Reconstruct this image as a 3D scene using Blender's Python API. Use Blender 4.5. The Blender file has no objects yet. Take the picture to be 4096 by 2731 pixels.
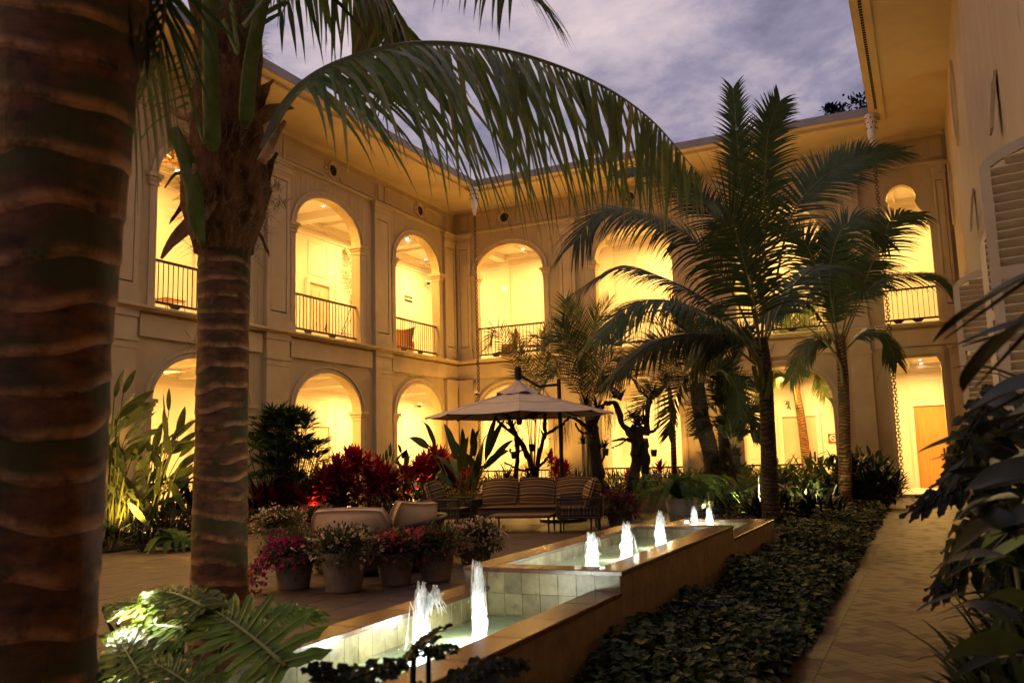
import bpy, math, random
from mathutils import Vector as V3, Matrix
R = random.Random(11)
S = bpy.context.scene
COL = S.collection
PI = math.pi
def rad(a): return math.radians(a)
U = R.uniform

# ---------------------------------------------------------------- camera
YAW, PITCH, ROLL, EYE = rad(25.5), rad(7.662), rad(-1.65), 1.5
_F = V3((-math.sin(YAW), math.cos(YAW), 0)); AX = V3((math.cos(YAW), math.sin(YAW), 0)); UP = V3((0, 0, 1))
FWD = _F*math.cos(PITCH) + UP*math.sin(PITCH)
UP0 = UP*math.cos(PITCH) - _F*math.sin(PITCH)
CX = AX*math.cos(ROLL) + UP0*math.sin(ROLL)
CY = UP0*math.cos(ROLL) - AX*math.sin(ROLL)
EYEP = V3((0, 0, EYE))
cam = bpy.data.cameras.new('camera'); cam.sensor_width = 36; cam.lens = 30.18
cam.clip_start = .05; cam.clip_end = 2000
cam.dof.use_dof = True; cam.dof.focus_distance = 17.0; cam.dof.aperture_fstop = 3.2
co = bpy.data.objects.new('camera', cam); COL.objects.link(co)
co.matrix_world = Matrix(((CX.x, CY.x, -FWD.x, 0), (CX.y, CY.y, -FWD.y, 0), (CX.z, CY.z, -FWD.z, EYE), (0, 0, 0, 1)))
S.camera = co
# ---------------------------------------------------------------- render settings, exposure
S.render.engine = 'CYCLES'
S.cycles.use_denoising = True
S.cycles.max_bounces = 7; S.cycles.diffuse_bounces = 4; S.cycles.transparent_max_bounces = 12
S.cycles.sample_clamp_indirect = 6.0; S.cycles.sample_clamp_direct = 0.0
S.cycles.caustics_reflective = False; S.cycles.caustics_refractive = False
S.cycles.use_light_tree = True
vs = S.view_settings; vs.view_transform = 'Standard'; vs.look = 'None'; vs.exposure = 0; vs.gamma = 1; vs.use_curve_mapping = False

# ---------------------------------------------------------------- node helper
def NT(owner):
    nt = owner.node_tree; nt.nodes.clear()
    def n(t, **kw):
        o = nt.nodes.new(t)
        for k, v in kw.items():
            if k[0] == '_': setattr(o, k[1:], v)
            else: o.inputs[k.replace('__', ' ')].default_value = v
        return o
    def l(a, b): nt.links.new(a, b)
    return n, l
def ramp(n, stops, interp='LINEAR'):
    r = n('ShaderNodeValToRGB'); e = r.color_ramp; e.interpolation = interp
    while len(e.elements) < len(stops): e.elements.new(.5)
    for el, (p, c) in zip(e.elements, stops):
        el.position = p; el.color = (*c, 1) if len(c) == 3 else c
    return r
def mth(n, l, op, a, b=None):
    m = n('ShaderNodeMath', _operation=op)
    for i, x in enumerate((a, b)):
        if x is None: continue
        if isinstance(x, (int, float)): m.inputs[i].default_value = x
        else: l(x, m.inputs[i])
    return m.outputs[0]

# ---------------------------------------------------------------- dusk sky (cloud deck)
SKY_STRENGTH = 1.58
w = bpy.data.worlds.new('World'); S.world = w; w.use_nodes = True
n, l = NT(w)
tc = n('ShaderNodeTexCoord'); sp = n('ShaderNodeSeparateXYZ'); l(tc.outputs['Generated'], sp.inputs[0])
zz = mth(n, l, 'ADD', mth(n, l, 'MAXIMUM', sp.outputs['Z'], 0.0), .22)
cb = n('ShaderNodeCombineXYZ'); l(mth(n, l, 'DIVIDE', sp.outputs['X'], zz), cb.inputs[0]); l(mth(n, l, 'DIVIDE', sp.outputs['Y'], zz), cb.inputs[1])
mp = n('ShaderNodeMapping'); mp.inputs['Rotation'].default_value = (0, 0, .6); mp.inputs['Scale'].default_value = (1, 1, 1); l(cb.outputs[0], mp.inputs[0])
n1 = n('ShaderNodeTexNoise', Scale=4.2, Detail=10, Roughness=.6, Distortion=.15); l(mp.outputs[0], n1.inputs['Vector'])
n2 = n('ShaderNodeTexNoise', Scale=1.3, Detail=3, Roughness=.5); l(mp.outputs[0], n2.inputs['Vector'])
mixv = mth(n, l, 'ADD', mth(n, l, 'MULTIPLY', n1.outputs[0], .66), mth(n, l, 'MULTIPLY', n2.outputs[0], .34))
# the deck is bluer and darker low down, paler and pinker overhead
hor = mth(n, l, 'SUBTRACT', mixv, mth(n, l, 'MULTIPLY', mth(n, l, 'SUBTRACT', .55, mth(n, l, 'MINIMUM', sp.outputs['Z'], .55)), .30))
cr = ramp(n, [(.33, (.135, .125, .185)), (.41, (.205, .185, .255)), (.46, (.29, .25, .305)), (.51, (.365, .305, .345)), (.60, (.49, .395, .41))])
l(hor, cr.inputs[0])
bg = n('ShaderNodeBackground', Strength=SKY_STRENGTH); l(cr.outputs[0], bg.inputs[0])
ow = n('ShaderNodeOutputWorld'); l(bg.outputs[0], ow.inputs[0])

# ---------------------------------------------------------------- lamps of the place and added wash spots
WARM = (1.0, .58, .15)
def lamp(name, kind, loc, power, color=WARM, size=.1, to=None, spot=60, blend=.6):
    d = bpy.data.lights.new(name, kind); d.energy = power; d.color = color
    if kind == 'AREA': d.shape = 'DISK'; d.size = size
    else: d.shadow_soft_size = size
    if kind == 'SPOT': d.spot_size = rad(spot); d.spot_blend = blend
    o = bpy.data.objects.new(name, d); COL.objects.link(o); o.location = loc
    if to is not None: o.rotation_euler = (V3(to)-V3(loc)).to_track_quat('-Z', 'Y').to_euler()
    return o

# ---------------------------------------------------------------- image -> place (2352 px wide view of the photograph)
KPX = 4096/2352; FPX = 3434.
def ray(u, v):
    return FWD + CX*((u*KPX-2048)/FPX) - CY*((v*KPX-1365.5)/FPX)
def gz(u, v, z=0.): d = ray(u, v); return EYEP + d*((z-EYE)/d.z)
def py(u, v, y): d = ray(u, v); return EYEP + d*(y/d.y)
def px(u, v, x): d = ray(u, v); return EYEP + d*(x/d.x)
def pd(u, v, Z): return EYEP + ray(u, v)*Z

# ---------------------------------------------------------------- materials
def mat(name, c1, c2=None, rough=.6, scale=6., bump=0., bscale=None, spec=.4, metal=0., detail=5, wear=None, emit=None, coords='Object', stretch=None, coat=0.):
    m = bpy.data.materials.new(name); m.use_nodes = True
    n, l = NT(m)
    b = n('ShaderNodeBsdfPrincipled'); o = n('ShaderNodeOutputMaterial'); l(b.outputs[0], o.inputs[0])
    b.inputs['Roughness'].default_value = rough; b.inputs['Metallic'].default_value = metal
    b.inputs['Specular IOR Level'].default_value = spec; b.inputs['Coat Weight'].default_value = coat
    if emit:
        b.inputs['Emission Color'].default_value = (*emit[0], 1); b.inputs['Emission Strength'].default_value = emit[1]
    if c2 is None: b.inputs['Base Color'].default_value = (*c1, 1); 
    g = n('ShaderNodeNewGeometry'); vec = g.outputs['Position']
    if stretch:
        mp = n('ShaderNodeMapping'); mp.inputs['Scale'].default_value = stretch; l(vec, mp.inputs[0]); vec = mp.outputs[0]
    if c2 is not None:
        t = n('ShaderNodeTexNoise', Scale=scale, Detail=detail, Roughness=.62); l(vec, t.inputs['Vector'])
        r = ramp(n, [(.32, c1), (.68, c2)]); l(t.outputs[0], r.inputs[0]); col = r.outputs[0]
        if wear:
            t2 = n('ShaderNodeTexNoise', Scale=wear[1], Detail=6, Roughness=.7); l(vec, t2.inputs['Vector'])
            r2 = ramp(n, [(wear[2], (0, 0, 0)), (wear[2]+.12, (1, 1, 1))]); l(t2.outputs[0], r2.inputs[0])
            mx = n('ShaderNodeMix', _data_type='RGBA'); l(r2.outputs[0], mx.inputs[0]); l(col, mx.inputs[6]); mx.inputs[7].default_value = (*wear[0], 1); col = mx.outputs[2]
        l(col, b.inputs['Base Color'])
    if bump:
        t3 = n('ShaderNodeTexNoise', Scale=bscale or scale*4, Detail=6, Roughness=.6); l(vec, t3.inputs['Vector'])
        bp = n('ShaderNodeBump', Strength=bump, Distance=.02); l(t3.outputs[0], bp.inputs['Height']); l(bp.outputs[0], b.inputs['Normal'])
    return m
def leafmat(name, c1, c2, rough=.5, transl=.18, c3=None, spec=.18):
    """leaf: colour varies leaf by leaf, some light passes through the blade"""
    m = bpy.data.materials.new(name); m.use_nodes = True
    n, l = NT(m)
    g = n('ShaderNodeNewGeometry')
    r = ramp(n, [(0, c1), (.75, c2), (1, c3 or c2)]); l(g.outputs['Random Per Island'], r.inputs[0])
    t = n('ShaderNodeTexNoise', Scale=9, Detail=4); l(g.outputs['Position'], t.inputs['Vector'])
    hs = n('ShaderNodeHueSaturation'); l(r.outputs[0], hs.inputs['Color']); l(mth(n, l, 'ADD', mth(n, l, 'MULTIPLY', t.outputs[0], 1.1), .45), hs.inputs['Value'])
    b = n('ShaderNodeBsdfPrincipled', Roughness=rough); b.inputs['Specular IOR Level'].default_value = spec
    l(hs.outputs[0], b.inputs['Base Color'])
    tr = n('ShaderNodeBsdfTranslucent'); hs2 = n('ShaderNodeHueSaturation', Value=1.6, Saturation=1.1); l(hs.outputs[0], hs2.inputs['Color']); l(hs2.outputs[0], tr.inputs[0])
    mx = n('ShaderNodeMixShader', Fac=transl); l(b.outputs[0], mx.inputs[1]); l(tr.outputs[0], mx.inputs[2])
    o = n('ShaderNodeOutputMaterial'); l(mx.outputs[0], o.inputs[0])
    return m
def emat(name, c, s):
    m = bpy.data.materials.new(name); m.use_nodes = True; n, l = NT(m)
    e = n('ShaderNodeEmission', Strength=s); e.inputs[0].default_value = (*c, 1); o = n('ShaderNodeOutputMaterial'); l(e.outputs[0], o.inputs[0]); return m

MT = {}
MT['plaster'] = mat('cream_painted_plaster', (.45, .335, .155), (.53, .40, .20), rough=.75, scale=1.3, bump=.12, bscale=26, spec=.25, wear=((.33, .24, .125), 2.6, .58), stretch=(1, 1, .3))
MT['trim'] = mat('cream_trim', (.50, .375, .18), (.58, .44, .225), rough=.6, scale=2.4, bump=.06, bscale=18, spec=.3)
MT['inner'] = mat('arcade_wall_paint', (.66, .60, .52), (.72, .66, .57), rough=.7, scale=1.1, bump=.04, bscale=12, spec=.2)
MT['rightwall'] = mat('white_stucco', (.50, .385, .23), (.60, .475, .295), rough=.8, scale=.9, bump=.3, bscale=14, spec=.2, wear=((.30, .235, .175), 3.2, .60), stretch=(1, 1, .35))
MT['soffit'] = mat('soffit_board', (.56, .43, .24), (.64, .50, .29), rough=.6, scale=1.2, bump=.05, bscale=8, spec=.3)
MT['fascia'] = mat('grey_fascia', (.24, .20, .185), (.30, .26, .24), rough=.55, scale=2., bump=.05, spec=.3)
MT['dark'] = mat('dark_recess', (.03, .022, .016), rough=.9)
MT['rail'] = mat('dark_brown_rail', (.025, .011, .008), (.045, .020, .012), rough=.35, scale=20)
MT['iron'] = mat('black_iron', (.015, .014, .014), (.03, .028, .026), rough=.4, scale=30, metal=.4)
MT['chain'] = mat('weathered_copper_chain', (.07, .045, .035), (.16, .10, .075), rough=.45, scale=30, metal=.5)
MT['white'] = mat('white_enamel', (.72, .68, .62), (.78, .74, .67), rough=.4, scale=3)
MT['wooddoor'] = mat('honey_wood', (.42, .20, .055), (.55, .28, .08), rough=.45, scale=3, stretch=(5, 5, .6), bump=.05)
MT['paintdoor'] = mat('cream_door', (.52, .43, .31), (.58, .48, .35), rough=.45, scale=2)
MT['shutter'] = mat('cream_shutter_paint', (.56, .46, .29), (.66, .55, .36), rough=.55, scale=3, bump=.05, wear=((.36, .30, .22), 9, .66))
MT['pane'] = mat('dark_window_glass', (.02, .025, .022), rough=.08, spec=.8)
MT['plaza'] = mat('plaza_stone', (.075, .048, .034), (.12, .078, .055), rough=.5, scale=3.5, bump=.10, bscale=22, spec=.22, wear=((.19, .14, .105), 5, .62))
MT['grout'] = mat('grout', (.055, .038, .028), (.08, .057, .042), rough=.9, scale=8)
MT['path'] = mat('path_stone', (.052, .028, .018), (.082, .046, .030), rough=.5, scale=4, bump=.3, bscale=16, spec=.2, wear=((.11, .068, .045), 7, .58))
MT['path2'] = mat('path_stone_dark', (.050, .027, .0175), (.078, .0435, .029), rough=.6, scale=5, bump=.3, bscale=16, spec=.2)
MT['coping'] = mat('red_sandstone_coping', (.10, .046, .027), (.16, .077, .045), rough=.22, scale=5, bump=.08, bscale=24, spec=.6, wear=((.07, .03, .018), 6, .56))
MT['tile'] = mat('travertine_tile', (.15, .125, .055), (.42, .365, .20), rough=.3, scale=5, bump=.15, bscale=30, spec=.55, wear=((.15, .125, .08), 12, .58))
MT['tile2'] = mat('travertine_tile_dark', (.10, .085, .04), (.32, .275, .15), rough=.3, scale=5, bump=.15, bscale=30, spec=.55, wear=((.12, .10, .065), 12, .58))
MT['outtile'] = mat('outer_stone_tile', (.17, .115, .068), (.28, .195, .12), rough=.6, scale=6, bump=.2, bscale=25, wear=((.15, .10, .065), 9, .6))
MT['basin'] = mat('pale_green_basin', (.46, .52, .38), (.55, .60, .45), rough=.5, scale=4)
MT['soil'] = mat('dark_soil', (.018, .012, .008), (.035, .024, .015), rough=.95, scale=14, bump=.6, bscale=30)
MT['bark'] = None
MT['wicker'] = mat('dark_rope_wicker', (.016, .012, .010), (.035, .026, .021), rough=.55, scale=40, bump=.3, bscale=90)
MT['cream'] = mat('cream_canvas', (.42, .28, .165), (.50, .345, .21), rough=.85, scale=5, bump=.25, bscale=9, spec=.15)
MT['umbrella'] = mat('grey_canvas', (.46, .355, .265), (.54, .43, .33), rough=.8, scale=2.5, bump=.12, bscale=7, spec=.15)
MT['pot'] = mat('grey_terracotta', (.15, .115, .088), (.24, .185, .14), rough=.75, scale=6, bump=.2, bscale=30, wear=((.30, .24, .19), 5, .64))
MT['potw'] = mat('white_ceramic', (.52, .46, .38), (.6, .54, .45), rough=.45, scale=4)
MT['rattan'] = mat('honey_rattan', (.32, .13, .035), (.45, .20, .06), rough=.5, scale=40, bump=.3, bscale=60)
MT['drift'] = mat('driftwood_bark', (.014, .009, .006), (.045, .027, .016), rough=.85, scale=12, bump=.8, bscale=22, stretch=(1, 1, .4))
MT['twig'] = mat('twig', (.03, .02, .012), (.07, .05, .03), rough=.8, scale=20)
MT['spot'] = emat('downlight_lens', (1, .86, .62), 26)
MT['lens'] = emat('fountain_lens', (.9, .95, 1), 6)
MT['black'] = mat('black_plastic', (.012, .012, .012), rough=.35)
MT['sign_dark'] = mat('sign_green_black', (.012, .03, .02), rough=.4)
MT['sign_white'] = mat('sign_white', (.75, .74, .70), rough=.5)
MT['sign_red'] = mat('sign_red', (.55, .03, .02), rough=.45)
# foliage
MT['palm'] = leafmat('palm_leaf', (.038, .066, .022), (.062, .098, .032), rough=.52, transl=.14, c3=(.075, .09, .03))
MT['palmb'] = leafmat('palm_leaf_lit_tone', (.075, .11, .04), (.11, .145, .05), rough=.5, transl=.34, c3=(.22, .17, .055), spec=.3)  # brighter green puts the light on these fronds into the leaf colour
MT['date'] = leafmat('date_palm_leaf', (.028, .038, .014), (.045, .056, .02), rough=.55, transl=.12, c3=(.05, .05, .018))
MT['areca'] = leafmat('areca_leaf', (.045, .07, .016), (.08, .105, .024), rough=.52, transl=.22, c3=(.13, .12, .03))
MT['rachis'] = mat('palm_rachis', (.10, .11, .035), (.17, .155, .06), rough=.4, scale=6)
MT['greenstem'] = mat('green_stem', (.06, .078, .014), (.115, .125, .026), rough=.6, scale=7, spec=.15, bump=.3, bscale=20, wear=((.09, .05, .02), 6, .58))
MT['broad'] = leafmat('broad_leaf', (.022, .038, .012), (.042, .062, .018), rough=.52, transl=.16, c3=(.07, .08, .022))
MT['banana'] = leafmat('banana_leaf', (.035, .055, .016), (.06, .08, .022), rough=.52, transl=.25, c3=(.09, .09, .025))
MT['philo'] = leafmat('philodendron_leaf', (.06, .105, .010), (.09, .14, .016), rough=.40, transl=.28, c3=(.11, .15, .02), spec=.3)
MT['vein'] = mat('yellow_green_vein', (.16, .20, .04), (.22, .25, .06), rough=.4)
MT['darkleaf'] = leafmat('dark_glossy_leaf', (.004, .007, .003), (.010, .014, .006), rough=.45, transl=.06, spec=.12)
MT['lady'] = leafmat('lady_palm_leaf', (.022, .052, .015), (.045, .08, .022), rough=.55, transl=.1)
MT['red'] = leafmat('red_cordyline_leaf', (.14, .008, .013), (.26, .014, .020), rough=.52, transl=.26, c3=(.12, .014, .024))
MT['redd'] = leafmat('dark_red_cordyline_leaf', (.09, .008, .014), (.20, .014, .022), rough=.52, transl=.2, c3=(.04, .025, .012))
MT['fern'] = leafmat('fern_leaf', (.045, .105, .016), (.07, .135, .024), rough=.5, transl=.25, spec=.15)
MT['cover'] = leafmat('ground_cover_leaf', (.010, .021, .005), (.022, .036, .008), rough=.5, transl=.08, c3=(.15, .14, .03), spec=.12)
MT['bougleaf'] = leafmat('bougainvillea_leaf', (.035, .045, .014), (.07, .07, .022), rough=.5, transl=.15)
MT['magenta'] = leafmat('magenta_bracts', (.26, .012, .085), (.40, .03, .15), rough=.6, transl=.25, spec=.2)
MT['pink'] = leafmat('pink_bracts', (.30, .04, .06), (.42, .08, .10), rough=.6, transl=.25, spec=.2)
MT['cwhite'] = leafmat('white_bracts', (.46, .34, .24), (.58, .46, .34), rough=.6, transl=.25, spec=.2)
MT['purple'] = leafmat('purple_bracts', (.11, .010, .05), (.20, .02, .085), rough=.6, transl=.2, spec=.2)
MT['orchid'] = leafmat('orchid_petals', (.35, .08, .05), (.45, .14, .08), rough=.6, transl=.2, spec=.2)
MT['spathe'] = leafmat('white_spathe', (.58, .52, .40), (.66, .60, .48), rough=.55, transl=.2)
MT['dryleaf'] = leafmat('dry_leaf', (.05, .03, .012), (.12, .075, .03), transl=.05)
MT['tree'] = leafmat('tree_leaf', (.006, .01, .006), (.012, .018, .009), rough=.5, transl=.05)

def special_materials():
    # palm bark: dark fibrous internodes, pale leaf scars (ring attribute: 0 just above a scar, 1 just below the next)
    for nm, key, dark, midc, pale, green, p0, p1 in (('ringed_palm_bark', 'bark', (.028, .011, .006), (.12, .048, .019), (.42, .21, .09), (.05, .045, .011), .0, .30), ('grey_ringed_bark', 'bark2', (.010, .006, .004), (.095, .058, .034), (.2, .14, .09), (.075, .06, .034), .80, .97)):
        m = bpy.data.materials.new(nm); m.use_nodes = True; n, l = NT(m)
        g = n('ShaderNodeNewGeometry'); mp = n('ShaderNodeMapping'); mp.inputs['Scale'].default_value = (1, 1, 2.2); l(g.outputs['Position'], mp.inputs[0])
        t = n('ShaderNodeTexNoise', Scale=7, Detail=8, Roughness=.65); l(mp.outputs[0], t.inputs['Vector'])
        r = ramp(n, [(.32, dark), (.55, midc), (.72, tuple(x*1.7 for x in midc))]); l(t.outputs[0], r.inputs[0])
        t2 = n('ShaderNodeTexNoise', Scale=2.4, Detail=5); l(mp.outputs[0], t2.inputs['Vector'])
        r2 = ramp(n, [(.50, (0, 0, 0)), (.60, (1, 1, 1))]); l(t2.outputs[0], r2.inputs[0])
        mx = n('ShaderNodeMix', _data_type='RGBA'); l(r2.outputs[0], mx.inputs[0]); l(r.outputs[0], mx.inputs[6]); mx.inputs[7].default_value = (*green, 1)
        at = n('ShaderNodeAttribute', _attribute_name='ring')
        fr = mth(n, l, 'FRACT', at.outputs['Fac'])
        if key == 'bark': rr = ramp(n, [(0, (1, 1, 1)), (.10, (1, 1, 1)), (.34, (0, 0, 0))])
        else: rr = ramp(n, [(0, (1, 1, 1)), (.72, (1, 1, 1)), (.80, (0, 0, 0))])
        l(fr, rr.inputs[0])
        t4 = n('ShaderNodeTexNoise', Scale=4.5, Detail=6, Roughness=.7); l(g.outputs['Position'], t4.inputs['Vector'])
        r4 = ramp(n, [(.40, (0, 0, 0)), (.58, (1, 1, 1))]); l(t4.outputs[0], r4.inputs[0])
        fac = mth(n, l, 'MULTIPLY', rr.outputs[0], r4.outputs[0]) if key == 'bark' else mth(n, l, 'MULTIPLY', rr.outputs[0], mth(n, l, 'ADD', mth(n, l, 'MULTIPLY', r4.outputs[0], .5), .5))
        m2 = n('ShaderNodeMix', _data_type='RGBA'); l(fac, m2.inputs[0])
        if key == 'bark': l(mx.outputs[2], m2.inputs[6]); m2.inputs[7].default_value = (*pale, 1)
        else: m2.inputs[6].default_value = (*dark, 1); l(mx.outputs[2], m2.inputs[7])
        mp2 = n('ShaderNodeMapping'); mp2.inputs['Scale'].default_value = (26, 26, 2.2); l(g.outputs['Position'], mp2.inputs[0])
        t3 = n('ShaderNodeTexNoise', Scale=1, Detail=6, Roughness=.7); l(mp2.outputs[0], t3.inputs['Vector'])
        bp = n('ShaderNodeBump', Strength=.7, Distance=.012); l(t3.outputs[0], bp.inputs['Height'])
        b = n('ShaderNodeBsdfPrincipled', Roughness=.7); b.inputs['Specular IOR Level'].default_value = .25
        l(m2.outputs[2], b.inputs['Base Color']); l(bp.outputs[0], b.inputs['Normal'])
        o = n('ShaderNodeOutputMaterial'); l(b.outputs[0], o.inputs[0]); MT[key] = m
    # striped cushion cloth
    m = bpy.data.materials.new('striped_cushion_cloth'); m.use_nodes = True; n, l = NT(m)
    tc = n('ShaderNodeTexCoord'); s = n('ShaderNodeSeparateXYZ'); l(tc.outputs['UV'], s.inputs[0])
    fr = mth(n, l, 'FRACT', mth(n, l, 'MULTIPLY', s.outputs['Y'], 3.4))
    r = ramp(n, [(0, (.055, .035, .022)), (.18, (.34, .20, .075)), (.34, (.10, .065, .042)), (.52, (.23, .125, .05)), (.66, (.07, .05, .035)), (.80, (.40, .26, .11)), (.9, (.13, .08, .045))], 'CONSTANT'); l(fr, r.inputs[0])
    b = n('ShaderNodeBsdfPrincipled', Roughness=.85); l(r.outputs[0], b.inputs['Base Color']); b.inputs['Specular IOR Level'].default_value = .15
    t = n('ShaderNodeTexNoise', Scale=60, Detail=3); bp = n('ShaderNodeBump', Strength=.15, Distance=.01); l(t.outputs[0], bp.inputs['Height']); l(bp.outputs[0], b.inputs['Normal'])
    o = n('ShaderNodeOutputMaterial'); l(b.outputs[0], o.inputs[0]); MT['stripe'] = m
    # water sheet
    m = bpy.data.materials.new('pool_water'); m.use_nodes = True; n, l = NT(m)
    g = n('ShaderNodeNewGeometry')
    t = n('ShaderNodeTexNoise', Scale=9, Detail=4, Roughness=.55, Distortion=.6); l(g.outputs['Position'], t.inputs['Vector'])
    bp = n('ShaderNodeBump', Strength=.35, Distance=.02); l(t.outputs[0], bp.inputs['Height'])
    tr = n('ShaderNodeBsdfTransparent'); tr.inputs[0].default_value = (.78, .92, .74, 1)
    df = n('ShaderNodeBsdfDiffuse'); df.inputs[0].default_value = (.62, .80, .50, 1); l(bp.outputs[0], df.inputs['Normal'])
    gl = n('ShaderNodeBsdfGlossy', Roughness=.06); l(bp.outputs[0], gl.inputs['Normal'])
    m1 = n('ShaderNodeMixShader', Fac=.6); l(tr.outputs[0], m1.inputs[1]); l(df.outputs[0], m1.inputs[2])
    fz = n('ShaderNodeFresnel', IOR=1.33); l(bp.outputs[0], fz.inputs['Normal'])
    m2 = n('ShaderNodeMixShader'); l(fz.outputs[0], m2.inputs[0]); l(m1.outputs[0], m2.inputs[1]); l(gl.outputs[0], m2.inputs[2])
    o = n('ShaderNodeOutputMaterial'); l(m2.outputs[0], o.inputs[0]); MT['water'] = m
    # frothy jet
    m = bpy.data.materials.new('frothy_water'); m.use_nodes = True; n, l = NT(m)
    df = n('ShaderNodeBsdfDiffuse'); df.inputs[0].default_value = (.92, .94, .96, 1)
    tl = n('ShaderNodeBsdfTranslucent'); tl.inputs[0].default_value = (.95, .97, 1, 1)
    m1 = n('ShaderNodeMixShader', Fac=.62); l(df.outputs[0], m1.inputs[1]); l(tl.outputs[0], m1.inputs[2])
    g = n('ShaderNodeNewGeometry'); mp = n('ShaderNodeMapping'); mp.inputs['Scale'].default_value = (60, 60, 7); l(g.outputs['Position'], mp.inputs[0])
    t = n('ShaderNodeTexNoise', Scale=1, Detail=4); l(mp.outputs[0], t.inputs['Vector'])
    lw = n('ShaderNodeLayerWeight', Blend=.45)
    fac = mth(n, l, 'MINIMUM', mth(n, l, 'ADD', mth(n, l, 'MULTIPLY', lw.outputs['Facing'], mth(n, l, 'MULTIPLY', t.outputs[0], 1.5)), mth(n, l, 'MULTIPLY', mth(n, l, 'SUBTRACT', t.outputs[0], .45), 1.1)), .92)
    tp = n('ShaderNodeBsdfTransparent'); m2 = n('ShaderNodeMixShader'); l(fac, m2.inputs[0]); l(m1.outputs[0], m2.inputs[1]); l(tp.outputs[0], m2.inputs[2])
    o = n('ShaderNodeOutputMaterial'); l(m2.outputs[0], o.inputs[0]); MT['froth'] = m
special_materials()
MT['fibre'] = mat('palm_fibre', (.12, .055, .022), (.30, .155, .065), rough=.8, scale=20)
MT['fibrebark'] = mat('matted_palm_fibre', (.045, .019, .009), (.24, .11, .045), rough=.85, scale=7, bump=1.0, bscale=30, spec=.1, stretch=(1, 1, .5), wear=((.36, .19, .08), 11, .58))
MT['stripe_wood'] = mat('teak_slats', (.22, .12, .05), (.32, .18, .08), rough=.5, scale=6, stretch=(1, 8, 1))

# ---------------------------------------------------------------- mesh building
STUFF = {'foam', 'spray', 'leaf_base', 'air_roots', 'fibre', 'foliage', 'blossom', 'stems', 'crown', 'orchid_flowers', 'chain_links', 'vein'}
class M:
    def __init__(s): s.v = []; s.f = []; s.mi = []; s.uv = None; s.ring = None
    def add(s, vs, fs, mi=0):
        b = len(s.v); s.v.extend([tuple(x) for x in vs]); s.f.extend([tuple(i+b for i in f) for f in fs]); s.mi.extend([mi]*len(fs)); return s
    def box(s, a, b, mi=0):
        x0, y0, z0 = a; x1, y1, z1 = b
        if x0 > x1: x0, x1 = x1, x0
        if y0 > y1: y0, y1 = y1, y0
        if z0 > z1: z0, z1 = z1, z0
        return s.add([(x0, y0, z0), (x1, y0, z0), (x1, y1, z0), (x0, y1, z0), (x0, y0, z1), (x1, y0, z1), (x1, y1, z1), (x0, y1, z1)],
                     [(3, 2, 1, 0), (4, 5, 6, 7), (0, 1, 5, 4), (1, 2, 6, 5), (2, 3, 7, 6), (3, 0, 4, 7)], mi)
    def tube(s, pts, rs, k=6, mi=0, cap=True):
        pts = [V3(p) for p in pts]
        if isinstance(rs, (int, float)): rs = [rs]*len(pts)
        vs = []; N = len(pts); ref = None
        for i, p in enumerate(pts):
            t = (pts[min(i+1, N-1)]-pts[max(i-1, 0)])
            if t.length < 1e-9: t = V3((0, 0, 1))
            t.normalize()
            if ref is None: ref = t.orthogonal().normalized()
            ref = (ref - t*ref.dot(t))
            if ref.length < 1e-6: ref = t.orthogonal()
            ref.normalize(); bn = t.cross(ref)
            for j in range(k):
                a = 2*PI*j/k; vs.append(p + (ref*math.cos(a)+bn*math.sin(a))*rs[i])
        fs = [(i*k+j, i*k+(j+1) % k, (i+1)*k+(j+1) % k, (i+1)*k+j) for i in range(N-1) for j in range(k)]
        if cap: fs += [tuple(range(k-1, -1, -1)), tuple((N-1)*k+j for j in range(k))]
        return s.add(vs, fs, mi)
    def lathe(s, prof, k=16, c=(0, 0, 0), mi=0, fn=None):
        vs = []
        for i, (r, z) in enumerate(prof):
            for j in range(k):
                a = 2*PI*j/k; q = r*(fn(a, z) if fn else 1)
                vs.append((c[0]+q*math.cos(a), c[1]+q*math.sin(a), c[2]+z))
        N = len(prof)
        fs = [(i*k+j, i*k+(j+1) % k, (i+1)*k+(j+1) % k, (i+1)*k+j) for i in range(N-1) for j in range(k)]
        return s.add(vs, fs, mi)
    def build(s, name, mats, parent=None, smooth=False, local=False, kind=None):
        me = bpy.data.meshes.new(name)
        v = s.v
        if parent is not None and not local:
            o = root_loc(parent)
            if o.length > 0: v = [(x-o.x, y-o.y, z-o.z) for x, y, z in v]
        me.from_pydata(v, [], s.f); 
        if not isinstance(mats, (list, tuple)): mats = [mats]
        for m in mats: me.materials.append(MT[m] if isinstance(m, str) else m)
        if any(s.mi): me.polygons.foreach_set('material_index', s.mi)
        if smooth: me.polygons.foreach_set('use_smooth', [True]*len(me.polygons))
        if s.ring:
            at = me.attributes.new('ring', 'FLOAT', 'POINT'); at.data.foreach_set('value', s.ring)
        me.update()
        ob = bpy.data.objects.new(name, me); COL.objects.link(ob)
        if parent is not None: ob.parent = parent
        if kind or (parent is not None and name in STUFF): ob['kind'] = kind or 'stuff'
        return ob
def root_loc(o):
    p = V3((0, 0, 0))
    while o is not None: p = p + V3(o.location); o = o.parent
    return p
def thing(name, label, cat, loc=(0, 0, 0), rz=0, group=None):
    o = bpy.data.objects.new(name, None); o.empty_display_size = .1; COL.objects.link(o); o.location = loc; o.rotation_euler = (0, 0, rz)
    o['label'] = label; o['category'] = cat
    if group: o['group'] = group
    return o
def tag(o, label, cat, group=None):
    o['label'] = label; o['category'] = cat
    if group: o['group'] = group
    return o
def copy_tree(o, parent=None):
    c = o.copy(); COL.objects.link(c)
    if parent is not None: c.parent = parent
    for ch in [x for x in bpy.data.objects if x.parent == o and x is not c]: copy_tree(ch, c)
    return c
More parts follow.
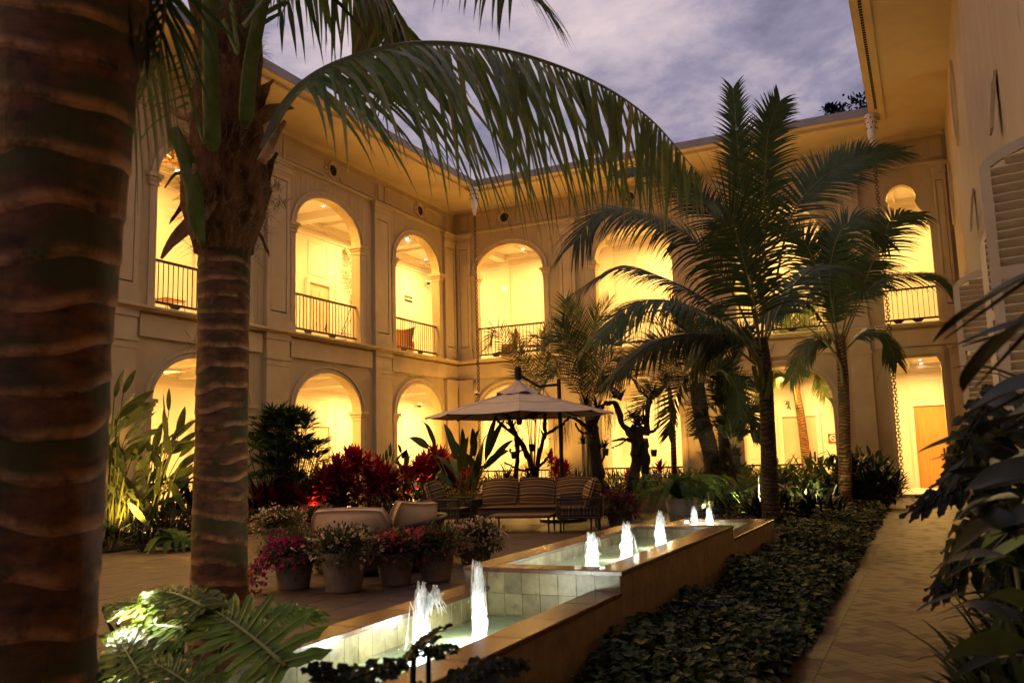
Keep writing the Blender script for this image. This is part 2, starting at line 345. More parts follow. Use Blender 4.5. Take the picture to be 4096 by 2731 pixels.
def inst(src, parent, loc, rot=(0, 0, 0), sc=1):
    c = src.copy(); COL.objects.link(c); c.parent = parent; c.location = loc; c.rotation_euler = rot; c.scale = (sc, sc, sc) if isinstance(sc, (int, float)) else sc
    return c
def lerp(a, b, t): return a+(b-a)*t
def spline(pts, n):
    pts = [V3(p) for p in pts]; P = [pts[0]*2-pts[1]]+pts+[pts[-1]*2-pts[-2]]; out = []; m = len(pts)-1
    for i in range(n):
        t = i/(n-1)*m; k = min(int(t), m-1); u = t-k; a, b, c, d = P[k:k+4]
        out.append(.5*((2*b)+(c-a)*u+(2*a-5*b+4*c-d)*u*u+(3*b-a-3*c+d)*u**3))
    return out
# ================================================================ SETTING: ground, plaza, path
XL, YB, XR = -15.61, 27.88, 1.22
def struct(o): o['kind'] = 'structure'; return o
struct(M().box((-60, -40, -.30), (60, 80, -.05)).build('ground', 'soil'))
# plaza of stone slabs, joints recessed
plaza = struct(M().box((-13.6, -3, -.049), (-3.60, 22.0, -.012)).build('plaza', 'grout'))
def slabs(parent, name, cells, mats, z0, z1, keep, gap=.004, e=.004, wob=.0015):
    """the keep largest-looking pieces are objects, the rest one joined part"""
    cells.sort(key=lambda c: (c[0][0]+c[0][2])**2 + (c[1][1])**2 if False else c[2])
    rest = M()
    protos = {}
    for i, (xy, sz, d, rot) in enumerate(cells):
        x, y = xy; dz = R.uniform(-wob, wob); mi = 0 if R.random() < .74 else 1
        a, b = sz[0]/2-gap, sz[1]/2-gap
        c, s = math.cos(rot), math.sin(rot)
        top = [(x+c*p-s*q, y+s*p+c*q) for p, q in ((-a, -b), (a, -b), (a, b), (-a, b))]
        if i < keep:
            key = (round(sz[0], 3), round(sz[1], 3), mi)
            if key not in protos:
                m = M(); m.add([(-a, -b, z0), (a, -b, z0), (a, b, z0), (-a, b, z0), (-a, -b, z1-e), (a, -b, z1-e), (a, b, z1-e), (-a, b, z1-e), (-a+e, -b+e, z1), (a-e, -b+e, z1), (a-e, b-e, z1), (-a+e, b-e, z1)],
                    [(0, 1, 5, 4), (1, 2, 6, 5), (2, 3, 7, 6), (3, 0, 4, 7), (4, 5, 9, 8), (5, 6, 10, 9), (6, 7, 11, 10), (7, 4, 8, 11), (8, 9, 10, 11)])
                protos[key] = m.build(name, mats[mi], parent, local=True); o = protos[key]
            else: o = inst(protos[key], parent, (0, 0, 0))
            o.location = (x, y, dz); o.rotation_euler = (U(-wob, wob), U(-wob, wob), rot)
        else:
            rest.add([(p, q, z0) for p, q in top]+[(p, q, z1+dz) for p, q in top], [(0, 1, 5, 4), (1, 2, 6, 5), (2, 3, 7, 6), (3, 0, 4, 7), (4, 5, 6, 7)], mi)
    if rest.f: rest.build(name, mats, parent, local=True, kind='stuff')
cells = []
y = -2.0; row = 0
while y < 21.9:
    h = (.46, .34, .56)[row % 3]; x = -13.55 + (row % 2)*.22
    while x < -3.9:
        wd = R.choice((.42, .62, .52)); wd = min(wd, -3.64-x)
        if wd > .1: cells.append(((x+wd/2, y+h/2), (wd, h), 999 if y < 4 else (x+6.5)**2*.4+(y-8.)**2, 0.))
        x += wd
    y += h; row += 1
slabs(plaza, 'slab', cells, ('plaza', 'plaza'), -.011, 0., 290)
# garden path: border band and diagonal setts
PX0, PX1 = -1.0, 1.16
path = struct(M().box((PX0, -2, -.049), (PX1, 27.6, -.004)).build('path', 'path'))
cells = []; border = []
y = .4
while y < 27.5:
    border.append(((PX0+.10, y+.15), (.20, .30), y, 0.)); y += .30
d = .26
for i in range(0, 200):
    for j in range(0, 16):
        x = PX0+.10+j*d*.72; yy = .3+i*d*.72*.5
        xx = x + (i % 2)*d*.36
        if xx > PX1-.06 or yy > 27.4: continue
        cells.append(((xx, yy), (d*.72*.7071, d*.72*.7071), (yy-1.0) if yy > 3.4 else 99, PI/4))
y = .3+200*d*.36
i = 200
while y < 27.4:
    for j in range(0, 16):
        xx = PX0+.10+j*d*.72+(i % 2)*d*.36
        if xx < PX1-.06: cells.append(((xx, y), (d*.509, d*.509), y, PI/4))
    y += d*.36; i += 1
slabs(path, 'border_slab', border, ('path', 'path2'), -.006, .0035, 60, gap=.0012, e=.0012, wob=.0004)
slabs(path, 'sett', cells, ('path', 'path2'), -.005, 0., 290, gap=.0012, e=.0012, wob=.0006)

# ================================================================ THE HOTEL WINGS
TL = lambda s, d, z: (XL-d, s, z)
TB = lambda s, d, z: (s, YB+d, z)
TR = lambda s, d, z: (XR+d, s, z)
left = thing('hotel_wing', 'long cream arcaded hotel wing on the left with three lit upper arches', 'building', (XL, 14, 0))
back = thing('hotel_wing', 'cream arcaded hotel wing closing the far end of the courtyard behind the palms', 'building', (-7, YB, 0))
right = thing('hotel_wing', 'plain white stucco wing with louvred shutters along the right of the path', 'building', (XR, 13, 0))
TH = .28
def tbox(m, T, s0, s1, d0, d1, z0, z1, mi=0):
    a = T(s0, d0, z0); b = T(s1, d1, z1); return m.box(a, b, mi)
from mathutils.geometry import tessellate_polygon
def arch_outline(c, a, zb, zs, b, n=22):
    return [(c-a, zb)]+[(c-a*math.cos(PI*i/n), zs+b*math.sin(PI*i/n)) for i in range(n+1)]+[(c+a, zb)]
def panel(m, T, s0, s1, zb, z1, outline, th, mi=0, mir=1):
    poly = [(s0, zb)]+outline+[(s1, zb), (s1, z1), (s0, z1)]
    tri = tessellate_polygon([[V3((p[0], p[1], 0)) for p in poly]])
    for d in (0, th): m.add([T(p[0], d, p[1]) for p in poly], [tuple(t) for t in tri], mi)
    k = len(outline)
    m.add([T(s, 0, z) for s, z in outline]+[T(s, th, z) for s, z in outline], [(i, i+1, k+i+1, k+i) for i in range(k-1)], mir)
def archivolt(T, c, a, zs, b, w=.20, proud=.05):
    m = M(); n = 26
    prof = [(0, 0.), (0, proud), (.06, proud), (.07, proud*.55), (.13, proud*.55), (.14, proud*1.25), (w, proud*1.25), (w, 0)]
    for i in range(n+1):
        t = PI*i/n
        for o, p in prof: m.v.append(T(c-(a+o)*math.cos(t), -p, zs+(b+o)*math.sin(t)))
    k = len(prof)
    for i in range(n):
        for j in range(k-1): m.f.append((i*k+j, i*k+j+1, (i+1)*k+j+1, (i+1)*k+j)); m.mi.append(0)
    return m
def impost(T, s, zt, sgn, a):
    """moulded cap where the arch springs; s = jamb edge, sgn = side away from the opening"""
    m = M(); e = .003
    for (z0, z1, o) in ((zt-.28, zt-.17, .02), (zt-.17, zt-.09, .05), (zt-.09, zt, .09)):
        tbox(m, T, s-sgn*o, s+sgn*(.24+o), -.04-o, TH+o, z0, z1)
    tbox(m, T, s+sgn*e, s+sgn*.20, -.035, -.001, 0, 0) if False else None
    return m
def jamb_strip(T, s, sgn, z0, z1):
    m = M(); tbox(m, T, s+sgn*.004, s+sgn*.205, -.035, -.0005, z0+.22, z1); tbox(m, T, s+sgn*.004, s+sgn*.225, -.055, -.0005, z0, z0+.22)
    tbox(m, T, s+sgn*.05, s+sgn*.06, -.041, -.034, z0+.3, z1-.04); tbox(m, T, s+sgn*.15, s+sgn*.16, -.041, -.034, z0+.3, z1-.04); return m
def pilaster(parent, T, c, w, z0, z1, capz, cap=True, panelled=True):
    h = w/2; p = -.11; m = M()
    tbox(m, T, c-h-.03, c+h+.03, p-.03, -.0005, z0, z0+.24)
    tbox(m, T, c-h-.012, c+h+.012, p-.014, -.0005, z0+.24, z0+.30)
    if panelled:
        f = min(.13, w*.2)
        tbox(m, T, c-h, c-h+f, p, -.0005, z0+.30, capz); tbox(m, T, c+h-f, c+h, p, -.0005, z0+.30, capz)
        tbox(m, T, c-h+f+.02, c+h-f-.02, p+.012, -.0005, z0+.50, capz-.17)
        tbox(m, T, c-h+f, c+h-f, p, -.0005, z0+.30, z0+.46); tbox(m, T, c-h+f, c+h-f, p, -.0005, capz-.14, capz)
        tbox(m, T, c-h+f, c-h+f+.02, p+.055, -.0005, z0+.46, capz-.14); tbox(m, T, c+h-f-.02, c+h-f, p+.055, -.0005, z0+.46, capz-.14)
    else: tbox(m, T, c-h, c+h, p, -.0005, z0+.30, capz)
    o = m.build('pilaster', 'trim', parent)
    k = M()
    st = ((capz, capz+.07, .015), (capz+.07, capz+.11, .045), (capz+.11, z1-.14, .02), (z1-.14, z1-.08, .07), (z1-.08, z1, .11)) if cap else ((capz, z1-.10, .012), (z1-.10, z1, .04))
    for a, b, q in st: tbox(k, T, c-h-q, c+h+q, p-q, -.0005, a, b)
    kc = k.build('capital', 'trim', o, local=False); kc.parent = o; o_loc = root_loc(parent)
    return o
def balusters(parent, T, s0, s1, z0, z1, d, n, label, cat='railing', group='arcade balcony railings', zbot=None, feet=True):
    c = (s0+s1)/2; L = T(c, d, z0)
    t = thing('balcony_railing', label, cat, L, 0, group)
    m = M(); tbox(m, T, s0, s1, d-.035, d+.035, z1-.055, z1); m.build('handrail', 'rail', t)
    m = M(); tbox(m, T, s0, s1, d-.03, d+.03, z0, z0+.055)
    if feet:
        for q in (.25, .62):
            s = lerp(s0, s1, q); m.add([T(s-.16, d-.03, z0), T(s+.16, d-.03, z0), T(s+.08, d-.03, z0-.075), T(s-.08, d-.03, z0-.075), T(s-.16, d+.03, z0), T(s+.16, d+.03, z0), T(s+.08, d+.03, z0-.075), T(s-.08, d+.03, z0-.075)], [(0, 1, 2, 3), (4, 7, 6, 5), (2, 6, 7, 3), (0, 3, 7, 4), (1, 5, 6, 2)])
    m.build('bottom_rail', 'rail', t)
    b0 = M().box((-.0085, -.0085, 0), (.0085, .0085, z1-z0-.105)).build('baluster', 'iron', t, local=True)
    for i in range(n):
        p = V3(T(lerp(s0, s1, (i+.6)/(n+.2)), d, z0+.052))-V3(L)
        if i == 0: b0.location = p
        else: inst(b0, t, p)
    return t
def profile_band(T, s0, s1, prof, mit0=0, mit1=0):
    """a moulding along the wall; prof = (outward, z) points; mitred by +-1 at inner corners"""
    m = M(); k = len(prof)
    for s, mt in ((s0, mit0), (s1, mit1)):
        for o, z in prof: m.v.append(T(s+mt*o, -o, z))
    m.f = [(j, j+1, k+j+1, k+j) for j in range(k-1)]; m.mi = [0]*(k-1)
    return m
def scroll_panel(parent, T, s0, s1, z0, z1, osc=None):
    m = M(); b = .045; p = -.035
    def strip(a, c, zz0, zz1): tbox(m, T, a, c, p, -.0005, zz0, zz1)
    if osc is None:
        strip(s0, s1, z0, z0+b); strip(s0, s1, z1-b, z1); strip(s0, s0+b, z0+b, z1-b); strip(s1-b, s1, z0+b, z1-b)
    else:
        for a, c, e in ((s0, osc-.42, 1), (osc+.42, s1, -1)):
            strip(a, c, z0, z0+b); strip(a, c, z1-b, z1)
            if e == 1: strip(a, a+b, z0+b, z1-b)
            else: strip(c-b, c, z0+b, z1-b)
            q = c if e == 1 else a; zc = (z0+z1)/2
            for sg in (-1, 1):      # ogee ends of the panel
                pts = [V3(T(q, -.018, zc+sg*(z1-z0)/2*.94)), V3(T(q+e*.03, -.018, zc+sg*.19)), V3(T(q-e*.03+e*.08, -.018, zc+sg*.12)), V3(T(q+e*.10, -.018, zc+sg*.10))]
                m.tube(pts, .018, 5)
    return m.build('frieze_panel', 'trim', parent)
def oculus(parent, T, c, z, r):
    m = M(); n = 24
    for (r0, r1, p0, p1) in ((r, r+.035, .02, .06), (r+.035, r+.075, .06, .035), (r+.075, r+.105, .035, .055), (r+.105, r+.115, .055, 0)):
        for i in range(n):
            a, b = 2*PI*i/n, 2*PI*(i+1)/n
            m.add([T(c+r0*math.cos(a), -p0, z+r0*math.sin(a)), T(c+r1*math.cos(a), -p1, z+r1*math.sin(a)), T(c+r1*math.cos(b), -p1, z+r1*math.sin(b)), T(c+r0*math.cos(b), -p0, z+r0*math.sin(b))], [(0, 1, 2, 3)])
    for sg in (-1, 1):              # scroll knobs either side
        for (dx, dz, q) in ((.36, 0, .055), (.30, .10, .03), (.30, -.10, .03)):
            pts = [(q*math.cos(t), q*math.sin(t)) for t in [2*PI*j/10 for j in range(10)]]
            m.add([T(c+sg*dx+x, -.045, z+dz+y) for x, y in pts]+[T(c+sg*dx+x*1.3, -.0005, z+dz+y*1.3) for x, y in pts], [tuple(range(10))]+[(j, (j+1) % 10, 10+(j+1) % 10, 10+j) for j in range(10)])
    o = m.build('oculus', 'trim', parent)
    d = M(); pts = [(r*math.cos(2*PI*j/n), r*math.sin(2*PI*j/n)) for j in range(n)]
    d.add([T(c+x, -.012, z+y) for x, y in pts], [tuple(range(n))]); d.build('vent_opening', 'dark', o)
    return o
def triglyph(parent, T, c, z0, z1, w=.30):
    m = M()
    for q in (-1, 0, 1): tbox(m, T, c+q*w/3-w/7, c+q*w/3+w/7, -.05, -.0005, z0+.03, z1-.03)
    tbox(m, T, c-w/2-.01, c+w/2+.01, -.03, -.0006, z0, z1)
    for q in range(6): tbox(m, T, c-w/2+.02+q*w/6, c-w/2+.045+q*w/6, -.04, -.0005, z0-.06, z0-.005)
    return m.build('triglyph', 'trim', parent)
def planks(parent, T, s0, s1, z0, z1, op):
    c, a, zs, b = op; A, B = a+.225, b+.225; n = max(1, round((s1-s0)/.21)); g = .004
    for i in range(n):
        p, q = lerp(s0, s1, i/n)+g, lerp(s0, s1, (i+1)/n)-g
        if abs(p-c) >= a+.21 and abs(q-c) >= a+.21 and (p-c)*(q-c) > 0:
            bot = [(p, z0), (q, z0)]
        else:
            bot = []
            for j in range(6):
                s = lerp(p, q, j/5); k = max(0., 1-((s-c)/A)**2)
                bot.append((s, zs+.012+B*math.sqrt(k)))
        poly = bot+[(q, z1), (p, z1)]
        if min(z1-x[1] for x in bot) < .02: continue
        k = len(poly); d = -.009
        m = M(); m.add([T(s, d, z) for s, z in poly]+[T(s, -.0006, z) for s, z in poly], [tuple(range(k))]+[(j, (j+1) % k, k+(j+1) % k, k+j) for j in range(k)])
        m.build('plank', 'plaster', parent)

ZU, ZSU, BU = 5.09, 8.22, 1.06        # upper floor, spring, rise
ZSL, BL = 3.02, 1.05                   # lower spring, rise
LA = [(-4.6, 1.46), (.4, 1.46), (5.4, 1.46), (10.35, 1.46), (15.33, 1.48), (20.22, 1.52), (25.2, 1.43)]
BA = [(-13.34, 1.36), (-8.62, 1.36), (-3.88, 1.36)]
def storey(parent, T, ops, pil, s_start, s_end, pw, extra=None):
    for zb, z1, zs, b, nm in ((0.0, 4.97, ZSL, BL, 'lower'), (ZU, 10.84, ZSU, BU, 'upper')):
        m = M(); edges = [s_start]
        for i in range(len(ops)-1): edges.append((ops[i][0]+ops[i][1]+ops[i+1][0]-ops[i+1][1])/2)
        edges.append(extra[0] if extra else s_end)
        for i, (c, a) in enumerate(ops): panel(m, T, edges[i], edges[i+1], zb, z1, arch_outline(c, a, zb, zs, b), TH)
        if extra: panel(m, T, extra[0], s_end, zb, z1, extra[1] if nm == 'lower' else extra[2], TH)
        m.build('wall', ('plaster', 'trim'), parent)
        for i, (c, a) in enumerate(ops):
            archivolt(T, c, a, zs, b).build('archivolt', 'trim', parent)
            for sg in (-1, 1):
                impost(T, c+sg*a, zs, sg, a).build('impost', 'trim', parent)
                jamb_strip(T, c+sg*a, sg, zb+(.0 if nm == 'lower' else .0), zs-.281).build('jamb_moulding', 'trim', parent)
            if nm == 'upper': planks(parent, T, max(edges[i], c-a-.62), min(edges[i+1], c+a+.62), ZU+.02, 9.74, (c, a, zs, b))
    for c in pil:
        pilaster(parent, T, c, pw, ZU, 9.84, 9.44)
        pilaster(parent, T, c, pw, 0, 4.36, 4.10, cap=False, panelled=False)
        m = M(); tbox(m, T, c-pw/2, c+pw/2, -.11, -.0005, 4.361, 4.80); tbox(m, T, c-pw/2-.03, c+pw/2+.03, -.14, -.0005, 4.80, 4.968); m.build('entablature_block', 'trim', parent)
    # entablature fields between the blocks
    ed = [s_start]+[x for c in pil for x in (c-pw/2-.004, c+pw/2+.004)]+[s_end]
    for i in range(0, len(ed), 2):
        if ed[i+1]-ed[i] > .05:
            m = M(); tbox(m, T, ed[i]+.12 if i else ed[i], ed[i+1]-.12 if i+2 < len(ed) else ed[i+1], -.07, -.0005, 4.40, 4.90); m.build('entablature_panel', 'trim', parent)
LP = [-2.1, 2.9, 7.87, 12.86, 17.92, 22.92]
storey(left, TL, LA, LP, -8.0, YB, .90)
door_out = [(-.82, 0), (-.82, 3.86), (-.72, 4.07), (.43, 4.07), (.53, 3.86), (.53, 0)]
kc, kz = -.13, 8.92
key = [(kc-.72, ZU), (kc-.72, 8.06), (kc-.66, 8.06), (kc-.66, 8.22)]
key += [(kc-.66+.30*math.sin(t)**1.5, 8.22+.60*t/(PI/2)) for t in [PI/2*i/6 for i in range(1, 7)]]
a0 = math.atan2(8.82-kz, .36)
key += [(kc-.41*math.cos(t), kz+.41*math.sin(t)) for t in [a0+(PI-2*a0)*i/20 for i in range(21)]]
right_half = [(2*kc-s, z) for s, z in key[:10]][::-1]
storey(back, TB, BA, [-11.02, -6.25, -1.62], XL+.0, XR, .60, extra=(-1.95, door_out, key+right_half))
# corner pilasters
pilaster(left, TL, YB-.54, .78, ZU, 9.84, 9.44); pilaster(back, TB, XL+.42, .58, ZU, 9.84, 9.44)
pilaster(left, TL, YB-.54, .78, 0, 4.36, 4.10, cap=False, panelled=False); pilaster(back, TB, XL+.42, .58, 0, 4.36, 4.10, cap=False, panelled=False)
pilaster(back, TB, XR-.28, .34, ZU, 9.84, 9.44); pilaster(back, TB, XR-.28, .34, 0, 4.36, 4.10, cap=False, panelled=False)
# ledge, frieze band, eaves
ledge = [(.0005, 4.972), (.16, 4.972), (.17, 5.0), (.25, 5.02), (.25, 5.07), (.22, 5.088), (.0005, 5.088)]
frz = [(.0005, 9.845), (.10, 9.845), (.10, 9.90), (.05, 9.93), (.0005, 9.93)]
crown = [(.0005, 10.70), (.03, 10.72), (.05, 10.78), (.09, 10.825), (.0005, 10.828)]
eave = [(.0, 10.83), (1.70, 10.86), (1.70, 10.95), (1.75, 10.96), (1.93, 10.965), (1.93, 10.98)]
fas = [(1.931, 10.981), (1.95, 10.981), (1.95, 11.215), (1.90, 11.235), (1.0, 11.40), (-6, 12.0)]
for par, T, s0, s1, m0, m1 in ((left, TL, -8, YB, 0, -1), (back, TB, XL, XR, 1, -1)):
    profile_band(T, s0, s1, ledge, m0, m1).build('ledge', 'trim', par)
    profile_band(T, s0, s1, frz, m0, m1).build('frieze_moulding', 'trim', par)
    profile_band(T, s0, s1, crown, m0, m1).build('crown_moulding', 'trim', par)
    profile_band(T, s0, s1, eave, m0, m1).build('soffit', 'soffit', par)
    profile_band(T, s0, s1, fas, m0, m1).build('fascia', 'fascia', par)
for T, s0, s1, m1 in ((TR, -8, YB, -1),):
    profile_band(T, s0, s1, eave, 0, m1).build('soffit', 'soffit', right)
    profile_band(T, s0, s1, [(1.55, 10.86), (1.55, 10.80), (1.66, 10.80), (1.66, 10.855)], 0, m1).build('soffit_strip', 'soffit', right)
    y = -8.; k = 0
    while y < YB-1.95-.02:            # fascia boards with open joints on the right eave
        y1 = min(y+1.9, YB-1.96)
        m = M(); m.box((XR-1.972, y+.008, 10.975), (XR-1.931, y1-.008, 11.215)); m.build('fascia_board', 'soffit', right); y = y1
    m = M()
    for i in range(150): m.box((XR-1.80, 6+i*.13, 10.945), (XR-1.73, 6+i*.13+.07, 10.958))
    m.build('vent_slot', 'dark', right, kind='stuff')
    profile_band(T, s0, s1, [(1.90, 11.22), (1.0, 11.40), (-6, 12.0)], 0, m1).build('roof', 'fascia', right)
for c in LP+[YB-.54]: triglyph(left, TL, c, 9.99, 10.52)
for c in (-11.02, -6.25, -1.62, XL+.42, XR-.28): triglyph(back, TB, c, 10.02, 10.58)
for c, a in LA:
    e0 = max([x for x in LP if x < c] or [c-2.2])+.24; e1 = min([x for x in LP+[YB-.54] if x > c])-.24
    scroll_panel(left, TL, e0, e1, 9.99, 10.52, c+.2); oculus(left, TL, c+.2, 10.27, .17)
bp = [XL+.42, -11.02, -6.25, -1.62, XR-.28]
for i, c in enumerate((-13.46, -8.62, -3.9, -.2)):
    scroll_panel(back, TB, bp[i]+.24, bp[i+1]-.24, 10.02, 10.58, c); oculus(back, TB, c, 10.31, .17)
# ---- arcades behind the arches: floors, ceilings, back walls
XI, YI = -19.0, 32.0
def ibox(par, name, a, b, mt='inner'): return M().box(a, b).build(name, mt, par)
CL, CU = 4.22, 9.95
ibox(left, 'arcade_floor', (XI, -8, -.04), (XL-.001, YI, .09)); ibox(back, 'arcade_floor', (XL+.002, YB+.003, -.04), (4, YI, .09))
ibox(left, 'arcade_ceiling', (XI, -8, CL), (XL-TH-.002, YI, ZU-.01)); ibox(back, 'arcade_ceiling', (XL-TH+.002, YB+TH+.002, CL), (4, YI, ZU-.01))
ibox(left, 'arcade_ceiling', (XI, -8, CU), (XL-TH-.002, YI, CU+.3)); ibox(back, 'arcade_ceiling', (XL-TH+.002, YB+TH+.002, CU), (4, YI, CU+.3))
ibox(left, 'arcade_wall', (XI-.2, -8, -.04), (XI, YI+.2, CU+.3)); ibox(back, 'arcade_wall', (XI+.002, YI, -.04), (4.2, YI+.2, CU+.3))
ibox(left, 'arcade_wall', (XI, -8.2, 0), (XL-.002, -8, CU+.3)); ibox(back, 'arcade_wall', (3.4, YB+TH, .09), (3.6, YI, CU))
M().box((XL-.001, -8, ZU-.05), (XL-TH-.001, YB, ZU)).build('sill', 'trim', left); M().box((XL, YB+.001, ZU-.05), (XR, YB+TH+.001, ZU)).build('sill', 'trim', back)
ibox(left, 'floor_slab', (XI, -8, ZU-.009), (XL-TH-.002, YI, ZU-.001)); ibox(back, 'floor_slab', (XL-TH, YB+TH+.002, ZU-.009), (4, YI, ZU-.001))
def beam(par, a, b): M().box(a, b).build('ceiling_beam', 'inner', par)
for z in (CL, CU):
    for y in [-2.1, 2.9, 7.87, 12.86, 17.9, 22.9, 27.6]:
        beam(left, (XI, y-.2, z-.26), (XL-TH-.003, y+.2, z-.001))
        beam(left, (XI, y+1.2, z-.10), (XL-TH-.003, y+1.28, z-.001)); beam(left, (XI, y+3.5, z-.10), (XL-TH-.003, y+3.58, z-.001))
    for x in (-15.6, -11.02, -6.25, -1.62):
        beam(back, (x-.2, YB+TH+.003, z-.26), (x+.2, YI, z-.001))
        for q in (1.2, 3.4): beam(back, (x+q, YB+TH+.003, z-.10), (x+q+.08, YI, z-.001))
    # wall cornice and panel mouldings
    M().add([], []).box((XI, -8, z-.55), (XI+.06, YI, z-.48)).box((XI, -8, z-.16), (XI+.16, YI, z-.002)).box((XI, -8, z-.24), (XI+.09, YI, z-.16)).build('wall_cornice', 'inner', left)
    M().box((XI+.17, YI-.06, z-.55), (4, YI, z-.48)).box((XI+.17, YI-.16, z-.16), (4, YI, z-.002)).box((XI+.17, YI-.09, z-.24), (4, YI, z-.16)).build('wall_cornice', 'inner', back)
def wall_panel(par, axis, s0, s1, z0, z1):
    m = M(); w = .05; p = .025
    for a, b, c, d in ((s0, s1, z0, z0+w), (s0, s1, z1-w, z1), (s0, s0+w, z0+w, z1-w), (s1-w, s1, z0+w, z1-w)):
        if axis == 'L': m.box((XI, a, c), (XI+p, b, d))
        else: m.box((a, YI-p, c), (b, YI, d))
    m.build('wall_panel_moulding', 'inner', par)
def room_door(par, axis, c, zf, w=1.1, h=2.65, wood='paintdoor'):
    def bx(m, a, b, p0, p1, z0, z1):
        if axis == 'L': m.box((XI+p0, a, z0), (XI+p1, b, z1))
        else: m.box((a, YI-p1, z0), (b, YI-p0, z1))
    m = M(); bx(m, c-w/2-.14, c-w/2, .001, .10, zf, zf+h+.14); bx(m, c+w/2, c+w/2+.14, .001, .10, zf, zf+h+.14); bx(m, c-w/2, c+w/2, .001, .10, zf+h, zf+h+.14)
    d = m.build('door_frame', 'inner', par)
    m = M(); bx(m, c-w/2+.004, c+w/2-.004, .001, .03, zf, zf+h-.004)
    for z0, z1 in ((.25, 1.05), (1.2, h-.25)):
        for a, b in ((c-w/2+.16, c-.05), (c+.05, c+w/2-.16)): bx(m, a, b, .03, .042, zf+z0, zf+z1)
    m.build('door_leaf', wood, d)
    m = M(); bx(m, c+w/2-.16, c+w/2-.10, .031, .05, zf+.95, zf+1.30); bx(m, c+w/2-.26, c+w/2-.12, .05, .065, zf+1.08, zf+1.11); m.build('handle', 'black', d)
for zf, z in ((.09, CL), (ZU, CU)):
    for c in (13.9, 19.0, 24.0): 
        room_door(left, 'L', c, zf)
        wall_panel(left, 'L', c-.55, c+.55, zf+2.95, z-.7); 
    for a, b in ((15.0, 16.9), (19.9, 22.0), (25.0, 27.2), (27.9, 29.3)): wall_panel(left, 'L', a, b, zf+.25, zf+.95); wall_panel(left, 'L', a, b, zf+1.1, z-.7)
    for a, b in ((-18.2, -16.4), (-15.2, -13.2), (-12.8, -10.8), (-9.8, -7.6), (-6.4, -5.2), (-3.0, -1.4)): wall_panel(back, 'B', a, b, zf+.25, zf+.95); wall_panel(back, 'B', a, b, zf+1.1, z-.7)
room_door(back, 'B', -4.05, .09, 1.15, 2.55); room_door(back, 'B', .12, .09, .95, 2.72, 'wooddoor'); wall_panel(back, 'B', -.6, .5, 3.05, 3.85)
room_door(back, 'B', -8.0, ZU)
for i, x in enumerate((-15.5, -10.9, -6.2)): M().box((x-.22, YI-.05, .09), (x+.22, YI-.001, CL)).box((x-.22, YI-.05, ZU), (x+.22, YI-.001, CU)).build('wall_pier', 'inner', back)
# stair seen through the corner arch of the lower floor
st = thing('staircase', 'pale staircase rising to the right behind the corner arch, under the umbrella', 'staircase', (-13.4, 30.6, .09))
m = M()
for i in range(16): m.box((-15.2+i*.29, 30.5, .091), (-15.2+i*.29+.288, 31.6, .09+.17*(i+1)))
m.build('flight', 'inner', st)
M().add([(-15.2, 30.42, .3), (-10.6, 30.42, 3.0), (-10.6, 30.42, 3.35), (-15.2, 30.42, .62), (-15.2, 30.48, .3), (-10.6, 30.48, 3.0), (-10.6, 30.48, 3.35), (-15.2, 30.48, .62)], [(0, 1, 2, 3), (4, 7, 6, 5), (3, 2, 6, 7), (0, 4, 5, 1)]).build('stringer', 'trim', st)
# ---- railings
nm = ['upper arch half behind the thick trunk', 'upper arch beside the fibrous palm crown', 'middle upper arch, before the indoor palm', 'left wing upper arch nearest the corner']
for (c, a), t in zip(LA[3:], nm): balusters(left, TL, c-a, c+a, ZU+.15, 6.28, .14, 20, 'dark balcony railing in the '+t)
nm = ['corner bay of the far wing, wicker chairs behind', 'far wing behind the arching palm fronds', 'far wing behind the crown of the big palm']
for (c, a), t in zip(BA, nm): balusters(back, TB, c-a, c+a, ZU+.15, 6.28, .14, 19, 'dark iron balcony railing in the upper '+t)
balusters(back, TB, kc-.72, kc+.72, ZU+.12, 6.18, .14, 10, 'narrow dark railing in the keyhole arch above the lit doorway')
nm = ['ground arch behind the thick left trunk', 'ground arch behind the tall heliconia stems', 'ground arch behind the lady palm and red leaves', 'ground arch of the left wing nearest the corner']
for (c, a), t in zip(LA[3:], nm): balusters(left, TL, c-a, c+a, .20, 1.16, .14, 20, 'low railing across the '+t, group='ground floor railings', feet=False)
nm = ['corner ground arch under the umbrella', 'ground arch behind the gnarled orchid tree', 'ground arch behind the three ringed palm trunks']
for (c, a), t in zip(BA, nm): balusters(back, TB, c-a, c+a, .20, 1.05, .14, 18, 'low railing across the '+t, group='ground floor railings', feet=False)
# ---- doorway trim and step
M().box((-.80, YB+.02, .0), (.51, YB+TH, .10)).build('door_step', 'trim', back)
m = M()
for s in (-.93, .53): m.box((s, YB-.05, 0), (s+.11, YB-.001, 4.15))
m.box((-.93, YB-.06, 4.151), (.64, YB-.001, 4.36)); m.build('doorway_surround', 'trim', back)

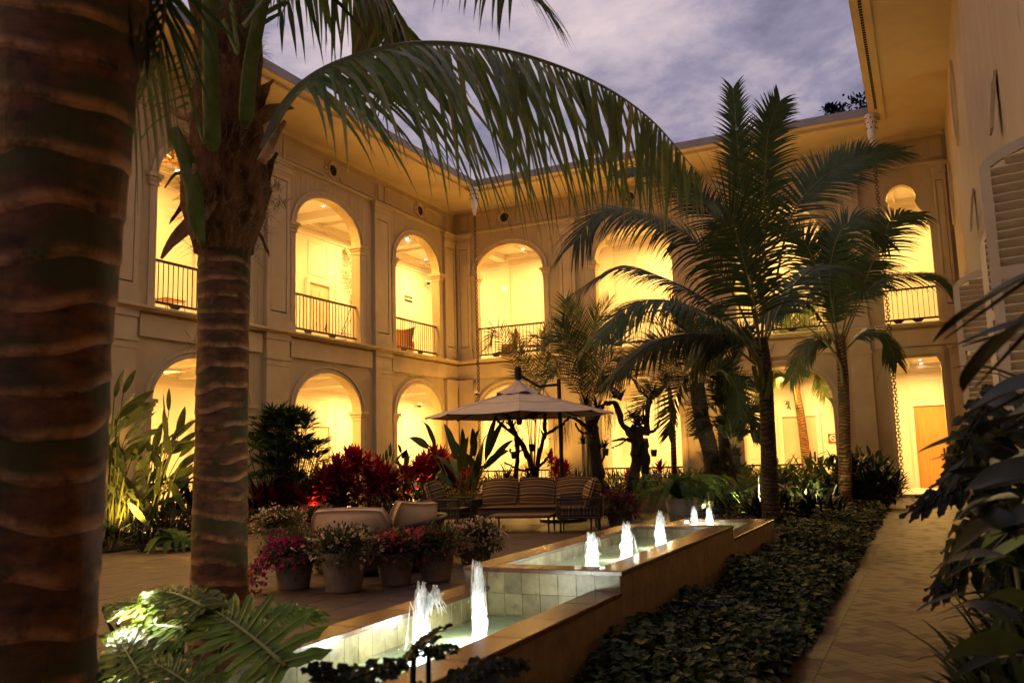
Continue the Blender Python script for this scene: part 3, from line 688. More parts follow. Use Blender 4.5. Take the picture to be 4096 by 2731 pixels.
# ================================================================ LIGHTS of the arcades
def ceiling_light(p, label, lampw=None):
    t = thing('ceiling_light', label, 'ceiling light', p, 0, 'recessed arcade downlights')
    M().lathe([(.045, -.012), (.075, -.012), (.085, 0)], 14).build('trim_ring', 'white', t, local=True)
    M().add([(.048*math.cos(2*PI*j/14), .048*math.sin(2*PI*j/14), -.010) for j in range(14)], [tuple(range(14))]).build('bulb', 'spot', t, local=True)
for (u, v, lb) in ((408, 391, 'downlight glowing in the arch beside the fibrous palm crown'), (743, 473, 'downlight at the top of the middle arch of the left wing'), (935, 547, 'nearer downlight at the top of the left wing arch by the corner'), (978, 596, 'farther and lower downlight in the left wing arch by the corner'), (1202, 571, 'downlight at the top of the corner arch of the far wing'), (1438, 537, 'downlight glinting between fronds in the second arch of the far wing')):
    ceiling_light(gz(u, v, CU-.002), lb)
for (u, v, lb) in ((2113, 826, 'farther flat ceiling light inside the tall lit doorway'), (2116, 835, 'nearer flat ceiling light inside the tall lit doorway')):
    p = gz(u, v, CL-.002); p.y = min(p.y, YI-.3); ceiling_light(p, lb)
t = thing('wall_light', 'small spotlight on the wall seen through the corner arch', 'wall light', py(1160, 663, YI-.03))
M().lathe([(.05, -.03), (.06, 0), (.05, .03)], 10).build('housing', 'white', t, local=True); M().add([(.04*math.cos(a), -.055, .04*math.sin(a)) for a in [2*PI*j/10 for j in range(10)]], [tuple(range(10))]).build('bulb', 'spot', t, local=True)
LPW, UPW = 400, 375
for c in (-4.6, .4, 5.4, 10.4, 15.4, 20.3, 25.2):
    k = .8 if c < 6 else 1.
    lamp('arcade_lamp', 'AREA', (-17.3, c, CL-.30), LPW*k, size=1.1); lamp('arcade_lamp', 'AREA', (-17.3, c, CU-.32), UPW*k, size=1.1)
lamp('arcade_lamp', 'AREA', (-17.3, 29.7, CL-.3), LPW, size=1.1); lamp('arcade_lamp', 'AREA', (-17.3, 29.7, CU-.32), UPW, size=1.1)
for c in (-13.3, -8.6, -3.9, .0):
    k = .8 if c == .0 else 1.
    lamp('arcade_lamp', 'AREA', (c, 30.0, CL-.30), LPW*k, size=1.1); lamp('arcade_lamp', 'AREA', (c, 30.0, CU-.32), UPW*k, size=1.1)

for p, q in (((XI+.5, 16.9, .3), (XI, 16.9, 3.2)), ((XI+.5, 28.9, .3), (XI, 29.2, 3.2)), ((XI+.6, 21.6, ZU+.2), (XI, 21.6, ZU+3)), ((-12.2, YI-.5, ZU+.2), (-12.2, YI, ZU+3)), ((-7.2, YI-.5, ZU+.2), (-7.2, YI, ZU+3)), ((-10.2, YI-.5, .3), (-10.2, YI, 3.2))):
    lamp('wall_washer', 'SPOT', p, 70, WARM, .06, q, 130)
# ================================================================ FOUNTAIN
FX0, FX1 = -3.62, -2.22
ft = thing('stepped_fountain', 'long stepped stone fountain of three basins between plaza and planted strip', 'fountain', (-2.92, 8, 0))
CW = .25
def coping(a, b, z, axis, n):
    for i in range(n):
        p, q = lerp(a[axis], b[axis], i/n)+.0015, lerp(a[axis], b[axis], (i+1)/n)-.0015
        lo = [a[0], a[1], z-.035]; hi = [b[0], b[1], z+U(-.0006, .0006)]; lo[axis] = p; hi[axis] = q
        e = .006; x0, y0, z0 = lo; x1, y1, z1 = hi; m = M()
        m.add([(x0, y0, z0), (x1, y0, z0), (x1, y1, z0), (x0, y1, z0), (x0, y0, z1-e), (x1, y0, z1-e), (x1, y1, z1-e), (x0, y1, z1-e), (x0+e, y0+e, z1), (x1-e, y0+e, z1), (x1-e, y1-e, z1), (x0+e, y1-e, z1)],
              [(3, 2, 1, 0), (0, 1, 5, 4), (1, 2, 6, 5), (2, 3, 7, 6), (3, 0, 4, 7), (4, 5, 9, 8), (5, 6, 10, 9), (6, 7, 11, 10), (7, 4, 8, 11), (8, 9, 10, 11)])
        m.build('coping_stone', 'coping', ft)
BAS = ((2.3, 6.50, .45, .22), (6.50, 10.8, .60, .46), (10.8, 13.8, .45, .33))
body = M()
for i, (y0, y1, zc, zw) in enumerate(BAS):
    near = y0 if i != 1 else y0; w = CW-.03
    body.box((FX0+.02, y0+.001, -.02), (FX0+w, y1-.001, zc-.036)); body.box((FX1-w, y0+.001, -.02), (FX1-.02, y1-.001, zc-.036))
    if i == 0: body.box((FX0+w, y0+.02, -.02), (FX1-w, y0+w, zc-.036))
    if i == 1: body.box((FX0+w, y0+.02, -.02), (FX1-w, y0+w, zc-.036)); body.box((FX0+w, y1-w, -.02), (FX1-w, y1-.02, zc-.036))
    if i == 2: body.box((FX0+w, y1-w, -.02), (FX1-w, y1-.02, zc-.036))
    nn = max(3, round((y1-y0)/.62))
    yy0 = y0 if i != 0 else y0; yy1 = y1
    if i == 0: yy1 = y1-.002
    if i == 2: yy0 = y0+.002
    coping((FX0, yy0, 0), (FX0+CW, yy1, 0), zc, 1, nn); coping((FX1-CW, yy0, 0), (FX1, yy1, 0), zc, 1, nn)
    if i in (0, 1): coping((FX0+CW+.001, y0, 0), (FX1-CW-.001, y0+CW, 0), zc, 0, 2)
    if i in (1, 2): coping((FX0+CW+.001, y1-CW, 0), (FX1-CW-.001, y1, 0), zc, 0, 2)
    M().box((FX0+w, y0+.02, -.02), (FX1-w, y1-.02, zw-.17)).build('basin_floor', 'basin', ft)
    M().add([(FX0+w-.01, y0+.02, zw), (FX1-w+.01, y0+.02, zw), (FX1-w+.01, y1-.02, zw), (FX0+w-.01, y1-.02, zw)], [(0, 1, 2, 3)]).build('water_surface', 'water', ft)
body.build('wall_core', 'tile2', ft)
def tiles(face, c, a0, a1, z0, z1, tw, th, mats, dirn):
    n = max(1, round((a1-a0)/tw)); k = max(1, round((z1-z0)/th)); g = .0008
    pr = {}
    for j in range(k):
        for i in range(n):
            w, h = (a1-a0)/n, (z1-z0)/k; mt = mats[0] if R.random() < .72 else mats[1]
            if mt not in pr:
                e = .002; W, H = w/2-g, h/2-g; m = M()
                m.add([(-W, 0, -H), (W, 0, -H), (W, 0, H), (-W, 0, H), (-W, -.004, -H), (W, -.004, -H), (W, -.004, H), (-W, -.004, H), (-W+e, -.0065, -H+e), (W-e, -.0065, -H+e), (W-e, -.0065, H-e), (-W+e, -.0065, H-e)],
                      [(0, 1, 5, 4), (1, 2, 6, 5), (2, 3, 7, 6), (3, 0, 4, 7), (4, 5, 9, 8), (5, 6, 10, 9), (6, 7, 11, 10), (7, 4, 8, 11), (8, 9, 10, 11)])
                pr[mt] = m.build('tile', mt, ft, local=True); o = pr[mt]
            else: o = inst(pr[mt], ft, (0, 0, 0))
            a = a0+(i+.5)*w; z = z0+(j+.5)*h; p = (a, c, z) if face == 'y' else (c, a, z)
            q = U(-.001, .001)
            o.location = V3(p)-V3(ft.location)+V3((0, q, 0) if face == 'y' else (q, 0, 0)); o.rotation_euler = (U(-.004, .004), 0, dirn+U(-.004, .004))
TT = ('tile', 'tile2')
i0, i1 = FX0+CW-.028, FX1-CW+.028
tiles('x', i0, 2.6, 6.5, .06, .414, .15, .18, TT, PI/2); tiles('x', i1, 2.6, 6.5, .06, .414, .15, .18, TT, -PI/2)
tiles('y', 6.515, i0+.002, i1-.002, .06, .564, .15, .168, TT, 0)
tiles('y', 6.515, FX0+.02, i0, .452, .564, .20, .11, TT, 0); tiles('y', 6.515, i1, FX1-.02, .452, .564, .20, .11, TT, 0)
tiles('x', i0, 6.74, 10.56, .30, .564, .15, .135, TT, PI/2); tiles('x', i1, 6.74, 10.56, .30, .564, .15, .135, TT, -PI/2)
tiles('y', 10.8-CW+.028, i0+.002, i1-.002, .30, .564, .15, .135, TT, 0)
tiles('x', i0, 10.85, 13.56, .18, .414, .2, .12, TT, PI/2); tiles('x', i1, 10.85, 13.56, .18, .414, .2, .12, TT, -PI/2); tiles('y', 13.8-CW+.028, i0+.002, i1-.002, .18, .414, .2, .12, TT, 0)
OT = ('outtile', 'outtile')
tiles('x', FX1-.019, 2.32, 6.5, 0, .414, .30, .207, OT, PI/2); tiles('x', FX1-.019, 6.5, 10.8, 0, .564, .30, .19, OT, PI/2); tiles('x', FX1-.019, 10.8, 13.78, 0, .414, .30, .207, OT, PI/2)
tiles('x', FX0+.019, 2.32, 6.5, 0, .414, .30, .207, OT, -PI/2); tiles('x', FX0+.019, 6.5, 10.8, 0, .564, .30, .19, OT, -PI/2); tiles('x', FX0+.019, 10.8, 13.78, 0, .414, .30, .207, OT, -PI/2)
# jets, each with its lamp at the nozzle
def jet(p, h, r, label, power, fork=0.):
    t = thing('water_jet', label, 'water jet', p, 0, 'lit water jets of the fountain')
    sd = U(0, 9)
    prof = []
    for i in range(15):
        q = i/14; rr = r*(1.02-.50*q)*(1+.12*math.sin(q*17+sd)) if q < .86 else r*(.58)*math.sqrt(max(.02, (1-q)/.14))
        prof.append((rr, h*.93*q))
    wob = lambda a, z: 1+.22*math.sin(3*a+z*21+sd)+.14*math.sin(7*a-z*33+sd)
    M().lathe(prof, 18, fn=wob).build('water_column', 'froth', t, smooth=True, local=True)
    m = M()
    for k in range(64):             # ropes of water rising and falling back, each on its own path
        a = U(0, 2*PI); top = h*U(.55, 1.03)*(1 if k % 4 else U(.4, 1)); out = r*U(.15, .7)*(1 if k % 11 else 2.0); s0 = r*U(.1, .5); fall = U(.15, .95)
        pts = [(math.cos(a)*(s0+out*s), math.sin(a)*(s0+out*s), top*(1-(1-min(1, s/.55))**2) if s <= .55 else top*(1-fall*((s-.55)/.45)**1.6)) for s in (0, .15, .35, .55, .7, .85, 1.0)]
        w = U(.0016, .0048); m.tube([(x+U(-.004, .004), y+U(-.004, .004), max(.002, z)) for x, y, z in pts], [w*1.3, w*1.2, w, w*.9, w*.8, w*.6, w*.25], 4, cap=False)
    for k in range(90):
        a = U(0, 2*PI); rr = r*U(.6, 1.1)+.16*R.random()**2; z = U(0, h*1.05); s = U(.0015, .0045)
        m.add([(rr*math.cos(a), rr*math.sin(a), z+s), (rr*math.cos(a)+s, rr*math.sin(a), z), (rr*math.cos(a), rr*math.sin(a)+s, z), (rr*math.cos(a), rr*math.sin(a), z-s*1.4)], [(0, 1, 2), (0, 2, 3), (1, 3, 2), (0, 3, 1)])
    if fork:
        m.tube([(0, 0, h*.62), (fork*.45, .01, h*.78), (fork*.85, .02, h*.92), (fork*1.15, .02, h*.93), (fork*1.35, .02, h*.84)], [r*.25, r*.22, r*.26, r*.2, r*.05], 7)
        for k in range(26): m.tube([(fork*U(.3, .7), U(-.02, .02), h*U(.6, .85)), (fork*U(.8, 1.2), U(-.03, .03), h*U(.85, 1.0)), (fork*U(1.1, 1.7), U(-.04, .04), h*U(.62, .9))], [.004, .005, .0015], 4, cap=False)
    m.build('spray', 'froth', t, smooth=True, local=True)
    m = M()                          # foam where the water falls back
    for k in range(26):
        a = U(0, 2*PI); rr = r*U(.7, 1.9); s = U(.010, .028)
        m.lathe([(s, 0), (s*.8, s*.35), (s*.3, s*.5), (.0005, s*.52)], 7, (rr*math.cos(a), rr*math.sin(a), .001))
    m.build('foam', 'froth', t, smooth=True, local=True)
    M().lathe([(.035, .004), (.03, .012), (.0005, .012)], 10).build('nozzle_light', 'lens', t, local=True)
    lamp('jet_lamp', 'POINT', (p[0], p[1], p[2]+h*.12), power*1.9, (.93, .96, 1.0), size=r*.55)
    for s in (-1, 1): lamp('jet_lamp', 'POINT', (p[0]+s*r*1.9, p[1]-r*1.2, p[2]+.13), power*.42, (.95, 1.0, .84), size=.03)
    lamp('jet_lamp', 'SPOT', (p[0], p[1], p[2]+.02), power*.35, (.93, .96, 1.0), size=.02, to=(p[0], p[1], p[2]+3), spot=70)
j = gz(905, 1522, .22); jet(V3((-2.98, j.y, .22)), .50, .055, 'tall forked white jet in the lower basin, nearest the plaza edge', 22, fork=.10)
j = gz(1102, 1472, .22); jet(V3((max(j.x, -2.98), j.y, .22)), .56, .05, 'slender tallest white jet in the lower basin, below the step', 22)
for (u, v, h, lb) in ((1362, 1304, .33, 'short white jet nearest the step in the raised middle basin'), (1441, 1285, .37, 'white jet in the middle of the raised basin'), (1519, 1258, .41, 'white jet farthest along the raised middle basin')):
    p = gz(u, v, .46); jet(V3((p.x, p.y, .46)), h, .062, lb, 13)
for (u, v, lb) in ((1610, 1208, 'left one of the two small jets in the farthest basin'), (1645, 1208, 'right one of the two small jets in the farthest basin')):
    p = gz(u, v, .33); jet(V3((p.x, min(p.y, 13.4), .33)), .34, .055, lb, 9)

# ================================================================ BEDS
struct(M().box((XL+.002, 7.5, -.04), (-13.55, YB-.1, .03)).build('flower_bed', 'soil'))
struct(M().box((FX1-.02, -1.5, -.04), (PX0-.004, 27.4, .015)).build('flower_bed', 'soil'))
struct(M().box((-5.0, 14.2, -.04), (FX1-.021, 27.4, .02)).build('flower_bed', 'soil'))
struct(M().box((PX1+.002, -2, -.04), (XR-.001, 27.4, .02)).build('flower_bed', 'soil'))
pl = thing('raised_planter', 'low stone planter wall behind the striped sofa', 'planter', (-9, 22, 0))
for i in range(14):
    x = -12.8+i*.56; M().box((x+.003, 22.0, 0), (x+.557, 22.2, .46)).build('stone_block', 'outtile', pl); M().box((x+.003, 21.97, .461), (x+.557, 22.23, .50)).build('coping_stone', 'coping', pl)
M().box((-12.8, 22.201, 0), (-4.96, 27.5, .44)).build('soil_fill', 'soil', pl)

# ================================================================ PLANT BUILDING
def blade(m, p, d, L, w, droop=.5, nseg=5, up=None, prof=None, fold=.0, mi=0, wave=0., twist=0.):
    """one leaf blade from p along d, bending down under its own weight"""
    p = V3(p); d = V3(d).normalized(); up = V3(up) if up is not None else UP
    side = d.cross(up)
    if side.length < .05: side = d.cross(V3((.3, -1, .1)))
    side.normalize(); vs = []; st = L/nseg; ph = U(0, 6)
    for i in range(nseg+1):
        t = i/nseg
        q = (prof(t) if prof else (max(0.04, math.sin(PI*min(1, .12+.88*t**.8))**.8) if i < nseg else .03))*w/2
        nr = side.cross(d).normalized()
        s2 = (side*math.cos(twist*t)+nr*math.sin(twist*t))
        k = nr*(fold*q)
        wv = nr*(wave*w*math.sin(t*13+ph)) if wave else V3((0, 0, 0))
        if fold: vs += [p+s2*q+k+wv, p, p-s2*q+k-wv]
        else: vs += [p+s2*q+wv, p-s2*q-wv]
        p = p+d*st; d = (d+V3((0, 0, -1))*(droop/nseg)*(.4+1.2*t)).normalized(); side = (side-d*side.dot(d)).normalized()
    c = 3 if fold else 2
    fs = [(i*c+j, i*c+j+1, (i+1)*c+j+1, (i+1)*c+j) for i in range(nseg) for j in range(c-1)]
    m.add(vs, fs, mi)
def frond_mesh(pts, L, n, w=.03, droop=.9, lift=.25, nrm=None, t0=.14, tipk=.35, r0=.022, nseg=4, ang=(72, 30), jit=.1, miss=.02, twistv=0., samples=40, basek=.5):
    m = M(); C = spline(pts, samples)
    m.tube(C, [lerp(r0, .003, (i/(samples-1))**.8) for i in range(samples)], 5, mi=1)
    for i in range(n):
        t = t0+(1-t0)*(i+.5)/n; k = t*(samples-1); a = min(int(k), samples-2); p = C[a].lerp(C[a+1], k-a); T = (C[a+1]-C[a]).normalized()
        N = V3(nrm) if nrm is not None else UP
        s = T.cross(N)
        if s.length < .1: s = T.cross(V3((.4, -.9, .2)))
        s.normalize(); u = s.cross(T).normalized(); q = (t-t0)/(1-t0)
        ln = L*(lerp(basek, 1, min(1, q/.22)))*lerp(1, tipk, max(0, (q-.5)/.5)**1.4)
        A = rad(lerp(ang[0], ang[1], q**1.3))
        for sg in (-1, 1):
            if R.random() < miss: continue
            aa = A*U(1-jit, 1+jit)
            d = s*sg*math.sin(aa)+T*math.cos(aa)+u*lift*U(.6, 1.3)
            blade(m, p, d, ln*U(1-jit, 1+jit*.6), w*U(.8, 1.1), droop*U(.75, 1.3), nseg, up=u, prof=lambda x: (.55+.45*min(1, x/.12)) if x < .25 else max(.02, 1-((x-.25)/.75)**1.25))
    return m
def frond(parent, pts, L, n, mt='palm', **kw):
    return frond_mesh(pts, L, n, **kw).build('frond', (mt, 'rachis'), parent)
def trunk_mesh(pts, rs, ring=.12, k=20, amp=.035, rows=None, seed=0.):
    C = spline(pts, rows or 60); N = len(C); m = M(); vs = []; rg = []
    Lt = sum((C[i+1]-C[i]).length for i in range(N-1)); z = 0; 
    for i in range(N):
        q = i/(N-1)*(len(rs)-1); a = min(int(q), len(rs)-2); r = lerp(rs[a], rs[a+1], q-a)
        if i: z += (C[i]-C[i-1]).length
        T = (C[min(i+1, N-1)]-C[max(i-1, 0)]).normalized(); e1 = T.cross(V3((0, 1, .02))).normalized(); e2 = T.cross(e1)
        for j in range(k):
            A = 2*PI*j/k
            zz = z+ring*.28*math.sin(z*2.9/ring*.1+seed)+ring*.2*math.sin(z*.77/ring+seed*2)+.028*math.sin(A+seed+z*2.3)+.014*math.sin(2*A+z*5+seed)+.006*math.sin(5*A+z*9)
            f = (zz/ring) % 1.0
            rr = r*(1+amp*(1-f)**2.2*min(1, f*9)-amp*.3+amp*.25*math.sin(4*A+z*7+seed)+amp*.18*math.sin(9*A+z*13))
            vs.append(C[i]+(e1*math.cos(A)+e2*math.sin(A))*rr); rg.append(zz/ring+20)
    m.ring = rg
    m.add(vs, [(i*k+j, i*k+(j+1) % k, (i+1)*k+(j+1) % k, (i+1)*k+j) for i in range(N-1) for j in range(k)])
    return m
def path3(pts, Z0, dz=0.):
    """image points at growing depth -> points in the place"""
    n = len(pts); return [pd(u, v, Z0+dz*(i/(n-1))**1.2) for i, (u, v) in enumerate(pts)]
def fibres(m, c, r, z0, z1, n, L=.12, w=.006):
    for i in range(n):
        a = U(0, 2*PI); z = U(z0, z1); p = V3((c[0]+r*math.cos(a), c[1]+r*math.sin(a), z)); d = V3((math.cos(a)*.6+U(-.5, .5), math.sin(a)*.6+U(-.5, .5), U(-.4, 1)))
        blade(m, p, d, L*U(.4, 1.3), w, U(.3, 1.6), 3)
def leaf_cloud(m, c, rad3, n, size, shell=.55, mi=0, droop=.3, asp=.55, hang=0.):
    """small leaves spread through an uneven mound"""
    c = V3(c); ph = [U(0, 6) for _ in range(4)]
    for i in range(n):
        d = V3((U(-1, 1), U(-1, 1), U(-.55, 1)));
        if d.length > 1.2 or d.length < .05: continue
        d.normalize(); a = math.atan2(d.y, d.x)
        k = (shell+(1-shell)*R.random())*(1+.16*math.sin(3*a+ph[0])+.14*math.sin(5*a+ph[1]+d.z*4)+.1*math.sin(7*d.z+ph[2]))
        p = c+V3((d.x*rad3[0]*k, d.y*rad3[1]*k, d.z*rad3[2]*k))
        dd = d+V3((U(-.9, .9), U(-.9, .9), U(-.6, .7)))-V3((0, 0, hang))
        blade(m, p, dd, size*U(.6, 1.3), size*asp*U(.7, 1.2), droop, 2, prof=lambda x: (.35, 1, .06)[round(x*2)])
# ================================================================ PALMS
def palm(label, base, pts, rs, ring=.1, mt='bark', group=None, name='coconut_palm', k=18, rows=70, amp=.035):
    t = thing(name, label, 'palm tree', base, 0, group)
    trunk_mesh(pts, rs, ring, k, amp, rows, U(0, 6)).build('trunk', mt, t, smooth=False)
    return t
# --- trunk at the left edge, close to the camera
Zt = 3.0
b = pd(62, 1620, Zt); b.z = 0; top = pd(176, -120, Zt); 
bx = pd(70, 1568, Zt)
def vertical_axis(u, v, Z, z0, z1): p = pd(u, v, Z); return V3((p.x, p.y, z0)), V3((p.x, p.y, z1))
p0, p1 = pd(58, 1750, Zt), pd(178, -160, Zt)
t1 = palm('massive dark ringed palm trunk filling the left edge, close to the camera', p0, [p0, pd(72, 1500, Zt), pd(110, 800, Zt), pd(150, 200, Zt), p1], [.212, .208, .206, .232, .25], ring=.16, k=110, rows=300, amp=.04)
m = M(); 
for q in range(5):
    a = q*1.3; c = p1+V3((math.cos(a)*.16, math.sin(a)*.16, -.25)); m.tube([c, c+V3((math.cos(a)*.1, math.sin(a)*.1, .5)), c+V3((math.cos(a)*.5, math.sin(a)*.5, 1.6))], [.08, .06, .035], 8)
m.build('leaf_base', 'greenstem', t1)
# its torn leaf sheath hanging right of the trunk top
m = M(); c = pd(318, 30, Zt)
for i in range(8): blade(m, pd(300+i*5, -30, Zt+.05*i), V3((.1, .05, -1)), .34*U(.7, 1.2), .10, .4, 4, fold=.2)
m.build('leaf_sheath', 'drift', t1)
for i, (q, z) in enumerate((((372, -60), 3.1), ((356, -90), 3.4), ((338, -60), 3.2))):
    frond(t1, [pd(340+i*12, -420, z), pd(355+i*6, -200, z), pd(q[0]+8, -20, z), pd(q[0]-10-14*i, 150+i*30, z+.1)], .55, 16, w=.022, droop=1.5, lift=0, nrm=(0, -1, .2), t0=.3, tipk=.9)
# --- second palm with fibrous crown
Z2 = 6.9
p0, p1 = vertical_axis(512, 800, Z2, 0, 5.6)
zz = lambda v: pd(512, v, Z2).z
t2 = palm('tall palm with a swollen fibrous crown and cut leaf stubs in the left foreground', p0, [p0, V3((p0.x, p0.y, 1.2)), V3((p0.x, p0.y, 2.2)), V3((p0.x, p0.y, zz(562)))], [.225, .206, .200, .206], ring=.15, k=84, rows=260, amp=.04)
m = M(); zb = zz(575)
prof = [(.215, 0), (.235, .07), (.285, .20), (.325, .36), (.335, .55), (.315, .75), (.29, 1.0), (.275, 1.3), (.26, 1.7), (.24, 2.3), (.2, 2.9)]
m.lathe(prof, 40, (p0.x, p0.y, zb), fn=lambda a, z: 1+.06*math.sin(4*a+z*7)+.05*math.sin(9*a-z*11)+.035*math.sin(17*a+z*23))
m.build('fibrous_crown', 'fibrebark', t2, smooth=True)
m = M()
for (r, z) in prof[1:9]: fibres(m, p0, r*1.0, zb+z-.1, zb+z+.16, 200, L=.16, w=.0055)
for q in ((470, 575, 30), (455, 785, 26), (590, 520, 40), (640, 470, 60), (625, 430, 50), (480, 690, 20)):
    for i in range(q[2]):
        c = pd(q[0]+U(-18, 18), q[1]+U(-12, 12), Z2-.2); blade(m, c, V3((U(-1, .6) if q[0] < 520 else U(-.3, 1), U(-1, 0), U(-.7, .5))), .09*U(.4, 1.4), .005, .8, 3)
m.build('fibre', 'fibre', t2)
for i in range(26):                 # ragged sheath flaps of old leaf bases
    a = U(0, 2*PI); z = zb+U(.15, 2.6); r = .30-.05*(z-zb)/2.6; m = M()
    q = V3((p0.x+r*math.cos(a), p0.y+r*math.sin(a), z)); dd = V3((math.cos(a)*U(.1, .5)+U(-.3, .3), math.sin(a)*U(.1, .5)+U(-.3, .3), U(.5, 1)*(1 if z > zb+.5 else -.6)))
    blade(m, q-V3(dd)*.1, dd, U(.22, .42), U(.14, .28), U(.2, 1.4), 6, up=(math.cos(a), math.sin(a), .1), prof=lambda x: (1, .95, .9, .8, .6, .35, .1)[round(x*6)]*U(.75, 1.1), fold=.1, wave=.03)
    fibres(m, (q.x, q.y), .03, z, z+.2, 14, L=.14, w=.005)
    m.build('leaf_sheath', 'fibrebark' if i % 3 else 'fibre', t2)
def stem(parent, pts, rs, mt='greenstem', name='petiole', k=10):
    return M().tube(spline(pts, 14), [lerp(rs[min(int(i/13*(len(rs)-1)), len(rs)-2)], rs[min(int(i/13*(len(rs)-1))+1, len(rs)-1)], (i/13*(len(rs)-1)) % 1 if i < 13 else 1) for i in range(14)], k).build(name, mt, parent, smooth=True)
stem(t2, [pd(488, 342, Z2-.2), pd(488, 318, Z2-.34)]+path3([(484, 200), (482, 60), (476, -120)], Z2-.36), [.03, .068, .064, .056, .05])
stem(t2, [pd(562, 290, Z2-.1), pd(566, 260, Z2-.28)]+path3([(575, 150), (596, 40), (625, -100)], Z2-.32), [.03, .058, .056, .05, .046])
stem(t2, [pd(466, 560, Z2-.1)]+path3([(450, 500), (446, 440), (425, 360), (398, 298)], Z2-.36), [.03, .066, .068, .062, .05], name='cut_leaf_stub')
stem(t2, path3([(600, 372), (618, 340), (640, 300), (655, 278)], Z2-.3), [.04, .035, .026, .014], 'bark', name='cut_leaf_stub')
stem(t2, path3([(445, 262), (420, 268), (392, 250), (384, 236)], Z2-.3), [.04, .03, .02, .008], 'bark', name='cut_leaf_stub')
stem(t2, path3([(448, 376), (440, 400), (405, 398), (378, 432)], Z2-.4), [.02, .018, .014, .006], 'bark', name='cut_leaf_stub')
# flower stalk with yellow-green branchlets
m = M(); stalk = path3([(470, 330), (440, 230), (425, 150), (395, 60)], Z2-.25); m.tube(spline(stalk, 10), .018, 6)
for (u, v, du, dv) in ((438, 215, -105, 40), (436, 190, -110, 60), (432, 172, -115, 30), (430, 150, -105, 44), (428, 132, -70, 60), (432, 236, -112, 90), (434, 200, 30, -46), (430, 160, 34, -30), (425, 120, -60, 10)):
    pts = [pd(u, v, Z2-.25), pd(u+du*.4, v+dv*.2+6, Z2-.3), pd(u+du*.75, v+dv*.6+U(-8, 8), Z2-.33), pd(u+du, v+dv, Z2-.36)]; m.tube(spline(pts, 7), [.011, .009, .008, .007, .006, .005, .003], 5)
    for q in range(9):
        c = spline(pts, 10)[q]; m.lathe([(.0005, -.012), (.01, 0), (.0005, .012)], 5, tuple(c+V3((U(-.015, .015), U(-.015, .015), U(-.01, .01)))))
for (u0, v0, u1, v1) in ((532, 10, 545, 110), (515, 50, 544, 120)):
    for q in range(16):
        c = pd(lerp(u0, u1, q/15), lerp(v0, v1, q/15), Z2-.42); m.lathe([(.0005, -.03), (.022, 0), (.0005, .03)], 6, tuple(c))
m.build('flower_stalk', 'vein', t2, smooth=True)
# the great frond arching over the courtyard
FP = path3([(606, 345), (640, 262), (700, 190), (790, 140), (930, 103), (1080, 104), (1230, 135), (1380, 196), (1500, 280), (1612, 410)], Z2-.15, -.5)
frond(t2, FP, 1.85, 86, 'palmb', w=.05, droop=1.2, lift=-.6, nrm=(.10, -.22, 1), t0=.22, tipk=.26, r0=.048, nseg=6, ang=(72, 48), jit=.17, miss=.06, samples=60, basek=.6)
frond(t2, path3([(560, -60), (640, -120), (760, -130), (870, -40), (930, 60), (958, 104)], Z2+.2, .9), 1.3, 74, 'palmb', w=.066, droop=1.1, lift=-.5, nrm=(.1, -.35, .9), t0=.12, tipk=.5, r0=.035, nseg=5, ang=(80, 40))
frond(t2, path3([(600, -200), (780, -330), (960, -250), (1080, -140), (1180, -40)], Z2-.3, -1.2), 1.0, 46, 'palm', w=.034, droop=1.7, lift=-.1, nrm=(.1, -.2, 1), t0=.2, tipk=.6, r0=.03, nseg=5)
frond(t2, path3([(450, 60), (420, -60), (400, -140), (350, -160), (320, -60)], Z2+.3), .8, 34, 'palm', w=.03, droop=1.3, lift=-.1, t0=.2)
frond(t2, path3([(560, 60), (640, -40), (700, -60), (640, 40)], Z2-.5, .6), .9, 10, 'palm', w=.045, droop=1.2, lift=0, t0=.3)
# --- group beyond the fountain
def crown_point(u, v, Z): return pd(u, v, Z)
ZM = 17.6
pm0 = gz(1772, 1208, 0); 
Zm = (pm0-EYEP).dot(FWD)
t3 = palm('big palm with a ringed grey trunk right of the fountain end, its fronds spreading widest', pm0, [pm0, pd(1764, 1000, Zm), pd(1757, 850, Zm), pd(1748, 775, Zm)], [.175, .148, .132, .12], ring=.085, rows=150, k=20, amp=.05, mt='bark2')
Mf = [([(1748, 812), (1735, 710), (1708, 600), (1684, 515), (1655, 468), (1625, 470)], -2.2, 1.0, 'palm', .6, (.3, -.9, .4)),
      ([(1742, 800), (1668, 646), (1580, 540), (1478, 492), (1383, 486), (1318, 560)], -.8, 1.05, 'date', .9, (.1, -.55, .8)),
      ([(1740, 800), (1640, 700), (1515, 635), (1420, 613), (1309, 678)], .6, .72, 'date', .8, (0, -.3, 1)),
      ([(1740, 830), (1690, 760), (1624, 719), (1533, 690), (1452, 701), (1372, 775)], -1.2, 1.0, 'palm', 1.0, (.1, -.35, .9)),
      ([(1738, 838), (1650, 775), (1560, 770), (1480, 800), (1410, 860)], -.4, .8, 'date', 1.0, (0, -.4, .9)),
      ([(1745, 800), (1722, 600), (1700, 400), (1684, 205)], .4, .52, 'palm', .6, (.3, -.9, .1)),
      ([(1750, 800), (1756, 600), (1757, 420), (1766, 300), (1790, 236)], -.3, .52, 'palm', .7, (.3, -.9, .1)),
      ([(1755, 790), (1812, 516), (1870, 428), (1922, 390), (1989, 357), (2068, 348)], .2, .75, 'palm', .55, (.1, -.7, .6)),
      ([(1745, 780), (1690, 570), (1602, 466), (1507, 397), (1420, 398)], 1.0, .62, 'date', .6, (.1, -.6, .7)),
      ([(1755, 800), (1800, 690), (1860, 620), (1930, 610), (1985, 660)], .8, .75, 'palm', .9, (0, -.4, .9)),
      ([(1742, 820), (1700, 770), (1640, 775), (1590, 840)], .3, .75, 'date', .8, (.1, -.5, .8))]
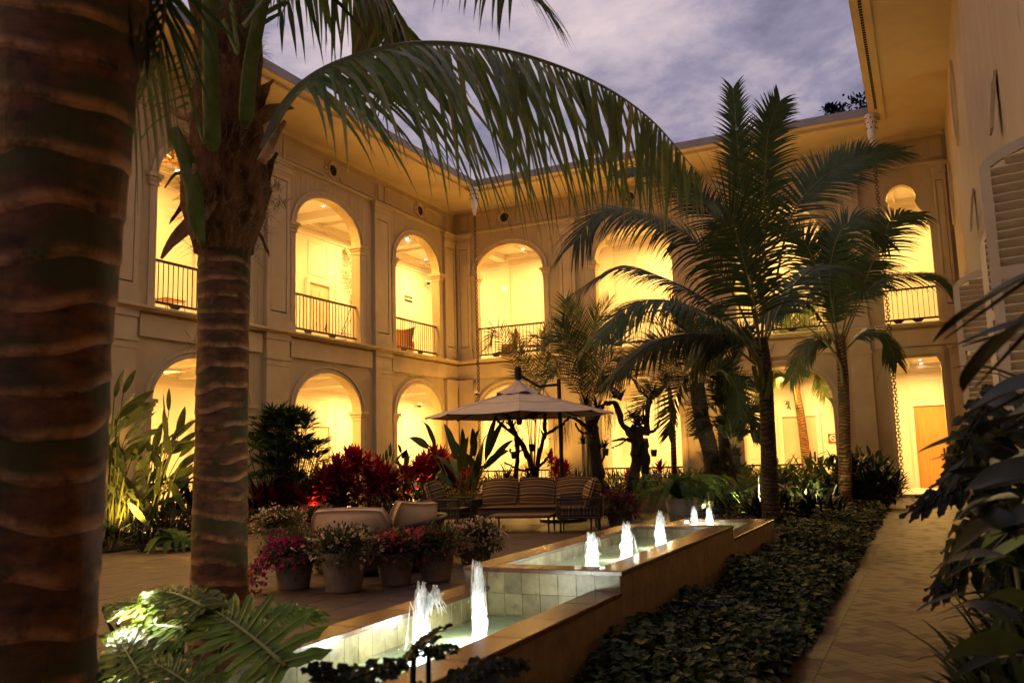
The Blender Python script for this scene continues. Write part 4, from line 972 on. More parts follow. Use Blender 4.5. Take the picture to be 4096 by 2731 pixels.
for pts, dz, L, mt, dr, nr in Mf:
    frond(t3, path3(pts, Zm-.05, dz), L*1.4, 88, mt, w=.054, droop=dr*1.3, lift=.05 if dr < .72 else -.12, nrm=nr, t0=.16, tipk=.5, r0=.03, nseg=5, samples=40, ang=(68, 30), basek=.7)
m = M(); c = pd(1752, 830, Zm); fibres(m, c, .15, c.z-.3, c.z+.35, 200, .22, .01); m.build('fibre', 'fibre', t3)
for (a, bb) in (((1762, 915), (1772, 850)), ((1745, 900), (1730, 840)), ((1752, 895), (1748, 820))):
    M().tube(spline(path3([a, ((a[0]+bb[0])/2, (a[1]+bb[1])/2), bb], Zm-.14), 6), [.05, .055, .06, .05, .045, .04], 8).build('leaf_sheath', 'greenstem', t3)
pr0 = gz(1942, 1168, 0); Zr = (pr0-EYEP).dot(FWD)
t4 = palm('straight ringed palm nearest the path, dark fronds crossing the keyhole arch', pr0, [pr0, pd(1940, 1000, Zr), pd(1936, 860, Zr), pd(1928, 770, Zr)], [.172, .142, .132, .12], ring=.085, rows=130, k=18, amp=.05, mt='bark')
Rf = [([(1928, 790), (1905, 640), (1932, 530), (1985, 502), (2040, 560)], -.6, .75, 'palm', .8, (.1, -.6, .7)),
      ([(1930, 790), (1990, 640), (2029, 543), (2053, 503), (2122, 492)], .5, .8, 'palm', .9, (.1, -.75, .5)),
      ([(1932, 800), (1985, 680), (2040, 638), (2108, 629), (2148, 634), (2188, 662)], -.5, .82, 'palm', .9, (0, -.45, .9)),
      ([(1925, 790), (1880, 640), (1850, 560), (1800, 520)], .4, .75, 'palm', .6, (.1, -.6, .7)),
      ([(1925, 800), (1860, 700), (1800, 690), (1750, 740)], -.6, .8, 'date', .9, (0, -.4, .9)),
      ([(1928, 800), (1950, 700), (1975, 620), (2010, 600), (2050, 650)], .9, .75, 'palm', .8, (.1, -.6, .7)),
      ([(1925, 820), (1890, 780), (1850, 800), (1815, 870)], .2, .7, 'palmb', 1., (0, -.5, .8)),
      ([(1935, 810), (1990, 760), (2030, 770), (2060, 830)], -.4, .65, 'palm', 1., (0, -.4, .9)),
      ([(1927, 790), (1915, 700), (1925, 600), (1910, 540)], .1, .6, 'palm', .3, (.3, -.9, .1))]
for pts, dz, L, mt, dr, nr in Rf:
    frond(t4, path3(pts, Zr-.05, dz), L*1.25, 80, mt, w=.052, droop=dr*1.2, lift=.05 if dr < .72 else -.1, nrm=nr, t0=.18, tipk=.5, r0=.027, nseg=4, samples=30)
stem(t4, path3([(1936, 880), (1928, 830), (1890, 780), (1845, 745)], Zr-.15), [.04, .035, .03, .02], 'rachis')
m = M(); c = pd(1930, 800, Zr); fibres(m, c, .14, c.z-.3, c.z+.3, 160, .2, .01); m.build('fibre', 'fibre', t4)
pb = gz(1856, 1130, 0); Zb = (pb-EYEP).dot(FWD)
t5 = palm('slim palm with a leaning curved trunk between two straighter ringed palms', pb, [pb, pd(1850, 1040, Zb), pd(1840, 960, Zb), pd(1826, 880, Zb), pd(1822, 850, Zb)], [.17, .155, .14, .12, .11], ring=.09, rows=110, k=16, amp=.05, mt='bark')
for pts, dz, L, mt, dr in (([(1824, 870), (1850, 780), (1900, 760), (1935, 830)], -.5, .7, 'palmb', .9), ([(1822, 870), (1790, 790), (1740, 790), (1700, 860)], .2, .7, 'palmb', .9), ([(1824, 860), (1815, 760), (1780, 700)], .4, .65, 'palmb', .5),
                       ([(1826, 860), (1840, 760), (1870, 690)], .2, .65, 'palmb', .5), ([(1822, 880), (1780, 860), (1745, 930)], -.3, .6, 'palmb', 1.), ([(1826, 880), (1870, 850), (1895, 910)], -.3, .6, 'palmb', 1.)):
    frond(t5, path3(pts, Zb-.05, dz), L*1.25, 60, mt, w=.05, droop=dr, lift=.1, nrm=(0, -.5, .8), t0=.18, tipk=.5, r0=.022, nseg=4, samples=24)
stem(t5, path3([(1832, 935), (1822, 880), (1800, 840), (1782, 815)], Zb-.15), [.035, .03, .025, .015], 'rachis')
m = M(); 
for i in range(14): blade(m, pd(1812+U(-4, 4), 925+U(-6, 10), Zb-.14), V3((U(-1, .2), U(-1, .4), U(-1, .6))), .22, .05, .8, 4, fold=.3)
m.build('dry_flower', 'drift', t5)
# --- shaggy date palms in front of the far wing
def shaggy(label, pts, Z, rs, fr, L=.62):
    b = pd(*pts[0], Z)
    t = thing('date_palm', label, 'palm tree', b, 0, 'shaggy date palms before the far wing')
    P = path3(pts, Z); trunk_mesh(P, rs, .07, 16, .13, 80, U(0, 6)).build('trunk', 'drift', t)
    m = M(); C = spline(P, 40)
    for i in range(150):
        k = R.randrange(2, 39); a = U(0, 2*PI); r = rs[0]*.95; p = C[k]+V3((math.cos(a)*r, math.sin(a)*r, 0)); blade(m, p, V3((math.cos(a), math.sin(a), 1.1)), U(.08, .16), .05, -.2, 2, prof=lambda x: (1, .8, .3)[round(x*2)])
    m.build('leaf_base', 'drift', t)
    for q in fr: frond(t, path3(q[0], Z, q[1] if len(q) > 1 else 0), L*1.2, 56, 'date', w=.054, droop=.35, lift=.3, nrm=(0, -.5, .8), t0=.16, tipk=.5, r0=.018, nseg=3, samples=24, ang=(62, 28), jit=.2)
    return t
shaggy('shaggy date palm with the thickest dark trunk, left of two slimmer ones', [(1642, 1110), (1632, 1040), (1612, 960), (1600, 880)], 23.0, [.24, .22, .21, .2],
       [([(1600, 880), (1560, 780), (1480, 740), (1400, 790)], -.8), ([(1598, 880), (1530, 830), (1440, 830), (1380, 900)], -.5), ([(1600, 880), (1590, 780), (1540, 700)], .3), ([(1602, 880), (1640, 790), (1700, 770), (1745, 830)], -.6), ([(1600, 890), (1560, 870), (1500, 900), (1455, 960)], -1.0), ([(1602, 890), (1650, 850), (1690, 890), (1700, 960)], -.7), ([(1600, 880), (1620, 780), (1660, 710)], .2), ([(1598, 885), (1550, 800), (1500, 790), (1430, 860)], .4), ([(1598, 890), (1580, 860), (1545, 930), (1535, 1000)], -.6)])
shaggy('shaggy date palm with a straight dark trunk between its two neighbours', [(1666, 1110), (1665, 1050), (1663, 1000), (1662, 960)], 23.6, [.17, .17, .16, .15],
       [([(1662, 960), (1630, 880), (1590, 900)], -.4), ([(1662, 960), (1690, 880), (1730, 890)], -.4), ([(1662, 960), (1655, 870), (1640, 800)], 0.), ([(1662, 965), (1620, 930), (1600, 980)], -.4), ([(1662, 965), (1700, 930), (1735, 980)], -.5), ([(1662, 960), (1675, 860), (1700, 800)], 0.)], .5)
shaggy('short shaggy date palm at the foot of the big ringed palm', [(1692, 1120), (1690, 1080), (1686, 1050), (1684, 1030)], 22.6, [.16, .15, .14, .13],
       [([(1684, 1030), (1660, 980), (1630, 980), (1600, 1000)], -.5), ([(1684, 1030), (1672, 960), (1645, 930)], -.2), ([(1686, 1030), (1710, 960), (1745, 940)], -.2), ([(1686, 1030), (1715, 990), (1745, 1010)], -.4), ([(1684, 1030), (1690, 950), (1700, 880)], 0.)], .5)
b = pd(1549, 1100, 23.4); tt = thing('slender_palm', 'slender bare palm trunk standing in the second lit ground arch of the far wing', 'palm tree', b)
trunk_mesh(path3([(1549, 1100), (1546, 1000), (1542, 940), (1537, 890)], 23.4), [.085, .075, .07, .06], .1, 12, .03, 60).build('trunk', 'bark', tt)
for q in ([(1537, 892), (1500, 830), (1450, 830), (1405, 880)], [(1537, 892), (1560, 840), (1600, 850), (1620, 900)], [(1537, 892), (1520, 810), (1490, 770)], [(1537, 892), (1545, 820), (1575, 780)], [(1537, 895), (1510, 870), (1480, 900)]):
    frond(tt, path3(q, 23.4, -.3), .5, 34, 'date', w=.025, droop=.5, lift=.15, t0=.15, r0=.014, nseg=3, samples=22)
# --- clumping areca palms by the corner
def areca(label, base, stems, L=.5):
    t = thing('areca_palm', label, 'palm tree', base, 0, 'clumping areca palms')
    for (pts, Z, dz, mt) in stems:
        frond(t, path3(pts, Z, dz), L, 34, mt, w=.032, droop=.55, lift=.3, nrm=(0, -.6, .7), t0=.42, tipk=.6, r0=.02, nseg=3, samples=28, ang=(58, 30))
    return t
Za = 24.0
AX2 = [([(1350, 1110), (1342, 900), (1290, 790), (1235, 800)], 22.8, -.3, 'areca'), ([(1351, 1110), (1356, 900), (1410, 790), (1480, 800)], 22.8, .2, 'date'), ([(1351, 1110), (1350, 900), (1360, 770), (1400, 690)], 23., .3, 'date'), ([(1350, 1110), (1344, 900), (1310, 760), (1300, 690)], 23., .3, 'areca'), ([(1351, 1110), (1360, 920), (1430, 860), (1490, 900)], 22.6, -.5, 'date'), ([(1350, 1110), (1340, 930), (1280, 860), (1230, 900)], 22.6, -.4, 'areca')]
areca('pale green areca palm rising left of the umbrella pole toward the corner railing', pd(1225, 1120, Za), [([(1225, 1120), (1216, 960), (1206, 850), (1180, 765)], Za, 0, 'areca'), ([(1225, 1120), (1222, 950), (1236, 840), (1262, 760), (1290, 735)], Za, -.5, 'areca'), ([(1226, 1120), (1230, 960), (1250, 850), (1262, 810), (1275, 860)], Za, -.6, 'areca'),
      ([(1224, 1120), (1210, 960), (1180, 840), (1140, 760), (1120, 800)], Za, -.4, 'areca'), ([(1226, 1120), (1240, 980), (1250, 860), (1240, 770), (1195, 800)], Za, -.8, 'areca'), ([(1225, 1120), (1232, 950), (1222, 860), (1176, 800), (1150, 812)], Za, -1., 'areca')], .55)
areca('taller areca palm with a pale stem, behind the second orchid tree', pd(1350, 1110, 22.6), [([(1350, 1110), (1346, 950), (1342, 800), (1325, 700)], 22.6, .3, 'areca'), ([(1350, 1110), (1345, 920), (1300, 780), (1258, 780)], 22.6, 0, 'areca'), ([(1351, 1110), (1350, 930), (1390, 780), (1450, 740)], 22.6, 0, 'areca'), ([(1350, 1110), (1352, 940), (1400, 830), (1440, 850)], 22.6, -.4, 'date'),
      ([(1350, 1110), (1346, 940), (1300, 840), (1262, 860)], 22.6, -.5, 'date'), ([(1351, 1110), (1348, 930), (1352, 800), (1372, 700)], 22.6, 0, 'areca'), ([(1350, 1110), (1346, 940), (1318, 800), (1290, 740)], 22.6, .3, 'date'), ([(1351, 1110), (1352, 950), (1380, 860), (1402, 900)], 22.6, -.6, 'date')]+AX2, .66)
# ================================================================ RAIN CHAINS
def rain_chain(x, y, ztop, zbot, label):
    t = thing('rain_chain', label, 'rain chain', (x, y, zbot), 0, 'rain chains at the eave corners')
    z = ztop
    m = M().lathe([(.16, z), (.165, z-.05), (.15, z-.06), (.145, z-.30), (.135, z-.34), (.13, z-.55), (.10, z-.70), (.055, z-.95), (.045, z-1.0)], 18, (x, y, 0)); m.build('funnel', 'white', t, smooth=True)
    m = M()
    for zz in (.12, .26, .42):
        for k in range(7):
            a = k*2*PI/7+zz*9; r = .15
            m.box((x+r*math.cos(a)-.018, y+r*math.sin(a)-.018, z-zz-.02), (x+r*math.cos(a)+.018, y+r*math.sin(a)+.018, z-zz+.012))
    m.build('funnel_slot', 'dark', t)
    m = M(); zz = z-1.0; i = 0
    while zz > zbot+.05:
        c = V3((x, y, zz-.05)); ax = (1, 0) if i % 2 else (0, 1)
        pts = [c+V3((ax[0]*.05*math.cos(a), ax[1]*.05*math.cos(a), .06*math.sin(a))) for a in [2*PI*j/8 for j in range(9)]]
        m.tube(pts, .015, 5, cap=False); zz -= .085; i += 1
    m.build('chain_links', 'chain', t)
    return t
rain_chain(XL+1.90, YB-1.90, 10.96, .9, 'copper rain chain hanging at the corner of the eaves behind the umbrella')
rain_chain(XR-1.93, YB-1.93, 10.98, .42, 'copper rain chain hanging in front of the tall lit doorway')

# ================================================================ RIGHT WING: wall, windows, shutters
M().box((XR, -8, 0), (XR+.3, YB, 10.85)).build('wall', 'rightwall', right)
def shutter(label, hinge, free, z0, z1, tilt=1, n=None):
    """arched louvred leaf standing open from the wall"""
    h, f = V3((*hinge, 0)), V3((*free, 0)); wv = f-h; W = wv.length
    t = thing('window_shutter', label, 'shutter', (hinge[0], hinge[1], z0), math.atan2(wv.y, wv.x), 'louvred shutters of the white wing')
    H = z1-z0; s = .075; th = .022; ar = W*.42
    top = lambda x: H-ar*(1-math.sqrt(max(0, 1-((W-x)/W*.98)**2))) if True else H
    top = lambda x: H-ar+ar*math.sqrt(max(0, 1-((x-.02)/W)**2)) if tilt > 0 else H-ar+ar*math.sqrt(max(0, 1-((x)/W)**2))
    m = M()
    def slab(xs, lo, hi):
        k = len(xs); m.add([(x, -th, lo(x)) for x in xs]+[(x, -th, hi(x)) for x in xs]+[(x, th, lo(x)) for x in xs]+[(x, th, hi(x)) for x in xs],
              [(i, i+1, k+i+1, k+i) for i in range(k-1)]+[(2*k+i, 3*k+i, 3*k+i+1, 2*k+i+1) for i in range(k-1)]+[(k+i, k+i+1, 3*k+i+1, 3*k+i) for i in range(k-1)]+[(i, 2*k+i, 2*k+i+1, i+1) for i in range(k-1)]+[(0, k, 3*k, 2*k), (k-1, 3*k-1, 4*k-1, 2*k-1)])
    xs = [lerp(0, W, i/12) for i in range(13)]
    slab([0, s], lambda x: 0, top); slab([W-s, W], lambda x: 0, top); xi = [lerp(s, W-s, i/12) for i in range(13)]
    slab(xi, lambda x: top(x)-.085, top); slab([s, W-s], lambda x: 0, lambda x: .12); slab([s, W-s], lambda x: H*.50, lambda x: H*.50+.10)
    m.build('frame', 'shutter', t, local=True)
    z = .14; pr = None
    while z < H-.12:
        if not (H*.50-.05 < z < H*.5+.09):
            xr = W-s
            while top(xr)-.085 < z+.05 and xr > s+.1: xr -= .02
            if xr > s+.08:
                if xr > W-s-.001 and pr: inst(pr, t, (0, 0, z))
                else:
                    q = M().add([(s, -.03, 0), (xr, -.03, 0), (xr, .03, .055), (s, .03, .055), (s, -.036, .008), (xr, -.036, .008), (xr, .024, .063), (s, .024, .063)], [(0, 1, 2, 3), (7, 6, 5, 4), (0, 4, 5, 1), (2, 6, 7, 3), (1, 5, 6, 2), (0, 3, 7, 4)]).build('slat', 'shutter', t, local=True); q.location = (0, 0, z)
                    if xr > W-s-.001: pr = q
        z += .072
    return t
shutter('large cream louvred shutter standing open at the right edge, nearest of three', (XR-.01, 7.35), (.545, 7.5), 1.62, 3.86)
shutter('middle louvred shutter seen in shade from behind, light between its slats', (XR-.01, 9.35), (.665, 10.0), 1.62, 3.86, -1)
shutter('farthest cream louvred shutter, its free edge beside the keyhole arch railing', (XR-.01, 12.9), (.48, 13.0), 1.62, 3.86)
shutter('lower sliver of a louvred shutter beside the lit doorway frame', (XR-.01, 20.6), (.95, 20.9), 1.62, 3.86, -1)
def window(label, y, z0, z1, w=1.3):
    t = thing('casement_window', label, 'window', (XR, y, z0)); m = M()
    m.box((XR-.05, y-w/2-.1, z0-.08), (XR-.001, y-w/2, z1)); m.box((XR-.05, y+w/2, z0-.08), (XR-.001, y+w/2+.1, z1)); m.box((XR-.05, y-w/2, z1-.1), (XR-.001, y+w/2, z1)); m.box((XR-.09, y-w/2-.14, z0-.16), (XR-.001, y+w/2+.14, z0-.081)); m.build('frame', 'trim', t)
    M().box((XR-.02, y-w/2, z0), (XR-.0015, y+w/2, z1-.1)).build('pane', 'pane', t)
    M().box((XR-.04, y-.03, z0), (XR-.021, y+.03, z1-.1)).box((XR-.04, y-w/2, lerp(z0, z1, .5)), (XR-.022, y+w/2, lerp(z0, z1, .5)+.04)).build('glazing_bar', 'trim', t)
window('dark window behind the nearest open shutter leaves', 8.35, 1.62, 3.75); window('dark window behind the farthest open shutter', 13.85, 1.62, 3.75); window('dark window near the doorway end of the white wing', 21.4, 1.62, 3.75)
def hopper(label, y, z0, z1):
    """small top window tilted out from the wall"""
    t = thing('tilted_window', label, 'window', (XR, y, z0), 0, 'tilted upper windows of the white wing'); h = z1-z0; w = .34
    fr = lambda a, q: V3((XR-.005-q*.10, y+a, z0+h*(1-q*.96)))
    m = M()
    for a0, a1, q0, q1 in ((-w/2, -w/2+.05, 0, 1), (w/2-.05, w/2, 0, 1), (-w/2+.05, w/2-.05, 0, .08), (-w/2+.05, w/2-.05, .92, 1)):
        c = [fr(a0, q0), fr(a1, q0), fr(a1, q1), fr(a0, q1)]; o = V3((-.04, 0, -.012)); m.add(c+[x+o for x in c], [(0, 1, 2, 3), (7, 6, 5, 4), (0, 4, 5, 1), (1, 5, 6, 2), (2, 6, 7, 3), (3, 7, 4, 0)])
    m.build('sash', 'trim', t)
    M().add([fr(-w/2+.05, .08), fr(w/2-.05, .08), fr(w/2-.05, .92), fr(-w/2+.05, .92)], [(0, 1, 2, 3)]).build('pane', 'pane', t)
hopper('larger tilted-out upper window above the nearest shutter', 12.6, 5.55, 6.35); hopper('smaller tilted-out upper window above the middle shutter', 18.6, 5.6, 6.4)
def oval(label, y, z, a, b):
    t = thing('oval_window', label, 'window', (XR, y, z), 0, 'oval windows high on the white wing'); m = M(); n = 28
    for (r0, r1, p0, p1) in ((1, 1.02, 0, .05), (1.02, 1.16, .05, .06), (1.16, 1.2, .06, 0)):
        for i in range(n):
            u, v = 2*PI*i/n, 2*PI*(i+1)/n
            m.add([(XR-p0-.0005, y+a*r0*math.cos(u), z+b*r0*math.sin(u)), (XR-p1-.0005, y+a*r1*math.cos(u), z+b*r1*math.sin(u)), (XR-p1-.0005, y+a*r1*math.cos(v), z+b*r1*math.sin(v)), (XR-p0-.0005, y+a*r0*math.cos(v), z+b*r0*math.sin(v))], [(0, 1, 2, 3)])
    m.build('frame', 'trim', t); M().add([(XR-.004, y+a*math.cos(2*PI*i/n), z+b*math.sin(2*PI*i/n)) for i in range(n)], [tuple(range(n))]).build('pane', 'trim', t)
oval('oval window high under the eave, nearer of two', 21.6, 9.3, .62, .85); oval('oval window high under the eave, next to the far wing', 26.9, 8.6, .5, .8)

# ================================================================ FURNITURE
def puffy(m, c, ax, ay, az, n=11, bul=.5, crown=.16, sag=0., ex=4, pw=.5, k4=.06):
    """cushion: rounded pillow box; ax, ay, az half-size vectors (az is the thickness)"""
    c, ax, ay, az = V3(c), V3(ax), V3(ay), V3(az); k = n+1; b = len(m.v); uv = []
    for sd in (1, -1):
        for i in range(k):
            for j in range(k):
                x, y = -1+2*i/n, -1+2*j/n; e = (1-abs(x)**ex)*(1-abs(y)**ex)
                X = x*math.sqrt(1-k4*y*y); Y = y*math.sqrt(1-k4*x*x)
                m.v.append(tuple(c+ax*X+ay*(Y-sag*(1-x*x)*(y > -.5))+az*sd*(bul+(1-bul)*max(0, e)**pw+crown*e*(1+.1*math.sin(5*x+3*y))))); uv.append(((x+1)/2, (y+1)/2))
    for sd in (0, 1):
        for i in range(n):
            for j in range(n):
                q = [b+sd*k*k+p for p in (i*k+j, (i+1)*k+j, (i+1)*k+j+1, i*k+j+1)]; m.f.append(tuple(q if sd == 0 else q[::-1])); m.mi.append(0)
    ring = [i*k for i in range(k)]+[n*k+j for j in range(1, k)]+[i*k+n for i in range(n-1, -1, -1)]+[j for j in range(n-1, 0, -1)]
    for i in range(len(ring)):
        p, q = ring[i], ring[(i+1) % len(ring)]; m.f.append((b+p, b+q, b+k*k+q, b+k*k+p)); m.mi.append(0)
    m.uv = (m.uv or [])+uv
def piping(m, c, ax, ay, az, sd=1, r=.007, k=.52, k4=.06, sag=0.):
    c, ax, ay, az = V3(c), V3(ax), V3(ay), V3(az); P = []
    for a, bb, e in ((V3((-1, -1, 0)), V3((1, -1, 0)), 8), (V3((1, -1, 0)), V3((1, 1, 0)), 8), (V3((1, 1, 0)), V3((-1, 1, 0)), 8), (V3((-1, 1, 0)), V3((-1, -1, 0)), 8)):
        for i in range(e):
            p = a.lerp(bb, i/e); P.append(c+ax*p.x*math.sqrt(1-k4*p.y**2)*.99+ay*(p.y*math.sqrt(1-k4*p.x**2)-sag*(1-p.x**2)*(p.y > -.5))*.99+az*sd*k)
    P.append(P[0]); m.tube(P, r, 5, cap=False)
def cushion(parent, name, c, ax, ay, az, mt, sag=0., **kw):
    m = M(); puffy(m, c, ax, ay, az, sag=sag, **kw); o = m.build(name, mt, parent, smooth=True, local=True)
    me = o.data; uvl = me.uv_layers.new(name='UVMap')
    for lp in me.loops: uvl.data[lp.index].uv = m.uv[lp.vertex_index] if lp.vertex_index < len(m.uv) else (0, 0)
    kk = dict(k=kw.get('bul', .5), k4=kw.get('k4', .06), sag=sag); p = M(); piping(p, c, ax, ay, az, 1, **kk); piping(p, c, ax, ay, az, -1, **kk); q = p.build('piping', mt, o, smooth=True, local=True)
    return o
def woven(parent, a, b, h0, h1, name='woven_panel', n=None, mt='wicker', lean=V3((0, 0, 0))):
    """rope panel: top and bottom rail with many cords between"""
    a, b = V3(a), V3(b); L = (b-a).length; n = n or int(L/.024); m = M(); e0 = V3((0, 0, h0)); e1 = V3((0, 0, h1))+lean
    m.tube([a+e1, b+e1], .022, 6); m.tube([a+e0, b+e0], .02, 6); m.tube([a+e0, a+e1], .02, 6); m.tube([b+e0, b+e1], .02, 6)
    for i in range(n):
        p = a.lerp(b, (i+.5)/n); m.tube([p+e0, p+e0.lerp(e1, .5), p+e1], .0075, 4, cap=False)
    return m.build(name, mt, parent, local=True)
def leg(parent, p, h, r=.022): return M().tube([(p[0], p[1], 0), (p[0], p[1], h)], [r*.7, r], 8).build('leg', 'wicker', parent, local=True)
def seat_set(label, cat, name, loc, rz, W, D, seats, mt, backs, group=None, hs=.40, arm=.62, backh=.62):
    t = thing(name, label, cat, loc, rz, group); w, d = W/2, D/2; f = M()
    f.box((-w, -d, hs-.13), (w, d, hs-.09)).build('seat_frame', 'wicker', t, local=True)
    for sx in (-1, 1):
        for sy in (-1, 1): leg(t, (sx*(w-.05), sy*(d-.05)), hs-.1)
    for i in range(seats):
        cw = (W-.16)/seats; cushion(t, 'seat_cushion', (-w+.08+cw*(i+.5), -.03, hs), (cw/2-.004, 0, 0), (0, d-.05, 0), (0, 0, .085), mt, bul=.75, crown=.12)
    woven(t, (-w, d, 0), (w, d, 0), hs-.1, backh); woven(t, (-w, -d, 0), (-w, d, 0), hs-.1, arm); woven(t, (w, -d, 0), (w, d, 0), hs-.1, arm)
    for i in range(backs):
        cw = (W-.14)/backs; x = -w+.07+cw*(i+.5)
        cushion(t, 'back_cushion', (x, d-.17+.04*(i % 2), hs+.36), (cw/2-.006, 0, .01*(-1)**i), (.006*(-1)**i, .10, .29), (0, .10, -.035), mt, bul=.25, crown=.65, ex=2.2, pw=.7, k4=.16)
    return t
ps = pd(1225, 1195, 17.9); ps.z = 0
seat_set('long outdoor sofa with brown striped cushions before the planter wall', 'sofa', 'sofa', (ps.x, ps.y+.1, 0), rad(13), 2.55, .86, 1, 'stripe', 3)
pa = gz(1318, 1222); seat_set('dark woven armchair with a striped back cushion, right of the coffee table', 'armchair', 'armchair', (pa.x+.05, pa.y+.25, 0), rad(-72), .86, .84, 1, 'stripe', 1, 'woven armchairs with striped cushions', arm=.66, backh=.70)
pa = gz(1012, 1222); seat_set('dark woven armchair with a striped back cushion, behind the cream sofa', 'armchair', 'armchair', (pa.x, pa.y+.3, 0), rad(98), .86, .84, 1, 'stripe', 1, 'woven armchairs with striped cushions', arm=.66, backh=.70)
# cream sofa seen from behind
pc = gz(862, 1306); cs = thing('loveseat', 'rounded dark woven loveseat with cream cushions, its back to the fountain', 'sofa', (pc.x, pc.y, 0), rad(180+37))
m = M(); m.lathe([(.0, .05), (.84, .05), (.86, .09), (.86, .30), (.84, .34), (.0, .34)], 30); m.build('base', 'wicker', cs, local=True)
m = M(); n = 74
def bk(i): a = rad(lerp(-22, 202, i/n)); hh = .58-.13*math.cos(a); return V3((.86*math.cos(a), .86*math.sin(a), .30)), V3((1.0*math.cos(a), 1.0*math.sin(a), hh))
m.tube([bk(i)[1] for i in range(n+1)], .028, 7); m.tube([bk(i)[0] for i in range(n+1)], .022, 6)
for i in range(n+1): m.tube([bk(i)[0], bk(i)[1]], .008, 4, cap=False)
m.build('woven_back', 'wicker', cs, local=True)
for i in range(5): 
    a = 2*PI*i/5; leg(cs, (.7*math.cos(a), .7*math.sin(a)), .06, .03)
m = M(); m.lathe([(.0, .34), (.80, .34), (.84, .38), (.84, .46), (.80, .50), (.0, .52)], 30); m.build('seat_cushion', 'cream', cs, smooth=True, local=True)
cushion(cs, 'back_cushion', (.34, .60, .66), (.50, -.20, .0), (.03, .10, .235), (.07, .15, -.05), 'cream', bul=.30, crown=.55, sag=.07, ex=2.0, pw=.8, k4=.26)
cushion(cs, 'back_cushion', (-.50, .46, .70), (.31, .30, .03), (-.06, .10, .27), (-.11, .12, -.04), 'cream', bul=.30, crown=.6, sag=.20, ex=2.0, pw=.8, k4=.26)
# coffee table
p1, p2 = gz(1161, 1214), gz(1222, 1233); pc = (p1+p2)/2
tb = thing('coffee_table', 'low rectangular coffee table in front of the striped sofa', 'table', (pc.x+.05, pc.y+.15, 0), rad(13))
M().box((-.62, -.36, .335), (.62, .36, .36)).build('tabletop', 'stripe_wood', tb, local=True); M().box((-.64, -.38, .30), (.64, .38, .334)).build('frame', 'wicker', tb, local=True)
for sx in (-1, 1):
    for sy in (-1, 1): leg(tb, (sx*.58, sy*.32), .30, .024)
# cantilever umbrella
uc = py(1192, 940, 18.2); UZ = py(1192, 892, 18.2).z; RR = 2.22; rimz = 2.46
um = thing('patio_umbrella', 'large grey octagonal cantilever umbrella over the striped sofas', 'umbrella', (-7.75, 18.75, 0))
def rim(i, r, z, sag=0.): a = 2*PI*i/8+rad(25.5-90)+PI/8*0; return V3((uc.x+r*math.cos(a), uc.y+r*math.sin(a), z))
H = lambda q: lerp(UZ, rimz, q**.95)
for i in range(8):
    m = M(); k = 9; g = 8; vs = []
    for a in range(k+1):
        q = lerp(.16, 1, a/k)
        for b in range(g+1):
            u = b/g; p = rim(i, RR*q, H(q)).lerp(rim(i+1, RR*q, H(q)), u); p.z -= .03*math.sin(PI*u)*q**1.5; 
            c = V3((uc.x, uc.y, p.z)); p = p+(c-p)*(.03*math.sin(PI*u)*(q == 1)); vs.append(p)
    m.add(vs, [(a*(g+1)+b, a*(g+1)+b+1, (a+1)*(g+1)+b+1, (a+1)*(g+1)+b) for a in range(k) for b in range(g)])
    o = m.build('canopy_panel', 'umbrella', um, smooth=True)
    mm = M(); mm.tube([rim(i, RR*.16, H(.16)+.004), rim(i, RR*.6, H(.6)+.004), rim(i, RR, H(1)+.004)], .007, 4); mm.tube([rim(i, RR*.6, H(.6)+.006).lerp(rim(i+1, RR*.6, H(.6)+.006), u)-V3((0, 0, .03*math.sin(PI*u)*.6**1.5)) for u in [j/8 for j in range(9)]], .006, 4); mm.build('seam', 'umbrella', o)
    M().tube([rim(i, .12, H(.1)-.12), rim(i, RR*.5, H(.5)-.06), rim(i, RR*.99, H(.99)-.03)], .016, 5).build('rib', 'iron', um)
    M().tube([V3((uc.x, uc.y, rimz-.12)), rim(i, RR*.5, H(.5)-.07)], .012, 5).build('strut', 'iron', um)
m = M(); k = 32
for a in range(5):
    q = a/4; 
    for b in range(k): 
        an = 2*PI*b/k; r = lerp(.04, .52, q)*(1+.05*math.cos(8*an)); m.v.append((uc.x+r*math.cos(an), uc.y+r*math.sin(an), lerp(UZ+.20, H(.24)+.05, q**.75)+.03*math.sin(an*5)*q-.035*q*abs(math.sin(4*an))))
m.f = [(a*k+b, a*k+(b+1) % k, (a+1)*k+(b+1) % k, (a+1)*k+b) for a in range(4) for b in range(k)]; m.mi = [0]*len(m.f); m.build('vent_cap', 'umbrella', um, smooth=True)
M().tube([V3((uc.x, uc.y, rimz-.16)), V3((uc.x, uc.y, UZ+.2))], .03, 8).lathe([(.05, rimz-.22), (.07, rimz-.16), (.07, rimz-.08), (.03, rimz-.05)], 12, (uc.x, uc.y, 0)).build('hub', 'iron', um)
pb = V3((-7.75, 18.75, 0)); pt = py(1271, 872, 18.75)
M().tube([V3((pb.x, pb.y, .1)), V3((pb.x, pb.y, pt.z))], .048, 10).build('pole', 'iron', um)
M().tube([V3((pb.x, pb.y, pt.z-.12)), V3((pb.x, pb.y, pt.z-.5)).lerp(V3((uc.x, uc.y, UZ+.30)), .3)*0+V3((lerp(pb.x, uc.x, .5), lerp(pb.y, uc.y, .5), pt.z-.16)), V3((uc.x, uc.y, UZ+.34))], .035, 8).build('arm', 'iron', um)
M().lathe([(.0, UZ+.20), (.075, UZ+.20), (.085, UZ+.26), (.085, UZ+.48), (.06, UZ+.52), (.0, UZ+.52)], 12, (uc.x, uc.y, 0)).build('hanger', 'iron', um)
